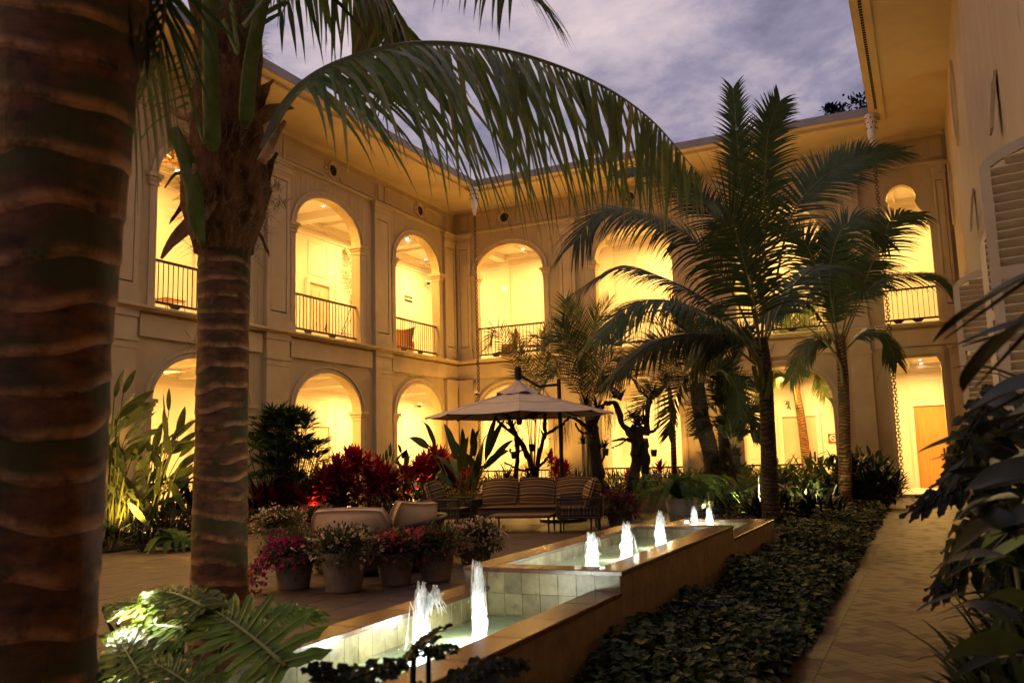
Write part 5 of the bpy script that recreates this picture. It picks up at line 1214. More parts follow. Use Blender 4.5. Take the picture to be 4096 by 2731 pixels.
M().tube([(pb.x, pb.y-.06, 1.2), (pb.x-.03, pb.y-.13, 1.2), (pb.x-.03, pb.y-.13, 1.42), (pb.x, pb.y-.06, 1.42)], .012, 6).build('crank_handle', 'iron', um)
M().lathe([(.0, .0), (.55, 0), (.56, .07), (.10, .12), (.0, .12)], 20, (pb.x, pb.y, 0)).build('base', 'iron', um)

# ================================================================ POTTED FLOWERS
def flower_pot(label, p, r, h, bl, n=300, spread=(1.5, 1.2), trail=0, leafn=420, mt='pot', flush=.036):
    t = thing('potted_bougainvillea', label, 'potted plant', (p.x, p.y, 0), 0, 'potted bougainvilleas around the seating')
    po = M().lathe([(.0, .004), (r*.74, .004), (r*.76, .02), (r*.93, h*.80), (r*.94, h*.81)], 26).build('pot', mt, t, smooth=True, local=True)
    M().lathe([(r*.945, h*.80), (r*1.03, h*.81), (r*1.04, h*.99), (r*1.0, h), (r*.9, h), (r*.9, h*.9), (0, h*.9)], 26).build('rim', mt, po, smooth=True, local=True)
    m = M()
    for i in range(26):
        a = U(0, 2*PI); d = V3((math.cos(a)*U(.3, 1), math.sin(a)*U(.3, 1), U(.4, 1.2))); q = V3((0, 0, h*.92)); L = U(.5, 1)*r*spread[0]
        m.tube([q, q+d*L*.4, q+d*L*.8+V3((0, 0, -.05)), q+d*L+V3((0, 0, -.18))], [.008, .006, .005, .003], 4)
    m.build('stems', 'twig', t, local=True)
    f = M(); b = M(); c = V3((0, 0, h+r*spread[1]*.12)); R3 = (r*spread[0], r*spread[0], r*spread[1]*.78)
    leaf_cloud(f, c, R3, leafn*8, .05, .30, hang=.1)
    for i in range(n):
        d = V3((U(-1, 1), U(-1, 1), U(-.5, 1))).normalized(); a = math.atan2(d.y, d.x); k = U(.72, 1.08)*(1+.15*math.sin(3*a+h*30)+.1*math.sin(7*d.z+a*2)); q = c+V3((d.x*R3[0]*k, d.y*R3[1]*k, d.z*R3[2]*k)); 
        if trail and i < n*.35:
            s = R.random(); a = rad(U(180, 250))+rad(25); q = V3((math.cos(a)*(r*1.0+trail*s*.9), math.sin(a)*(r*1.0+trail*.9*s), h*1.05-h*.95*s*s+U(-.1, .06)))
            for w in range(2): blade(f, q+V3((U(-.05, .05), U(-.05, .05), U(-.04, .04))), V3((U(-1, 1), U(-1, 1), U(-.6, .6))), .06, .034, .3, 2)
        for w in range(3): blade(b, q+V3((U(-.02, .02), U(-.02, .02), U(-.02, .02))), d+V3((U(-1, 1), U(-1, 1), U(-1, 1))), flush*U(.9, 1.8), flush*U(.9, 1.3), .2, 2, prof=lambda x: (.3, 1, .15)[round(x*2)])
    f.build('foliage', 'bougleaf', t, local=True); b.build('blossom', bl, t, local=True)
    return t
flower_pot('grey pot with magenta bougainvillea trailing over its left side', gz(675, 1350), .25, .39, 'magenta', 330, (1.7, 1.25), trail=.42)
flower_pot('tallest grey pot, with white bougainvillea, beside the magenta one', gz(790, 1357), .28, .46, 'cwhite', 95, (1.6, 1.15), leafn=560)
flower_pot('grey pot with pink bougainvillea in front of the cream loveseat', gz(908, 1342), .24, .39, 'pink', 170, (1.5, 1.2), leafn=500)
flower_pot('grey pot of mostly green bougainvillea with few pink flowers', gz(1002, 1333), .24, .39, 'pink', 60, (1.6, 1.35), leafn=560)
flower_pot('wide low pot with white bougainvillea nearest the fountain edge', gz(1092, 1290), .28, .30, 'cwhite', 130, (1.75, 1.3), leafn=640)
flower_pot('grey pot with white bougainvillea behind the magenta one, near the red leaves', gz(640, 1262), .30, .40, 'cwhite', 150, (1.7, 1.3), leafn=560)
flower_pot('grey pot with deep pink bougainvillea left of the cream loveseat', gz(722, 1245), .28, .38, 'pink', 140, (1.5, 1.3), leafn=560)
flower_pot('dark pot overflowing with purple bougainvillea before the planter wall', gz(1424, 1205), .30, .32, 'purple', 420, (1.6, 1.45), leafn=420)
def fern_frond(parent, pts, L, mt='fern', n=38, w=.038): return frond_mesh(pts, L, n, w=w, droop=.25, lift=.1, t0=.08, tipk=.15, r0=.005, nseg=2, ang=(85, 60), samples=20, basek=.6).build('frond', (mt, 'greenstem'), parent)
def fern(label, p, n, L, lw=.09, mt='fern', pot=False, cat='fern', tilt=(.35, 1.1)):
    t = thing('fern', label, cat, p)
    if pot:
        po = M().lathe([(0, 0), (.26, 0), (.27, .02), (.36, .50), (.34, .50), (.32, .45), (0, .45)], 24, tuple(p)).build('pot', 'potw', t, smooth=True); p = p+V3((0, 0, .45))
    for i in range(n):
        a = 2*PI*i/n+U(-.3, .3); e = U(*tilt); d = V3((math.cos(a), math.sin(a), 0)); l = L*U(.7, 1.1)
        fern_frond(t, [p, p+d*l*.3*math.cos(e)+V3((0, 0, l*.42*math.sin(e))), p+d*l*.68+V3((0, 0, l*.45*math.sin(e))), p+d*l+V3((0, 0, l*(.5*math.sin(e)-.38)))], lw, mt)
    return t
fern('large arching sword fern in a white pot at the far end of the fountain', gz(1567, 1196), 42, 1.35, .17, pot=True, cat='potted fern')
fern('small fern at the foot of the tall heliconias', gz(405, 1262), 22, .8, .11)
fern('sword fern rooted at the base of the second orchid tree', pd(1462, 1120, 22.2), 14, .8, .08)

p = gz(1148, 1232); t = thing('fallen_flower', 'small pale fallen flowers lying on the plaza slabs near the coffee table', 'flower', p); m = M()
for i in range(9): blade(m, p+V3((U(-.12, .12), U(-.12, .12), U(.01, .05))), V3((U(-1, 1), U(-1, 1), U(0, .8))), .07, .05, .2, 2, prof=lambda x: (.4, 1, .2)[round(x*2)])
m.build('petals', 'cwhite', t, kind='stuff')
# ================================================================ BROAD PLANTS
def ell(t): return max(.03, math.sin(PI*min(1, max(0.001, t))**.85)**.75)
def lan(t): return max(.03, (t/.35)**.7 if t < .35 else (1-((t-.35)/.65)**1.6))
def cordyline(label, base, h, n, mt='red', group='red cordylines along the left flower bed', size=.48, spread=.28):
    t = thing('red_cordyline', label, 'cordyline', base, 0, group)
    for i in range(n):
        a = U(0, 2*PI); r = spread*U(.2, 1)*(i > 0); hh = h*U(.62, 1.0) if i else h
        top = V3((base[0]+r*math.cos(a), base[1]+r*math.sin(a), base[2]+hh-size*.7))
        M().tube([V3(base), V3(base).lerp(top, .6)+V3((r*.1, 0, .0)), top], [.018, .014, .012], 6).build('cane', 'twig', t)
        m = M()
        for k in range(26):
            q = k/26; an = k*2.4+a; e = lerp(-.25, 1.45, q)
            blade(m, top+V3((0, 0, -.10+.16*q)), V3((math.cos(an)*math.cos(e), math.sin(an)*math.cos(e), math.sin(e))), size*U(.75, 1.1)*(1-.2*q), size*.24*U(.8, 1.2), lerp(1.0, .25, q), 4, prof=lan, fold=.35)
        m.build('leaf_rosette', mt if R.random() < .75 else 'redd', t)
    return t
CL2 = [(722, 1185, 1.05, 3, 'redd', 'dark red cordyline at the left end of the red row, below the lady palm'), (600, 1185, .95, 3, 'redd', 'dark cordyline behind the white bougainvillea by the palm trunk'), (772, 1178, 1.55, 4, 'redd', 'dark red cordyline with stiff upright leaves at the middle of the red row'),
       (820, 1175, 1.75, 4, 'red', 'tallest red cordyline of the left group, in front of the pilaster'), (868, 1172, 1.5, 4, 'redd', 'red cordyline with drooping leaves right of the tallest one'), (960, 1172, 1.35, 4, 'red', 'red cordyline behind the left striped armchair'), (1000, 1165, 1.8, 4, 'red', 'brightest tall red cordyline, below the banana leaves'),
       (1040, 1160, 1.55, 4, 'red', 'red cordyline between the armchair and the rain chain'), (1082, 1150, 1.1, 3, 'red', 'low bright red cordyline at the left end of the striped sofa'), (690, 1190, .75, 2, 'red', 'small scarlet cordyline glowing beside the palm trunk')]
CL2 += [(740, 1180, 1.25, 3, 'redd', 'dark red cordyline between the lady palm and the stiff upright one'), (795, 1182, 1.35, 4, 'redd', 'dark red cordyline in front of the two tallest of the left group'), (845, 1180, 1.6, 4, 'red', 'red cordyline close beside the tallest one, its crown a little lower'), (885, 1178, 1.2, 3, 'redd', 'dark red cordyline at the right end of the left group'), (660, 1190, 1.1, 3, 'redd', 'dark red cordyline under the lady palm'), (630, 1190, .9, 3, 'redd', 'dark red cordyline behind the pots beside the palm trunk'),
        (975, 1168, 1.55, 4, 'red', 'red cordyline crowded behind the left armchair cushion'), (1020, 1160, 1.65, 4, 'red', 'vivid red cordyline right of the brightest tall one'), (1062, 1152, 1.3, 4, 'red', 'vivid red cordyline just left of the sofa end'), (945, 1175, 1.1, 3, 'redd', 'dark cordyline at the left end of the right-hand red group')]
for u, v, h, n, mt, lb in CL2:
    p = gz(u, v); 
    if p.x < -13.3: p = px(u, v, -13.7); 
    p.z = .03; cordyline(lb, p, h*1.08, n+2, mt, size=.56, spread=.34)
for u, y, h, lb in ((1283, 22.6, 1.0, 'red cordyline in the planter right of the umbrella pole'), (1302, 22.5, .9, 'smaller red cordyline in the planter beside the second orchid tree'), (1268, 22.8, 1.15, 'red cordyline in the planter hidden partly by the umbrella pole'), (1518, 22.8, .85, 'single red cordyline spike under the slender palm'), (1445, 22.7, .6, 'short red cordyline at the foot of the gnarled orchid tree')):
    p = py(u, 1120, y); p.z = .45; cordyline(lb, p, h, 2, 'red', 'red cordylines in the raised planter', .42)
# lady palm behind the red row
p = gz(655, 1185); p = V3((-13.9, 16.4, .03)); 
p = px(650, 1150, -13.95); p.z = .03
lp = thing('lady_palm', 'dense dark green lady palm bush beside the second palm trunk', 'palm bush', p)
for i in range(90):
    a = U(0, 2*PI); r = U(.1, 1.0); h = U(.9, 2.6) if i > 14 else U(2.2, 2.65); r *= (1.1 if h < 2 else .75); q = V3((p.x+r*math.cos(a)*.8, p.y+r*math.sin(a)*1.1, h))
    M().tube([V3((p.x+r*.4*math.cos(a), p.y+r*.4*math.sin(a), .03)), q], [.014, .010], 5).build('cane', 'twig', lp)
    m = M()
    for k in range(6):
        an = U(0, 2*PI); e = U(.0, .9); d = V3((math.cos(an)*math.cos(e), math.sin(an)*math.cos(e), math.sin(e))); c = q+d*.22
        m.tube([q-V3((0, 0, .1*k/6)), c], .006, 4)
        s = d.cross(UP).normalized()
        for j in range(9):
            g = rad(lerp(-80, 80, j/8)); blade(m, c, d*math.cos(g)+s*math.sin(g), .40*U(.8, 1.1), .06, .7, 3, prof=lan)
    m.build('fan_leaf', 'lady', lp)
# broad-leaved stands
def stand(label, name, cat, base, specs, mt, wid, wave=0., fold=.12, nseg=9, stemmt='greenstem', group=None, droop=.5):
    """specs: (leaf base, leaf tip) pairs in the place; each leaf is a part with its own stalk"""
    t = thing(name, label, cat, base, 0, group)
    for (a, b, k) in specs:
        a, b = V3(a), V3(b); L = (b-a).length*1.04; d = (b-a).normalized()+V3((0, 0, droop*.42))
        m = M(); blade(m, a, d, L, wid*k, droop, nseg, prof=ell, fold=fold, wave=wave, twist=U(-.5, .5), up=-_F+V3((U(-.7, .7), U(-.5, .5), U(-.2, .8))))
        lf = m.build('leaf', mt, t, smooth=True)
        g = V3((base[0]+U(-.12, .12), base[1]+U(-.12, .12), base[2])); mid = g.lerp(a, .55)+V3((0, 0, .12*(a-g).length))*.4
        M().tube(spline([g, mid, a, a+d.normalized()*L*.5], 9), [.016, .015, .014, .013, .012, .010, .008, .006, .004], 5).build('stalk', stemmt, lf)
    return t
# heliconias in front of the left wing
hp = [((250, 1245), [(262, 915, 285, 850), (282, 905, 312, 850), (270, 960, 352, 900), (258, 985, 310, 905), (285, 1010, 358, 948), (252, 1030, 262, 950), (300, 1060, 348, 1000), (265, 1075, 330, 1010), (285, 1090, 270, 1030), (250, 1090, 300, 1150), (262, 1130, 238, 1190), (290, 1110, 330, 1170)]),
      ((330, 1245), [(388, 945, 388, 893), (385, 1015, 376, 940), (408, 1005, 425, 935), (352, 1040, 372, 972), (362, 1030, 418, 985), (395, 1010, 452, 965), (400, 1030, 462, 990), (345, 1075, 300, 1040), (340, 1110, 392, 1050), (372, 1075, 330, 1010), (410, 1050, 455, 1015), (352, 1110, 330, 1180)]),
      ((372, 1240), [(400, 1085, 458, 1050), (385, 1100, 452, 1075), (380, 1120, 440, 1080), (408, 1075, 455, 1040), (372, 1150, 425, 1148), (352, 1160, 400, 1150), (360, 1190, 402, 1182), (330, 1190, 362, 1215), (345, 1140, 310, 1100), (390, 1100, 420, 1170)]),
      ((292, 1240), [(300, 1120, 350, 1075), (285, 1150, 240, 1110), (300, 1170, 250, 1225), (310, 1180, 342, 1235), (320, 1150, 362, 1110), (285, 1060, 235, 1020), (270, 1000, 232, 960), (310, 1130, 280, 1090)])]
hl = ['tallest heliconia clump, its leaves against the grey pilaster', 'heliconia clump with upright paddle leaves against the lit arch', 'heliconia clump leaning right toward the palm trunk', 'low heliconia clump with thin stems at the foot of the wall']
for (bs, lv), lb in zip(hp, hl):
    Z = 17.4; b = px(bs[0], bs[1], -14.3); Z = (b-EYEP).dot(FWD); b.z = .03
    sp = []
    for (u0, v0, u1, v1) in lv:
        dz = U(-.7, .7); k = (pd(u1, v1, Z)-pd(u0, v0, Z)).length
        sp.append((pd(u0, v0, Z+dz), pd(u1, v1, Z+dz+U(-.25, .25)), max(.6, min(1.25, k/.62))))
        if v0 > 930: sp.append((pd(u0+U(-18, 18), v0+U(10, 45), Z+U(-.7, .5)), pd(u1+U(-22, 22), v1+U(10, 50), Z+U(-.9, .5)), max(.6, min(1.2, k/.66))))
    stand(lb, 'heliconia', 'heliconia', b, sp, 'banana', .15, group='heliconias along the left wing', droop=.25, stemmt='greenstem')
# giant bird-of-paradise by the corner
Z = 21.4; b = pd(1062, 1140, Z); b.z = .03
sp = [(1000, 1030, 968, 975), (985, 1030, 940, 1008), (1050, 1060, 1020, 975), (1065, 1050, 1062, 985), (1090, 1050, 1085, 985), (1075, 1080, 1040, 1010), (1115, 1060, 1140, 955), (1120, 1050, 1160, 965), (1110, 1080, 1170, 1038), (1125, 1070, 1180, 1012), (1060, 1110, 1030, 1050), (1090, 1110, 1110, 1020), (1120, 1095, 1158, 1150), (1045, 1090, 1000, 1050), (1080, 1060, 1100, 990), (1100, 1090, 1060, 1040), (1070, 1120, 1110, 1070), (1040, 1120, 1000, 1090), (1095, 1075, 1120, 1000), (1055, 1085, 1075, 1005)]
stand('big paddle-leaved bird of paradise plant in the corner bed below the double pilaster', 'bird_of_paradise', 'plant', b, [(pd(u0, v0, Z+U(-.5, .5)), pd(u1, v1, Z+U(-.9, .7)), U(.85, 1.25)) for u0, v0, u1, v1 in sp], 'broad', .17, wave=.035, droop=.9)
def bush(label, p, n, L, w, mt, h=.5, group=None, name='leafy_shrub', cat='shrub', fold=.15, droop=.8, prof=ell, spread=.5, nseg=4):
    t = thing(name, label, cat, p, 0, group); m = M(); s = M()
    for i in range(n):
        a = U(0, 2*PI); r = spread*math.sqrt(R.random()); z = h*U(.25, 1)*(1-.45*(r/spread)**2); q = V3((p[0]+r*math.cos(a), p[1]+r*math.sin(a), p[2]+z)); e = U(-.2, 1.2)
        blade(m, q, V3((math.cos(a+U(-.9, .9))*math.cos(e), math.sin(a+U(-.9, .9))*math.cos(e), math.sin(e))), L*U(.6, 1.2), w*U(.7, 1.2), droop*U(.5, 1.2), nseg, prof=prof, fold=fold)
        if i % 3 == 0: s.tube([V3((p[0]+r*.3*math.cos(a), p[1]+r*.3*math.sin(a), p[2])), q], [.008, .005], 4)
    m.build('foliage', mt, t); s.build('stems', 'twig', t)
    return t
def spathes(parent, p, n, r, z0, z1):
    m = M()
    for i in range(n):
        a = U(0, 2*PI); q = V3((p[0]+r*U(.2, 1)*math.cos(a), p[1]+r*U(.2, 1)*math.sin(a), U(z0, z1))); m.tube([V3((p[0], p[1], p[2])), q], .005, 4)
        blade(m, q, V3((U(-.3, .3), U(-.4, 0), 1)), .17, .10, -.1, 4, prof=ell, fold=.3, mi=1)
    m.build('white_spathe', ('greenstem', 'spathe'), parent)
for u, v, n, lb in ((700, 1195, 90, 'dark leafy shrub between the lady palm and the potted flowers'), (905, 1172, 110, 'green broad-leaved shrub with white spathes between two red groups'), (930, 1180, 80, 'low green shrub left of the striped armchair'), (770, 1195, 60, 'low dark shrub with pale spathes behind the cream loveseat'), (990, 1180, 60, 'low green shrub under the bright red cordyline')):
    p = gz(u, v); p.z = .03
    b = bush(lb, p, n, .42, .13, 'broad', .95, 'green shrubs among the red cordylines', spread=.55)
    if n in (110, 60, 80): spathes(b, p, 5, .5, .5, 1.0)
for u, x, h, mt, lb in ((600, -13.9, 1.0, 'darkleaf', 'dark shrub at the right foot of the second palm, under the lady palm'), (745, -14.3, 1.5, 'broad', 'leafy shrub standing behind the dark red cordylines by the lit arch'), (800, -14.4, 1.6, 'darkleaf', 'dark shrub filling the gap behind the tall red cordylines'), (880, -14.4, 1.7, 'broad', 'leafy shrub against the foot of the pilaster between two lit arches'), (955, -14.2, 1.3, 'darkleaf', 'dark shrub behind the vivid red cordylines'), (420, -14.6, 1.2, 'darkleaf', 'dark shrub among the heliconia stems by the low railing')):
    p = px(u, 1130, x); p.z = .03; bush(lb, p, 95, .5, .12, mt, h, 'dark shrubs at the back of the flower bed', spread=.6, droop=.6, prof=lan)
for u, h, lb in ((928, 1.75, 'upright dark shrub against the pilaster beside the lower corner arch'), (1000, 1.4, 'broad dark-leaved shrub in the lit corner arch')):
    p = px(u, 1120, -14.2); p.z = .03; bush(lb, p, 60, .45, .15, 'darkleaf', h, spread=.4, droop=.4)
for u, v, n, lb in ((400, 1240, 200, 'small-leaved golden shrub beside the low railing of the heliconias'), (440, 1232, 160, 'small-leaved shrub at the left of the second palm trunk')):
    p = px(u, v, -13.9); p.z = .03; bush(lb, p, n*2, .10, .05, 'bougleaf', .75, 'small-leaved shrubs under the heliconias', spread=.6, droop=.3, nseg=2)
p = px(250, 1275, -13.7); p.z = .0; bush('low dark shrub at the plaza edge below the heliconias', p, 160, .22, .05, 'darkleaf', .45, spread=.6, prof=lan)
p = px(330, 1290, -12.9); p.z = .0; bush('small dark shrub standing in front of the heliconia bed', p, 110, .2, .05, 'darkleaf', .5, spread=.35, prof=lan)
# orchid trees: gnarled stumps hung with orchids
def orchid_tree(label, limbs, Z, rosettes, roots, pots, name='orchid_tree'):
    b = pd(*limbs[0][0][0], Z); b.z = .44; t = thing(name, label, 'orchid tree', b, 0, 'gnarled orchid trees in the raised planter')
    m = M()
    for pts, r0, r1 in limbs:
        C = spline([pd(u+U(-3, 3), v, Z+U(-.12, .12)) for u, v in pts], 16); m.tube([c+V3((U(-.02, .02), U(-.02, .02), U(-.01, .01))) for c in C], [.66*lerp(r0*(1.25 if i < 2 else 1), r1*1.1, i/15)*U(.8, 1.25) for i in range(16)], 9)
    m.build('trunk', 'drift', t)
    for (u, v, n, L) in rosettes:
        m = M(); p = pd(u, v, Z-.08)
        for i in range(int(n*1.6)):
            a = 2*PI*i/n+U(-.3, .3); e = U(.1, 1.3); blade(m, p, AX*math.cos(a)*math.cos(e)+_F*math.sin(a)*math.cos(e)+V3((0, 0, math.sin(e))), L*U(.8, 1.2), .06, 1.5, 5)
        m.build('orchid_leaves', 'darkleaf', t)
        m = M()
        for i in range(3):
            q = p+AX*U(-.2, .2)+V3((0, 0, L*U(.6, 1.4))); m.tube([p, p.lerp(q, .5)+AX*U(-.05, .05), q], .005, 4)
            for k in range(7): blade(m, q+V3((U(-.05, .05), U(-.05, .05), U(-.05, .06))), V3((U(-1, 1), U(-1, 1), U(-1, 1))), .045, .04, .1, 2, mi=1, prof=ell)
        m.build('orchid_flowers', ('twig', 'orchid'), t)
    m = M()
    for (u, v, n, L) in roots:
        for i in range(n):
            p = pd(u+U(-14, 14), v+U(-4, 4), Z+U(-.1, .1)); m.tube([p, p+V3((U(-.03, .03), 0, -L*.4)), p+V3((U(-.06, .06), 0, -L*U(.6, 1.1)))], [.005, .004, .002], 3, cap=False)
    m.build('air_roots', 'twig', t)
    for (u, v) in pots:
        p = pd(u, v, Z-.12); M().lathe([(0, -.09), (.07, -.09), (.09, .09), (.075, .09), (.07, -.05)], 10, tuple(p)).build('orchid_pot', 'black', t, smooth=True)
    return t
ZO = 21.9
orchid_tree('twisting orchid tree with several bare arms under the right half of the umbrella', [([(1232, 1122), (1222, 1070), (1205, 1030), (1180, 990), (1163, 950)], .14, .05), ([(1228, 1110), (1236, 1040), (1250, 1000), (1252, 960), (1262, 930)], .11, .05), ([(1180, 1122), (1186, 1060), (1183, 1000), (1172, 985)], .10, .07),
    ([(1205, 1030), (1180, 1040), (1172, 1030)], .04, .03), ([(1222, 1070), (1200, 1080), (1160, 1062)], .06, .03), ([(1250, 1000), (1285, 978), (1310, 955)], .06, .04), ([(1228, 1080), (1255, 1050), (1268, 1030)], .07, .03), ([(1183, 1000), (1162, 985), (1142, 960), (1140, 945)], .06, .04)], ZO-.3,
    [(1175, 985, 12, .35), (1225, 965, 12, .35), (1195, 1020, 10, .3), (1250, 1010, 9, .3), (1165, 1100, 12, .5), (1215, 1105, 12, .5)], [(1150, 965, 14, .5), (1215, 955, 10, .4), (1288, 975, 12, .6)], [(1181, 1045), (1222, 1028)])
orchid_tree('thick straight orchid stump behind the right striped armchair', [([(1378, 1130), (1366, 1060), (1362, 1000), (1358, 960)], .30, .22), ([(1352, 985), (1325, 965), (1300, 950), (1285, 958)], .09, .04), ([(1360, 1000), (1335, 990), (1322, 972)], .06, .03), ([(1368, 965), (1390, 925), (1402, 930)], .08, .05), ([(1372, 1080), (1385, 1050), (1390, 1010)], .06, .03)], ZO+.1,
    [(1362, 955, 16, .45), (1372, 940, 14, .45), (1340, 1020, 10, .3), (1388, 1030, 12, .35), (1345, 930, 10, .4)], [(1300, 955, 22, .8), (1395, 950, 24, .8)], [(1391, 1038)])
orchid_tree('gnarled forked orchid tree silhouetted in the lit ground arch of the far wing', [([(1452, 1122), (1462, 1060), (1462, 1020), (1468, 985)], .20, .24), ([(1485, 1122), (1482, 1060), (1478, 1010)], .16, .16), ([(1455, 1000), (1430, 970), (1418, 930), (1405, 925), (1390, 928)], .13, .06), ([(1482, 1000), (1490, 960), (1494, 920), (1515, 900), (1535, 870), (1530, 860)], .11, .06),
    ([(1455, 1012), (1430, 1008), (1404, 1012)], .09, .03), ([(1440, 1010), (1420, 1022), (1408, 1028)], .04, .02), ([(1485, 995), (1505, 985), (1515, 965)], .07, .03), ([(1494, 925), (1482, 905), (1470, 895)], .05, .02)], ZO+.2,
    [(1465, 980, 18, .5), (1480, 975, 14, .45), (1425, 920, 14, .4), (1500, 905, 12, .35), (1450, 960, 10, .35), (1412, 915, 10, .4)], [(1515, 905, 26, .9), (1405, 940, 14, .6)], [(1502, 1040)])
# low planting in the raised planter
for i, (u, y, mt, lb) in enumerate(((1170, 22.5, 'bougleaf', 'low grassy clump under the twisting orchid tree'), (1200, 22.6, 'orchid', 'rust-coloured orchids massed by the umbrella pole'), (1260, 22.5, 'orchid', 'orange-pink orchids behind the sofa'), (1330, 22.5, 'broad', 'low dark leaves beside the thick orchid stump'), (1410, 22.5, 'areca', 'strappy pale green clump left of the gnarled orchid tree'), (1430, 22.7, 'broad', 'strappy dark clump at the foot of the gnarled tree'), (1480, 22.5, 'orchid', 'rust-coloured orchids right of the gnarled tree'), (1525, 22.6, 'broad', 'low green clump under the slender palm'), (1140, 22.8, 'broad', 'low leafy clump near the rain chain'))):
    p = py(u, 1120, y); p.z = .44
    bush(lb, p, 120, .5 if mt in ('broad', 'areca', 'bougleaf') else .16, .04 if mt != 'orchid' else .06, mt, .5, name='planter_flowers', cat='plant clump', prof=lan, spread=.45, droop=.9)

# ---- right bed: mixed foliage around the palms
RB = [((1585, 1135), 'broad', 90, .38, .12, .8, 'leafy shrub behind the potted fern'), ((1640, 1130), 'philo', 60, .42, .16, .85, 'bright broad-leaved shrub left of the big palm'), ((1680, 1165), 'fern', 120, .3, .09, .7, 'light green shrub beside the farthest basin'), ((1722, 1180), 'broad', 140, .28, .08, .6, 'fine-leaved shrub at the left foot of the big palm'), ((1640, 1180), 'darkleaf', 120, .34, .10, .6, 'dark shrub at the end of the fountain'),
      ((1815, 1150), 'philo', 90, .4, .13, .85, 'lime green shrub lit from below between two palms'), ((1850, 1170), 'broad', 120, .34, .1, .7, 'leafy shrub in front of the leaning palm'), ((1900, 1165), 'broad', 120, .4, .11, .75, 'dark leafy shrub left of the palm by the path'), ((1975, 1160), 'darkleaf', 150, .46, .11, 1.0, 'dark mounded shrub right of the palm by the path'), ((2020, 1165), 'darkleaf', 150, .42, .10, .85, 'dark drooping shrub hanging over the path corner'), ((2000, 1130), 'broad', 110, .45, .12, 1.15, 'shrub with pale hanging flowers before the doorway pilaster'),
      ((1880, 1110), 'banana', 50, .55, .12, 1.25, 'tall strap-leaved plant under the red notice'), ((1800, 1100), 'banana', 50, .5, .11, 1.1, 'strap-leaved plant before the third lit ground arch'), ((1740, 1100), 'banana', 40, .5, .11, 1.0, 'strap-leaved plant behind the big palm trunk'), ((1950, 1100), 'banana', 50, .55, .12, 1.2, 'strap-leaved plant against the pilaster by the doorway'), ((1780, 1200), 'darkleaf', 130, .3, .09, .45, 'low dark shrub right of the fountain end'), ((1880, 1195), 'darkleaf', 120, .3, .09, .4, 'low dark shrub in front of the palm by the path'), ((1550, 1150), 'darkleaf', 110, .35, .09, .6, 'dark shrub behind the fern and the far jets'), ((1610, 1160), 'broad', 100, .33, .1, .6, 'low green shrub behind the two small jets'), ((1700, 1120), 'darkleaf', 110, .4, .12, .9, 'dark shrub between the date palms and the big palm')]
for (uv, mt, n, L, w, h, lb) in RB:
    p = gz(*uv); p.z = .015
    if p.y > 27: p = py(uv[0], uv[1], 26.6); p.z = .015
    p.x = min(p.x, -1.2)
    b = bush(lb, p, int(n*2.4), L, w, mt, h*1.12, 'shrubs of the right-hand bed', spread=.62, prof=lan if mt in ('banana', 'darkleaf') else ell, droop=.9)
    if 'pale hanging' in lb: spathes(b, p, 16, .6, .6, 1.2)
m = M()
for i in range(70):                 # leaves dropped on the stone
    if i % 3: x, y, z = U(-12.5, -3.8), U(5, 19), .006
    else: x, y, z = U(PX0+.05, .7), U(3.5, 24), .008
    blade(m, (x, y, z), V3((U(-1, 1), U(-1, 1), .06)), U(.05, .12), U(.018, .04), .12, 3, prof=lan)
fl = m.build('fallen_leaves', 'dryleaf'); fl['kind'] = 'stuff'
# small fan of a young palm lit by the ground lamp
t = thing('young_palm', 'young palm with pale fan leaves lit from below in the right bed', 'palm', pd(1720, 1180, 18.))
for q in ([(1730, 1150), (1700, 1115), (1672, 1125)], [(1730, 1150), (1745, 1100), (1790, 1090)], [(1728, 1150), (1720, 1110), (1712, 1075)]): frond(t, path3(q, 18.0), .28, 18, 'palmb', w=.035, droop=.3, lift=.2, nrm=(0, -.7, .6), t0=.3, r0=.01, nseg=2, samples=14)
# bright bare stems by the lamp
t = thing('spotlit_stems', 'pale cut stems shining beside the garden lamp between the palms', 'plant stems', pd(1885, 1190, 19.)); m = M()
for a, b in (((1890, 1165), (1878, 1130)), ((1898, 1165), (1890, 1138)), ((1905, 1160), (1922, 1112)), ((1885, 1178), (1870, 1168)), ((1745, 1160), (1742, 1092))): m.tube(path3([a, b], 19.), [.025, .018], 6)
m.build('stem', 'white', t)

# ---- ground cover between fountain and path
m = M()
def heart(m, p, d, s, up):
    sd = d.cross(up).normalized(); q = lambda a, b, c: p+d*a*s+sd*b*s+up*c*s
    m.add([q(0, 0, 0), q(-.12, .38, .06), q(.35, .5, .08), q(.75, .27, .02), q(1.1, 0, -.1), q(.75, -.27, .02), q(.35, -.5, .08), q(-.12, -.38, .06), q(.45, 0, -.06)], [(0, 1, 2, 8), (8, 2, 3, 4), (0, 8, 6, 7), (8, 4, 5, 6)])
yy = .9
cnt = 0
for i in range(30000):
    y = 1.0+(R.random()**1.25)*21.; x = U(FX1+.03, PX0+.06) if y < 14 or R.random() < .5 else U(-4.6, PX0+.05)
    if y < 13.9 and x < FX1+.03: continue
    edge = min(1, (PX0+.07-x)/.14); z = (.05+.13*R.random()+.06*math.sin(x*5+y*3)+.05*math.sin(y*1.7+x*2))*(.35+.65*max(0, edge))+.02
    a = U(0, 2*PI); e = U(-.7, .4); d = V3((math.cos(a)*math.cos(e), math.sin(a)*math.cos(e), math.sin(e))); u = V3((U(-.5, .5), U(-.5, .5), 1)).normalized(); u = (u-d*u.dot(d)).normalized()
    heart(m, V3((x, y, z)), d, U(.035, .08), u)
gc = m.build('ground_cover', 'cover', None); gc['kind'] = 'stuff'
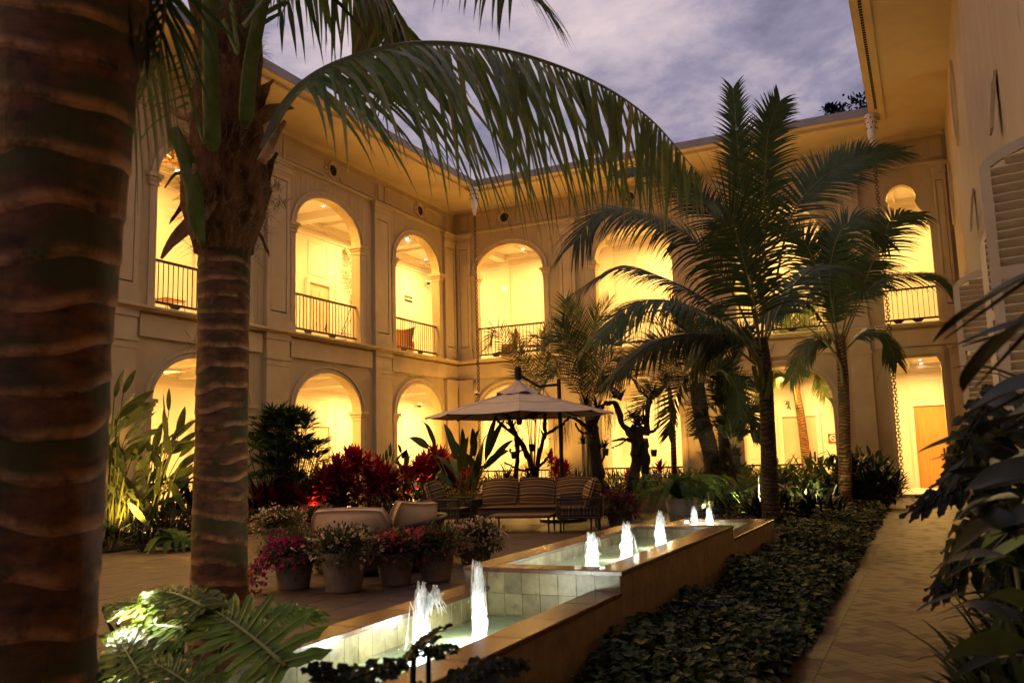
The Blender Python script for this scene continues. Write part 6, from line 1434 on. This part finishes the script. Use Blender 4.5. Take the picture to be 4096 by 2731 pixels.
# ---- philodendrons
def philo_leaf(parent, joint, tip, nrm, L=None, lobes=8, W=.42, mt='philo', base=None, curl=.35, nameit='leaf', fat=1.):
    joint, tip = V3(joint), V3(tip); d = (tip-joint).normalized(); L = L or (tip-joint).length; n = V3(nrm); n = (n-d*n.dot(d)).normalized(); s = d.cross(n).normalized()
    m = M(); v = M()
    def pt(a, b): return joint+d*a*L+s*b*L-n*(curl*L*(a*a*.5+b*b*1.1))
    mid = [pt(i/10, 0) for i in range(11)]; v.tube([p+n*.003 for p in mid], [lerp(.011, .002, i/10)*(L/.6) for i in range(11)], 5)
    for sg in (-1, 1):
        for k in range(lobes+1):
            q = k/lobes; a0 = .04+.80*q; ang = rad(lerp(118, 22, q**.8)); ll = W*lerp(1.0, .52, abs(q-.30)/.7)*U(.92, 1.06)
            hw = .072*(.74 if mt == 'philo' else 1)*fat*lerp(1.15, .75, q); rows = 7; vs = []
            for i in range(rows+1):
                r = i/rows; ax = a0+math.cos(ang)*ll*r+.05*r*r; bx = sg*math.sin(ang)*ll*r*(1-.06*r)
                wq = hw*((1.25-.35*r/.3) if r < .3 else (.9+.12*math.sin(r*17+k)) if r < .78 else max(.03, (1-r)/.22*.9)); nx, ny = -math.sin(ang), sg*math.cos(ang)
                vs += [pt(ax+nx*wq, bx+ny*wq)+n*.012*math.sin(r*15+k), pt(ax, bx)-n*.008, pt(ax-nx*wq, bx-ny*wq)+n*.012*math.sin(r*13+k*2)]
            m.add(vs, [(i*3+j, i*3+j+1, i*3+j+4, i*3+j+3) for i in range(rows) for j in (0, 1)])
            v.tube([pt(a0+math.cos(ang)*ll*r+.05*r*r, sg*math.sin(ang)*ll*r*(1-.06*r))+n*.002 for r in (0, .25, .5, .75, .92)], [.0055*L/.6, .0045*L/.6, .0035*L/.6, .0025*L/.6, .001], 4)
    strip = []
    for i in range(11): 
        a = i/10*.97; h = .075*fat*(1-.75*a); strip += [pt(a, h), pt(a, -h)]
    m.add(strip, [(i*2, i*2+1, i*2+3, i*2+2) for i in range(10)])
    lf = m.build(nameit, mt, parent, smooth=True); v.build('vein', 'vein' if mt == 'philo' else 'darkleaf', lf, smooth=True)
    if base is not None:
        b = V3(base); M().tube(spline([b, b.lerp(joint, .55)+V3((0, 0, .08)), joint], 10), [lerp(.02, .011, i/9)*(L/.6)**.5 for i in range(10)], 7).build('petiole', 'greenstem' if mt == 'philo' else 'darkleaf', lf, smooth=True)
    return lf
ZP = 4.3
c0 = pd(330, 1690, ZP+.2)
ph = thing('philodendron', 'big split-leaf philodendron at lower left, one leaf glaring white under a garden lamp', 'philodendron', c0)
toward = -FWD
philo_leaf(ph, pd(655, 1530, ZP-.35), pd(470, 1352, ZP+.0), (-.2, -.4, .88), L=.70, W=.52, base=pd(480, 1700, ZP), curl=.45)
philo_leaf(ph, pd(470, 1396, ZP), pd(305, 1290, ZP+.45), (-.1, -.2, .97), L=.54, W=.42, base=pd(360, 1640, ZP+.1), curl=.4)
philo_leaf(ph, pd(440, 1448, ZP+.05), pd(212, 1398, ZP+.45), (-.05, -.25, .97), L=.62, W=.46, base=pd(350, 1650, ZP+.1), curl=.3)
philo_leaf(ph, pd(380, 1400, ZP+.3), pd(215, 1340, ZP+.7), (0, -.25, .97), L=.52, W=.42, base=pd(350, 1650, ZP+.1), curl=.3)
philo_leaf(ph, pd(330, 1560, ZP-.3), pd(255, 1440, ZP), (0, -.6, .8), L=.48, W=.45, base=pd(320, 1700, ZP), curl=.4)
philo_leaf(ph, pd(470, 1600, ZP-.5), pd(330, 1480, ZP-.3), (.1, -.5, .85), L=.42, W=.45, base=pd(420, 1720, ZP), curl=.5)
philo_leaf(ph, pd(215, 1600, ZP-.2), pd(300, 1520, ZP+.1), (0, -.5, .85), L=.42, W=.42, base=pd(250, 1720, ZP), curl=.5)
philo_leaf(ph, pd(560, 1420, ZP+.3), pd(650, 1395, ZP+.3), (.2, -.4, .9), L=.40, W=.42, base=pd(440, 1660, ZP+.2), curl=.6)
fern('low fern under the philodendron at the lower left', pd(250, 1600, 4.6), 12, .5, .05)
p = pd(360, 1580, 4.9); bush('dark low shrub between the two foreground palm trunks', (p.x, p.y, 0), 120, .22, .06, 'darkleaf', .5, spread=.6, prof=lan)
c0 = pd(960, 1640, 3.3)
ph2 = thing('philodendron', 'dark split philodendron leaf silhouetted against the lower basin', 'philodendron', c0)
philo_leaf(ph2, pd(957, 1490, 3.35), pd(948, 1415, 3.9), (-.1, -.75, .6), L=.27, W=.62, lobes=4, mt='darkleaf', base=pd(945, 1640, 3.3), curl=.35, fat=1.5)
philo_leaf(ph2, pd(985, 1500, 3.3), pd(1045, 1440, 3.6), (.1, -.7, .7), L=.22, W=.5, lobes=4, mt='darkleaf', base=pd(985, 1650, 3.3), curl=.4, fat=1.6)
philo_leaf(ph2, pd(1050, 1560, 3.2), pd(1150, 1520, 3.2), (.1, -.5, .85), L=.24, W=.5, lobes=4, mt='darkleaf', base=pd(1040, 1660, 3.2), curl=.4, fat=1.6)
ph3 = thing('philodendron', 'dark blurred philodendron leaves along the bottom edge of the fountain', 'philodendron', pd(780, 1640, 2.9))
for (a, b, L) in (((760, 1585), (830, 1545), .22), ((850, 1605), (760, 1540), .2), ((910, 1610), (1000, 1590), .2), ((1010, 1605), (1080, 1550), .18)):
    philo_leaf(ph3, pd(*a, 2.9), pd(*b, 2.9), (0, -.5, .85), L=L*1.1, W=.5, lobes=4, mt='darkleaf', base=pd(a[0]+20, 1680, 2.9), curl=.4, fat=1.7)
# ---- dark plants along the right wall, close to the camera
bp = thing('banana_plant', 'big dark paddle leaves reaching in from the right edge, close to the camera', 'banana plant', pd(2420, 1500, 2.6))
for (a, b, z, w, dr) in (((2400, 615), (2152, 790), 2.3, .085, .35), ((2420, 700), (2225, 905), 2.1, .15, .5), ((2400, 735), (2195, 800), 2.9, .06, .3), ((2420, 870), (2215, 975), 2.6, .13, .5), ((2440, 930), (2260, 1010), 2.2, .13, .5), ((2430, 1080), (2225, 1130), 2.4, .10, .4), ((2440, 1180), (2260, 1235), 2.4, .10, .4), ((2440, 1010), (2300, 1090), 2.7, .16, .5)):
    A, B = pd(*a, z), pd(*b, z+.25); m = M(); blade(m, A, (B-A).normalized()+V3((0, 0, dr*.4)), (B-A).length*1.04, w*1.35, dr, 12, prof=ell, fold=.3, wave=.014, twist=U(-.4, .4), up=(-.35, -.35, .9)); lf = m.build('leaf', 'darkleaf', bp, smooth=True)
    M().tube([A, A.lerp(B, .5), A.lerp(B, .92)], [.008, .005, .002], 5).build('midrib', 'twig', lf)
for i in range(24):                 # long lance-shaped leaves of the same clump, lower down
    v = lerp(930, 1560, i/23)+U(-20, 20); z = U(2.4, 3.8); ln = U(70, 200); dv = U(-60, 150)*(1 if v < 1400 else .6); u0 = U(2310, 2400)
    A, B = pd(u0, v-40, z), pd(u0-ln, v-40+dv, z+U(-.2, .5)); m = M(); blade(m, A, (B-A).normalized()+V3((0, 0, .28)), (B-A).length*1.1, U(.055, .10), U(.5, .9), 9, prof=lan, fold=.3, wave=.02, twist=U(-.9, .9), up=V3((U(-.6, .2), U(-.9, 0), U(.1, 1)))); lf = m.build('leaf', 'darkleaf' if i % 3 else 'broad', bp, smooth=True)
    M().tube([A, A.lerp(B, .5)+V3((0, 0, .02)), A.lerp(B, .9)], [.004, .003, .001], 4).build('midrib', 'twig', lf)
rp = thing('philodendron', 'dark climbing philodendron leaves in front of the lit doorway at right', 'philodendron', pd(2330, 1300, 4.2))
for (a, b, L, z) in (((2225, 905), (2150, 990), .40, 3.7), ((2250, 985), (2148, 1060), .42, 3.9), ((2240, 1075), (2125, 1110), .42, 3.8), ((2235, 1130), (2140, 1215), .40, 3.7), ((2300, 930), (2225, 1010), .5, 4.4), ((2330, 1040), (2260, 1150), .5, 4.3), ((2260, 1230), (2140, 1300), .42, 3.8), ((2340, 1180), (2250, 1280), .5, 4.3)):
    philo_leaf(rp, pd(a[0]+58, a[1], z), pd(b[0]+58, b[1], z), (-.35+U(-.3, .3), -.5, .8+U(-.4, .2)), L=L*1.0, W=.46, lobes=6, mt='darkleaf', base=pd(2340, 1400, z+.2), curl=.45+U(-.15, .3), fat=1.0)
for i in range(3):
    u = (2160, 2185, 2170)[i]; m = M(); blade(m, pd(2220, 1040+i*10, 3.6), pd(u-50+i*12, 1050+60*i, 3.5)-pd(2220, 1040+i*10, 3.6), .22, .035, .3, 5, prof=lan); m.build('leaf', 'darkleaf', rp)
# low strap plants by the path at right
for (u, v, y0, n, L, lb) in ((2250, 1390, 5.2, 44, .5, 'strap-leaved plant leaning over the path, above two others'), (2240, 1500, 4.2, 44, .5, 'strap-leaved plant leaning over the path at the lower right'), (2290, 1290, 6.4, 44, .55, 'strap-leaved plant over the path below the dark philodendron'), (2330, 1560, 3.6, 50, .5, 'strap-leaved plant filling the bottom right corner'), (2275, 1225, 8.4, 40, .5, 'strap-leaved plant over the path near the far shutters'), (2215, 1440, 4.7, 44, .5, 'strap-leaved plant reaching farthest over the path'), (2300, 1460, 3.9, 60, .6, 'dark strap-leaved plant above the bottom right corner')):
    p = gz(u, v); y = y0; x = max(.62, min(1.0, p.x)); p = V3((py(u, v, y0).x+.16, y0, .02))
    t = thing('strap_plant', lb, 'plant', p, 0, 'strap-leaved plants by the path'); 
    for k in range(4):
        m = M(); a0 = U(0, 6)
        for i in range(n//2):
            a = U(0, 2*PI); e = U(.15, 1.3); blade(m, p+V3((U(-.15, .15), U(-.15, .15), U(.02, .35))), V3((math.cos(a)*math.cos(e), math.sin(a)*math.cos(e), math.sin(e))), L*U(.6, 1.15), (.07)*U(.7, 1.3), 1.1, 6, prof=lan, fold=.25)
        m.build('leaf_fan', 'broad' if k % 2 else 'darkleaf', t)
m = M(); A, B = pd(2375, 1225, 3.1), pd(2248, 1308, 3.1); t = thing('lit_leaf', 'single pale yellow leaf catching the light at the right edge', 'leaf', A); blade(m, A, (B-A).normalized()+V3((0, 0, .1)), (B-A).length, .055, .25, 8, prof=ell, fold=.2, up=(-.3, -.5, .8)); m.build('blade', 'palmb', t, smooth=True)
m = M(); t.children  # stalk joins it to the plant behind
M().tube([A, A+V3((.12, .1, -.5)), A+V3((.16, .15, -1.0))], [.006, .008, .010], 5).build('stalk', 'greenstem', t)

# ================================================================ THINGS IN THE ARCADES
def wicker_chair(label, loc, rz):
    t = thing('wicker_chair', label, 'chair', loc, rz, 'wicker chairs on the upper arcade'); m = M(); k = 9
    vs = []
    for i in range(k+1):
        for j in range(k+1):
            u = -1+2*i/k; v = j/k; vs.append((u*(.30+.13*v*v), .26+.10*v-.18*u*u*(1-.2*v), .40+.62*v+.13*u*u*v))
    m.add(vs+[(x, y+.03, z) for x, y, z in vs], [(i*(k+1)+j, i*(k+1)+j+1, (i+1)*(k+1)+j+1, (i+1)*(k+1)+j) for i in range(k) for j in range(k)]+[(100+i*(k+1)+j, 100+(i+1)*(k+1)+j, 100+(i+1)*(k+1)+j+1, 100+i*(k+1)+j+1) for i in range(k) for j in range(k)])
    m.build('backrest', 'rattan', t, local=True); M().box((-.31, -.30, .02), (.31, .26, .42)).build('seat', 'rattan', t, local=True)
    for s in (-1, 1): M().box((s*.31-.03, -.28, .42), (s*.31+.03, .24, .62)).build('arm', 'rattan', t, local=True)
    return t
def side_table(label, loc):
    t = thing('wicker_side_table', label, 'side table', loc, 0, 'wicker side tables on the upper arcade'); M().box((-.32, -.32, .52), (.32, .32, .55)).build('tabletop', 'rattan', t, local=True)
    for a in (-1, 1):
        for b in (-1, 1): M().tube([(a*.28, b*.28, .52), (a*.33, b*.33, 0)], .014, 5).build('leg', 'rattan', t, local=True)
wicker_chair('wicker armchair behind the railing of the left wing arch nearest the corner', (-16.7, 26.0, ZU), rad(-155)); side_table('wicker side table behind the railing beside the corner armchair', (-16.8, 24.75, ZU))
wicker_chair('wicker armchair behind the corner railing of the far wing, left of two', (-14.0, 29.1, ZU), rad(-60)); wicker_chair('wicker armchair at the right end of the corner railing of the far wing', (-12.2, 29.0, ZU), rad(60)); side_table('wicker side table between the two corner armchairs of the far wing', (-13.1, 29.3, ZU))
side_table('wicker side table behind the first upper railing, left of the palm trunk', (-16.9, 15.4, ZU)); wicker_chair('wicker chair edge at the left end of the first upper railing', (-17.2, 14.2, ZU), rad(-90))
side_table('wicker side table behind the low railing near the heliconias', (-16.6, 15.4, .09))
# indoor palm
ip = thing('indoor_palm', 'slender potted palm with one arching frond inside the middle upper arch', 'potted palm', (-16.55, 22.0, ZU))
M().lathe([(0, 0), (.20, 0), (.27, .38), (.25, .38), (.22, .33), (0, .33)], 18).build('pot', 'potw', ip, smooth=True, local=True)
q = px(800, 760, -16.55); 
for pts in ([V3((-16.55, 22.0, ZU+.3)), px(806, 700, -16.55), px(792, 640, -16.5), px(765, 598, -16.3)], [V3((-16.55, 22.0, ZU+.3)), px(808, 690, -16.6), px(800, 620, -16.7), px(790, 575, -16.8)], [V3((-16.55, 22.0, ZU+.3)), px(812, 720, -16.7), px(815, 690, -16.7), px(822, 680, -16.8)]):
    frond(ip, pts, .34, 34, 'areca', w=.022, droop=.8, lift=.1, nrm=(.6, -.6, .5), t0=.45, r0=.012, nseg=3, samples=24)
# doors' name: exit sign, cameras, notices
es = thing('exit_sign', 'small dark green exit sign on the lit wall near the corner', 'sign', (XI+.012, 29.95, ZU+3.05))
M().box((XI+.003, 29.62, ZU+2.93), (XI+.02, 30.22, ZU+3.17)).build('plate', 'sign_dark', es)
def text(parent, s, size, loc, rot, mt, name='lettering'):
    c = bpy.data.curves.new(name, 'FONT'); c.body = s; c.size = size; c.align_x = 'CENTER'; c.align_y = 'CENTER'; c.extrude = .001; c.materials.append(MT[mt])
    o = bpy.data.objects.new(name, c); COL.objects.link(o); me = bpy.data.meshes.new_from_object(o.evaluated_get(bpy.context.evaluated_depsgraph_get())); bpy.data.objects.remove(o); o = bpy.data.objects.new(name, me); COL.objects.link(o); o.parent = parent; o.location = V3(loc)-root_loc(parent); o.rotation_euler = rot; return o
text(es, 'SALIDA', .15, (XI+.023, 29.88, ZU+3.05), (PI/2, 0, PI/2), 'sign_white')
M().add([(XI+.022, 30.13, ZU+3.0), (XI+.022, 30.13, ZU+3.1), (XI+.022, 30.2, ZU+3.05)], [(0, 1, 2)]).build('arrow', 'sign_white', es)
ns = thing('no_smoking_sign', 'square red no smoking notice on the lit wall under the third far arch', 'sign', (-2.96, YI-.02, 1.8))
M().box((-3.13, YI-.03, 1.66), (-2.79, YI-.012, 1.99)).build('plate', 'sign_red', ns)
m = M(); n = 24
for i in range(n):
    a, b = 2*PI*i/n, 2*PI*(i+1)/n; m.add([(-2.96+.12*math.cos(a), YI-.033, 1.84+.12*math.sin(a)), (-2.96+.12*math.cos(b), YI-.033, 1.84+.12*math.sin(b)), (-2.96+.09*math.cos(b), YI-.033, 1.84+.09*math.sin(b)), (-2.96+.09*math.cos(a), YI-.033, 1.84+.09*math.sin(a))], [(0, 1, 2, 3)])
m.add([(-3.04, YI-.0335, 1.91), (-3.02, YI-.0335, 1.93), (-2.88, YI-.0335, 1.77), (-2.90, YI-.0335, 1.75)], [(0, 1, 2, 3)]); m.add([(-3.03, YI-.034, 1.83), (-2.90, YI-.034, 1.83), (-2.90, YI-.034, 1.855), (-3.03, YI-.034, 1.855)], [(0, 1, 2, 3)]); m.build('symbol', 'sign_white', ns)
cp = thing('call_panel', 'narrow black wall panel beside the red no smoking notice', 'panel', (-3.42, YI-.02, 1.5)); M().box((-3.48, YI-.03, 1.15), (-3.37, YI-.002, 2.0)).build('plate', 'black', cp); M().box((-3.44, YI-.034, 1.5), (-3.41, YI-.0301, 1.53)).box((-3.44, YI-.034, 1.35), (-3.41, YI-.0301, 1.38)).build('button', 'sign_white', cp)
def dome(label, p, r=.09):
    t = thing('dome_camera', label, 'camera', p, 0, 'dome security cameras'); M().lathe([(r*1.3, .0), (r*1.3, -.05), (r, -.08)], 14).build('housing', 'white', t, smooth=True, local=True); M().lathe([(r, -.08), (r*.85, -.13), (r*.5, -.165), (.0005, -.175)], 14).build('dome', 'black', t, smooth=True, local=True)
dome('dome camera on the upper wall beside the exit sign', px(984, 645, XI+.25)); dome('dome camera seen in the lower corner arch of the left wing', px(963, 926, XI+.25)); dome('dome camera under the ledge beside the rain chain', py(1096, 898, YB-.25))
def fan(label, p):
    t = thing('ceiling_fan', label, 'ceiling fan', p, 0, 'arcade ceiling fans'); M().lathe([(.03, .35), (.03, .08), (.11, .06), (.12, 0), (.05, -.04), (.0005, -.045)], 12).build('motor', 'rattan', t, local=True)
    for i in range(4):
        a = i*PI/2+.4; m = M(); c, s = math.cos(a), math.sin(a); m.add([(c*.12-s*.05, s*.12+c*.05, .02), (c*.12+s*.05, s*.12-c*.05, .0), (c*.7+s*.08, s*.7-c*.08, .0), (c*.7-s*.08, s*.7+c*.08, .02)]+[(c*.12-s*.05, s*.12+c*.05, .035), (c*.12+s*.05, s*.12-c*.05, .015), (c*.7+s*.08, s*.7-c*.08, .015), (c*.7-s*.08, s*.7+c*.08, .035)], [(0, 1, 2, 3), (4, 7, 6, 5), (0, 4, 5, 1), (2, 6, 7, 3), (1, 5, 6, 2), (0, 3, 7, 4)]); m.build('blade', 'rattan', t, local=True)
p = px(395, 372, -17.3); fan('ceiling fan inside the upper arch beside the fibrous palm crown', (-17.6, p.y+.3, CU-.37)); fan('ceiling fan inside the ground arch behind the heliconias', (-17.3, 15.6, CL-.37)); fan('ceiling fan inside the upper corner arch of the far wing', (-12.6, 30.2, CU-.37))
# tree beyond the roof
tp = py(1958, 250, 44); tr = thing('distant_tree', 'dark tree top showing above the far roof by the right eave', 'tree', (tp.x, 44, 0))
M().tube([(tp.x, 44, 0), (tp.x, 44, tp.z-1.2), (tp.x+.2, 44, tp.z)], [.25, .15, .04], 8).tube([(tp.x, 44, tp.z-1.4), (tp.x-.7, 44, tp.z-.2)], [.06, .02], 5).tube([(tp.x, 44, tp.z-1.2), (tp.x+.9, 43.8, tp.z+.1)], [.06, .02], 5).build('trunk', 'twig', tr)
m = M(); 
for c in ((-.7, 0, -.1, .6), (.2, 0, .1, .8), (.8, .2, .0, .6), (-.2, .1, -.6, .7), (1.2, .1, .25, .35), (-1.0, 0, .15, .3)): leaf_cloud(m, (tp.x+c[0], 44+c[1], tp.z+c[2]), (c[3], c[3], c[3]*.7), 160, .24, .2)
m.build('crown', 'tree', tr)
# ================================================================ GARDEN LAMPS, and uplights added for the soffits
def garden_lamp(label, p, to, power, col=(1, .62, .25), spot=75, size=.05):
    t = thing('garden_spotlight', label, 'garden light', p, 0, 'ground spotlights in the planting'); d = (V3(to)-V3(p)).normalized()
    M().tube([V3((0, 0, -p[2])), V3((0, 0, -.05))], .012, 6).build('stake', 'black', t, local=True); M().tube([-d*.08, d*.02], [.035, .045], 12).build('housing', 'black', t, local=True)
    c = d*.021; o = M(); e1 = d.orthogonal().normalized(); e2 = d.cross(e1); o.add([c+e1*.038*math.cos(a)+e2*.038*math.sin(a) for a in [2*PI*j/12 for j in range(12)]], [tuple(range(12))]); o.build('lens', 'spot', t, local=True)
    lamp('garden_lamp', 'SPOT', V3(p)+d*.035, power, col, size, to, spot)
p = pd(186, 1265, 4.65); garden_lamp('garden lamp glaring onto the philodendron leaf behind the thick trunk', (p.x, p.y, p.z), pd(290, 1415, 4.55), 230, (1, .96, .82), 50)
for (u, v, x, to, pw, lb) in ((330, 1255, -13.7, (0, 0, 4.5), 30, 'garden lamp at the foot of the heliconias'), (640, 1200, -13.6, (0, 0, 4.5), 70, 'added soffit uplight among the red leaves by the palm trunk'), (905, 1180, -13.8, (0, 0, 5.), 70, 'added soffit uplight among the red leaves before the pilaster')):
    p = px(u, v, x); p.z = .25; garden_lamp(lb, tuple(p), (p.x-.55, p.y+.1, 10.8), pw*3.2, (1, .53, .14), 34)  # the two among the red leaves are added to light the soffit
for (u, v, to, pw, lb) in ((1862, 1175, (1830, 1040), 260, 'garden lamp between the palms of the right bed'), (1700, 1195, (1775, 940), 600, 'garden lamp at the foot of the big palm'), (1620, 1185, (1600, 1000), 420, 'garden lamp behind the fountain end')):
    p = gz(u, v); p.z = .14; garden_lamp(lb, tuple(p), pd(*to, (p-EYEP).dot(FWD)+1.5), pw, (1, .85, .42), 125)
for (x, lb) in ((-9.2, 'added soffit uplight in the planter behind the sofa'), (-6.2, 'added soffit uplight in the planter under the date palms')):
    garden_lamp(lb, (x, 25.6, .6), (x-.2, 26.6, 10.8), 260, (1, .53, .14), 36)  # unseen pair added to warm the far wing's soffit
p = pd(2330, 1400, 4.); garden_lamp('garden lamp low among the dark plants at right', (max(p.x, .95), p.y, .25), pd(2290, 1270, 3.2), 60, (1, .72, .3), 90)

# unseen wash spots added low in the beds to warm the facades
for y in (11.6, 16.7, 21.6, 26.4): lamp('added_facade_wash', 'SPOT', (-13.4, y, .3), 450, (1, .54, .13), .05, (-15.6, y, 6.0), 125)
for x in (-12.2, -7.6, -4.2): lamp('added_facade_wash', 'SPOT', (x, 25.8, .6), 400, (1, .54, .13), .05, (x, 27.9, 6.0), 125)
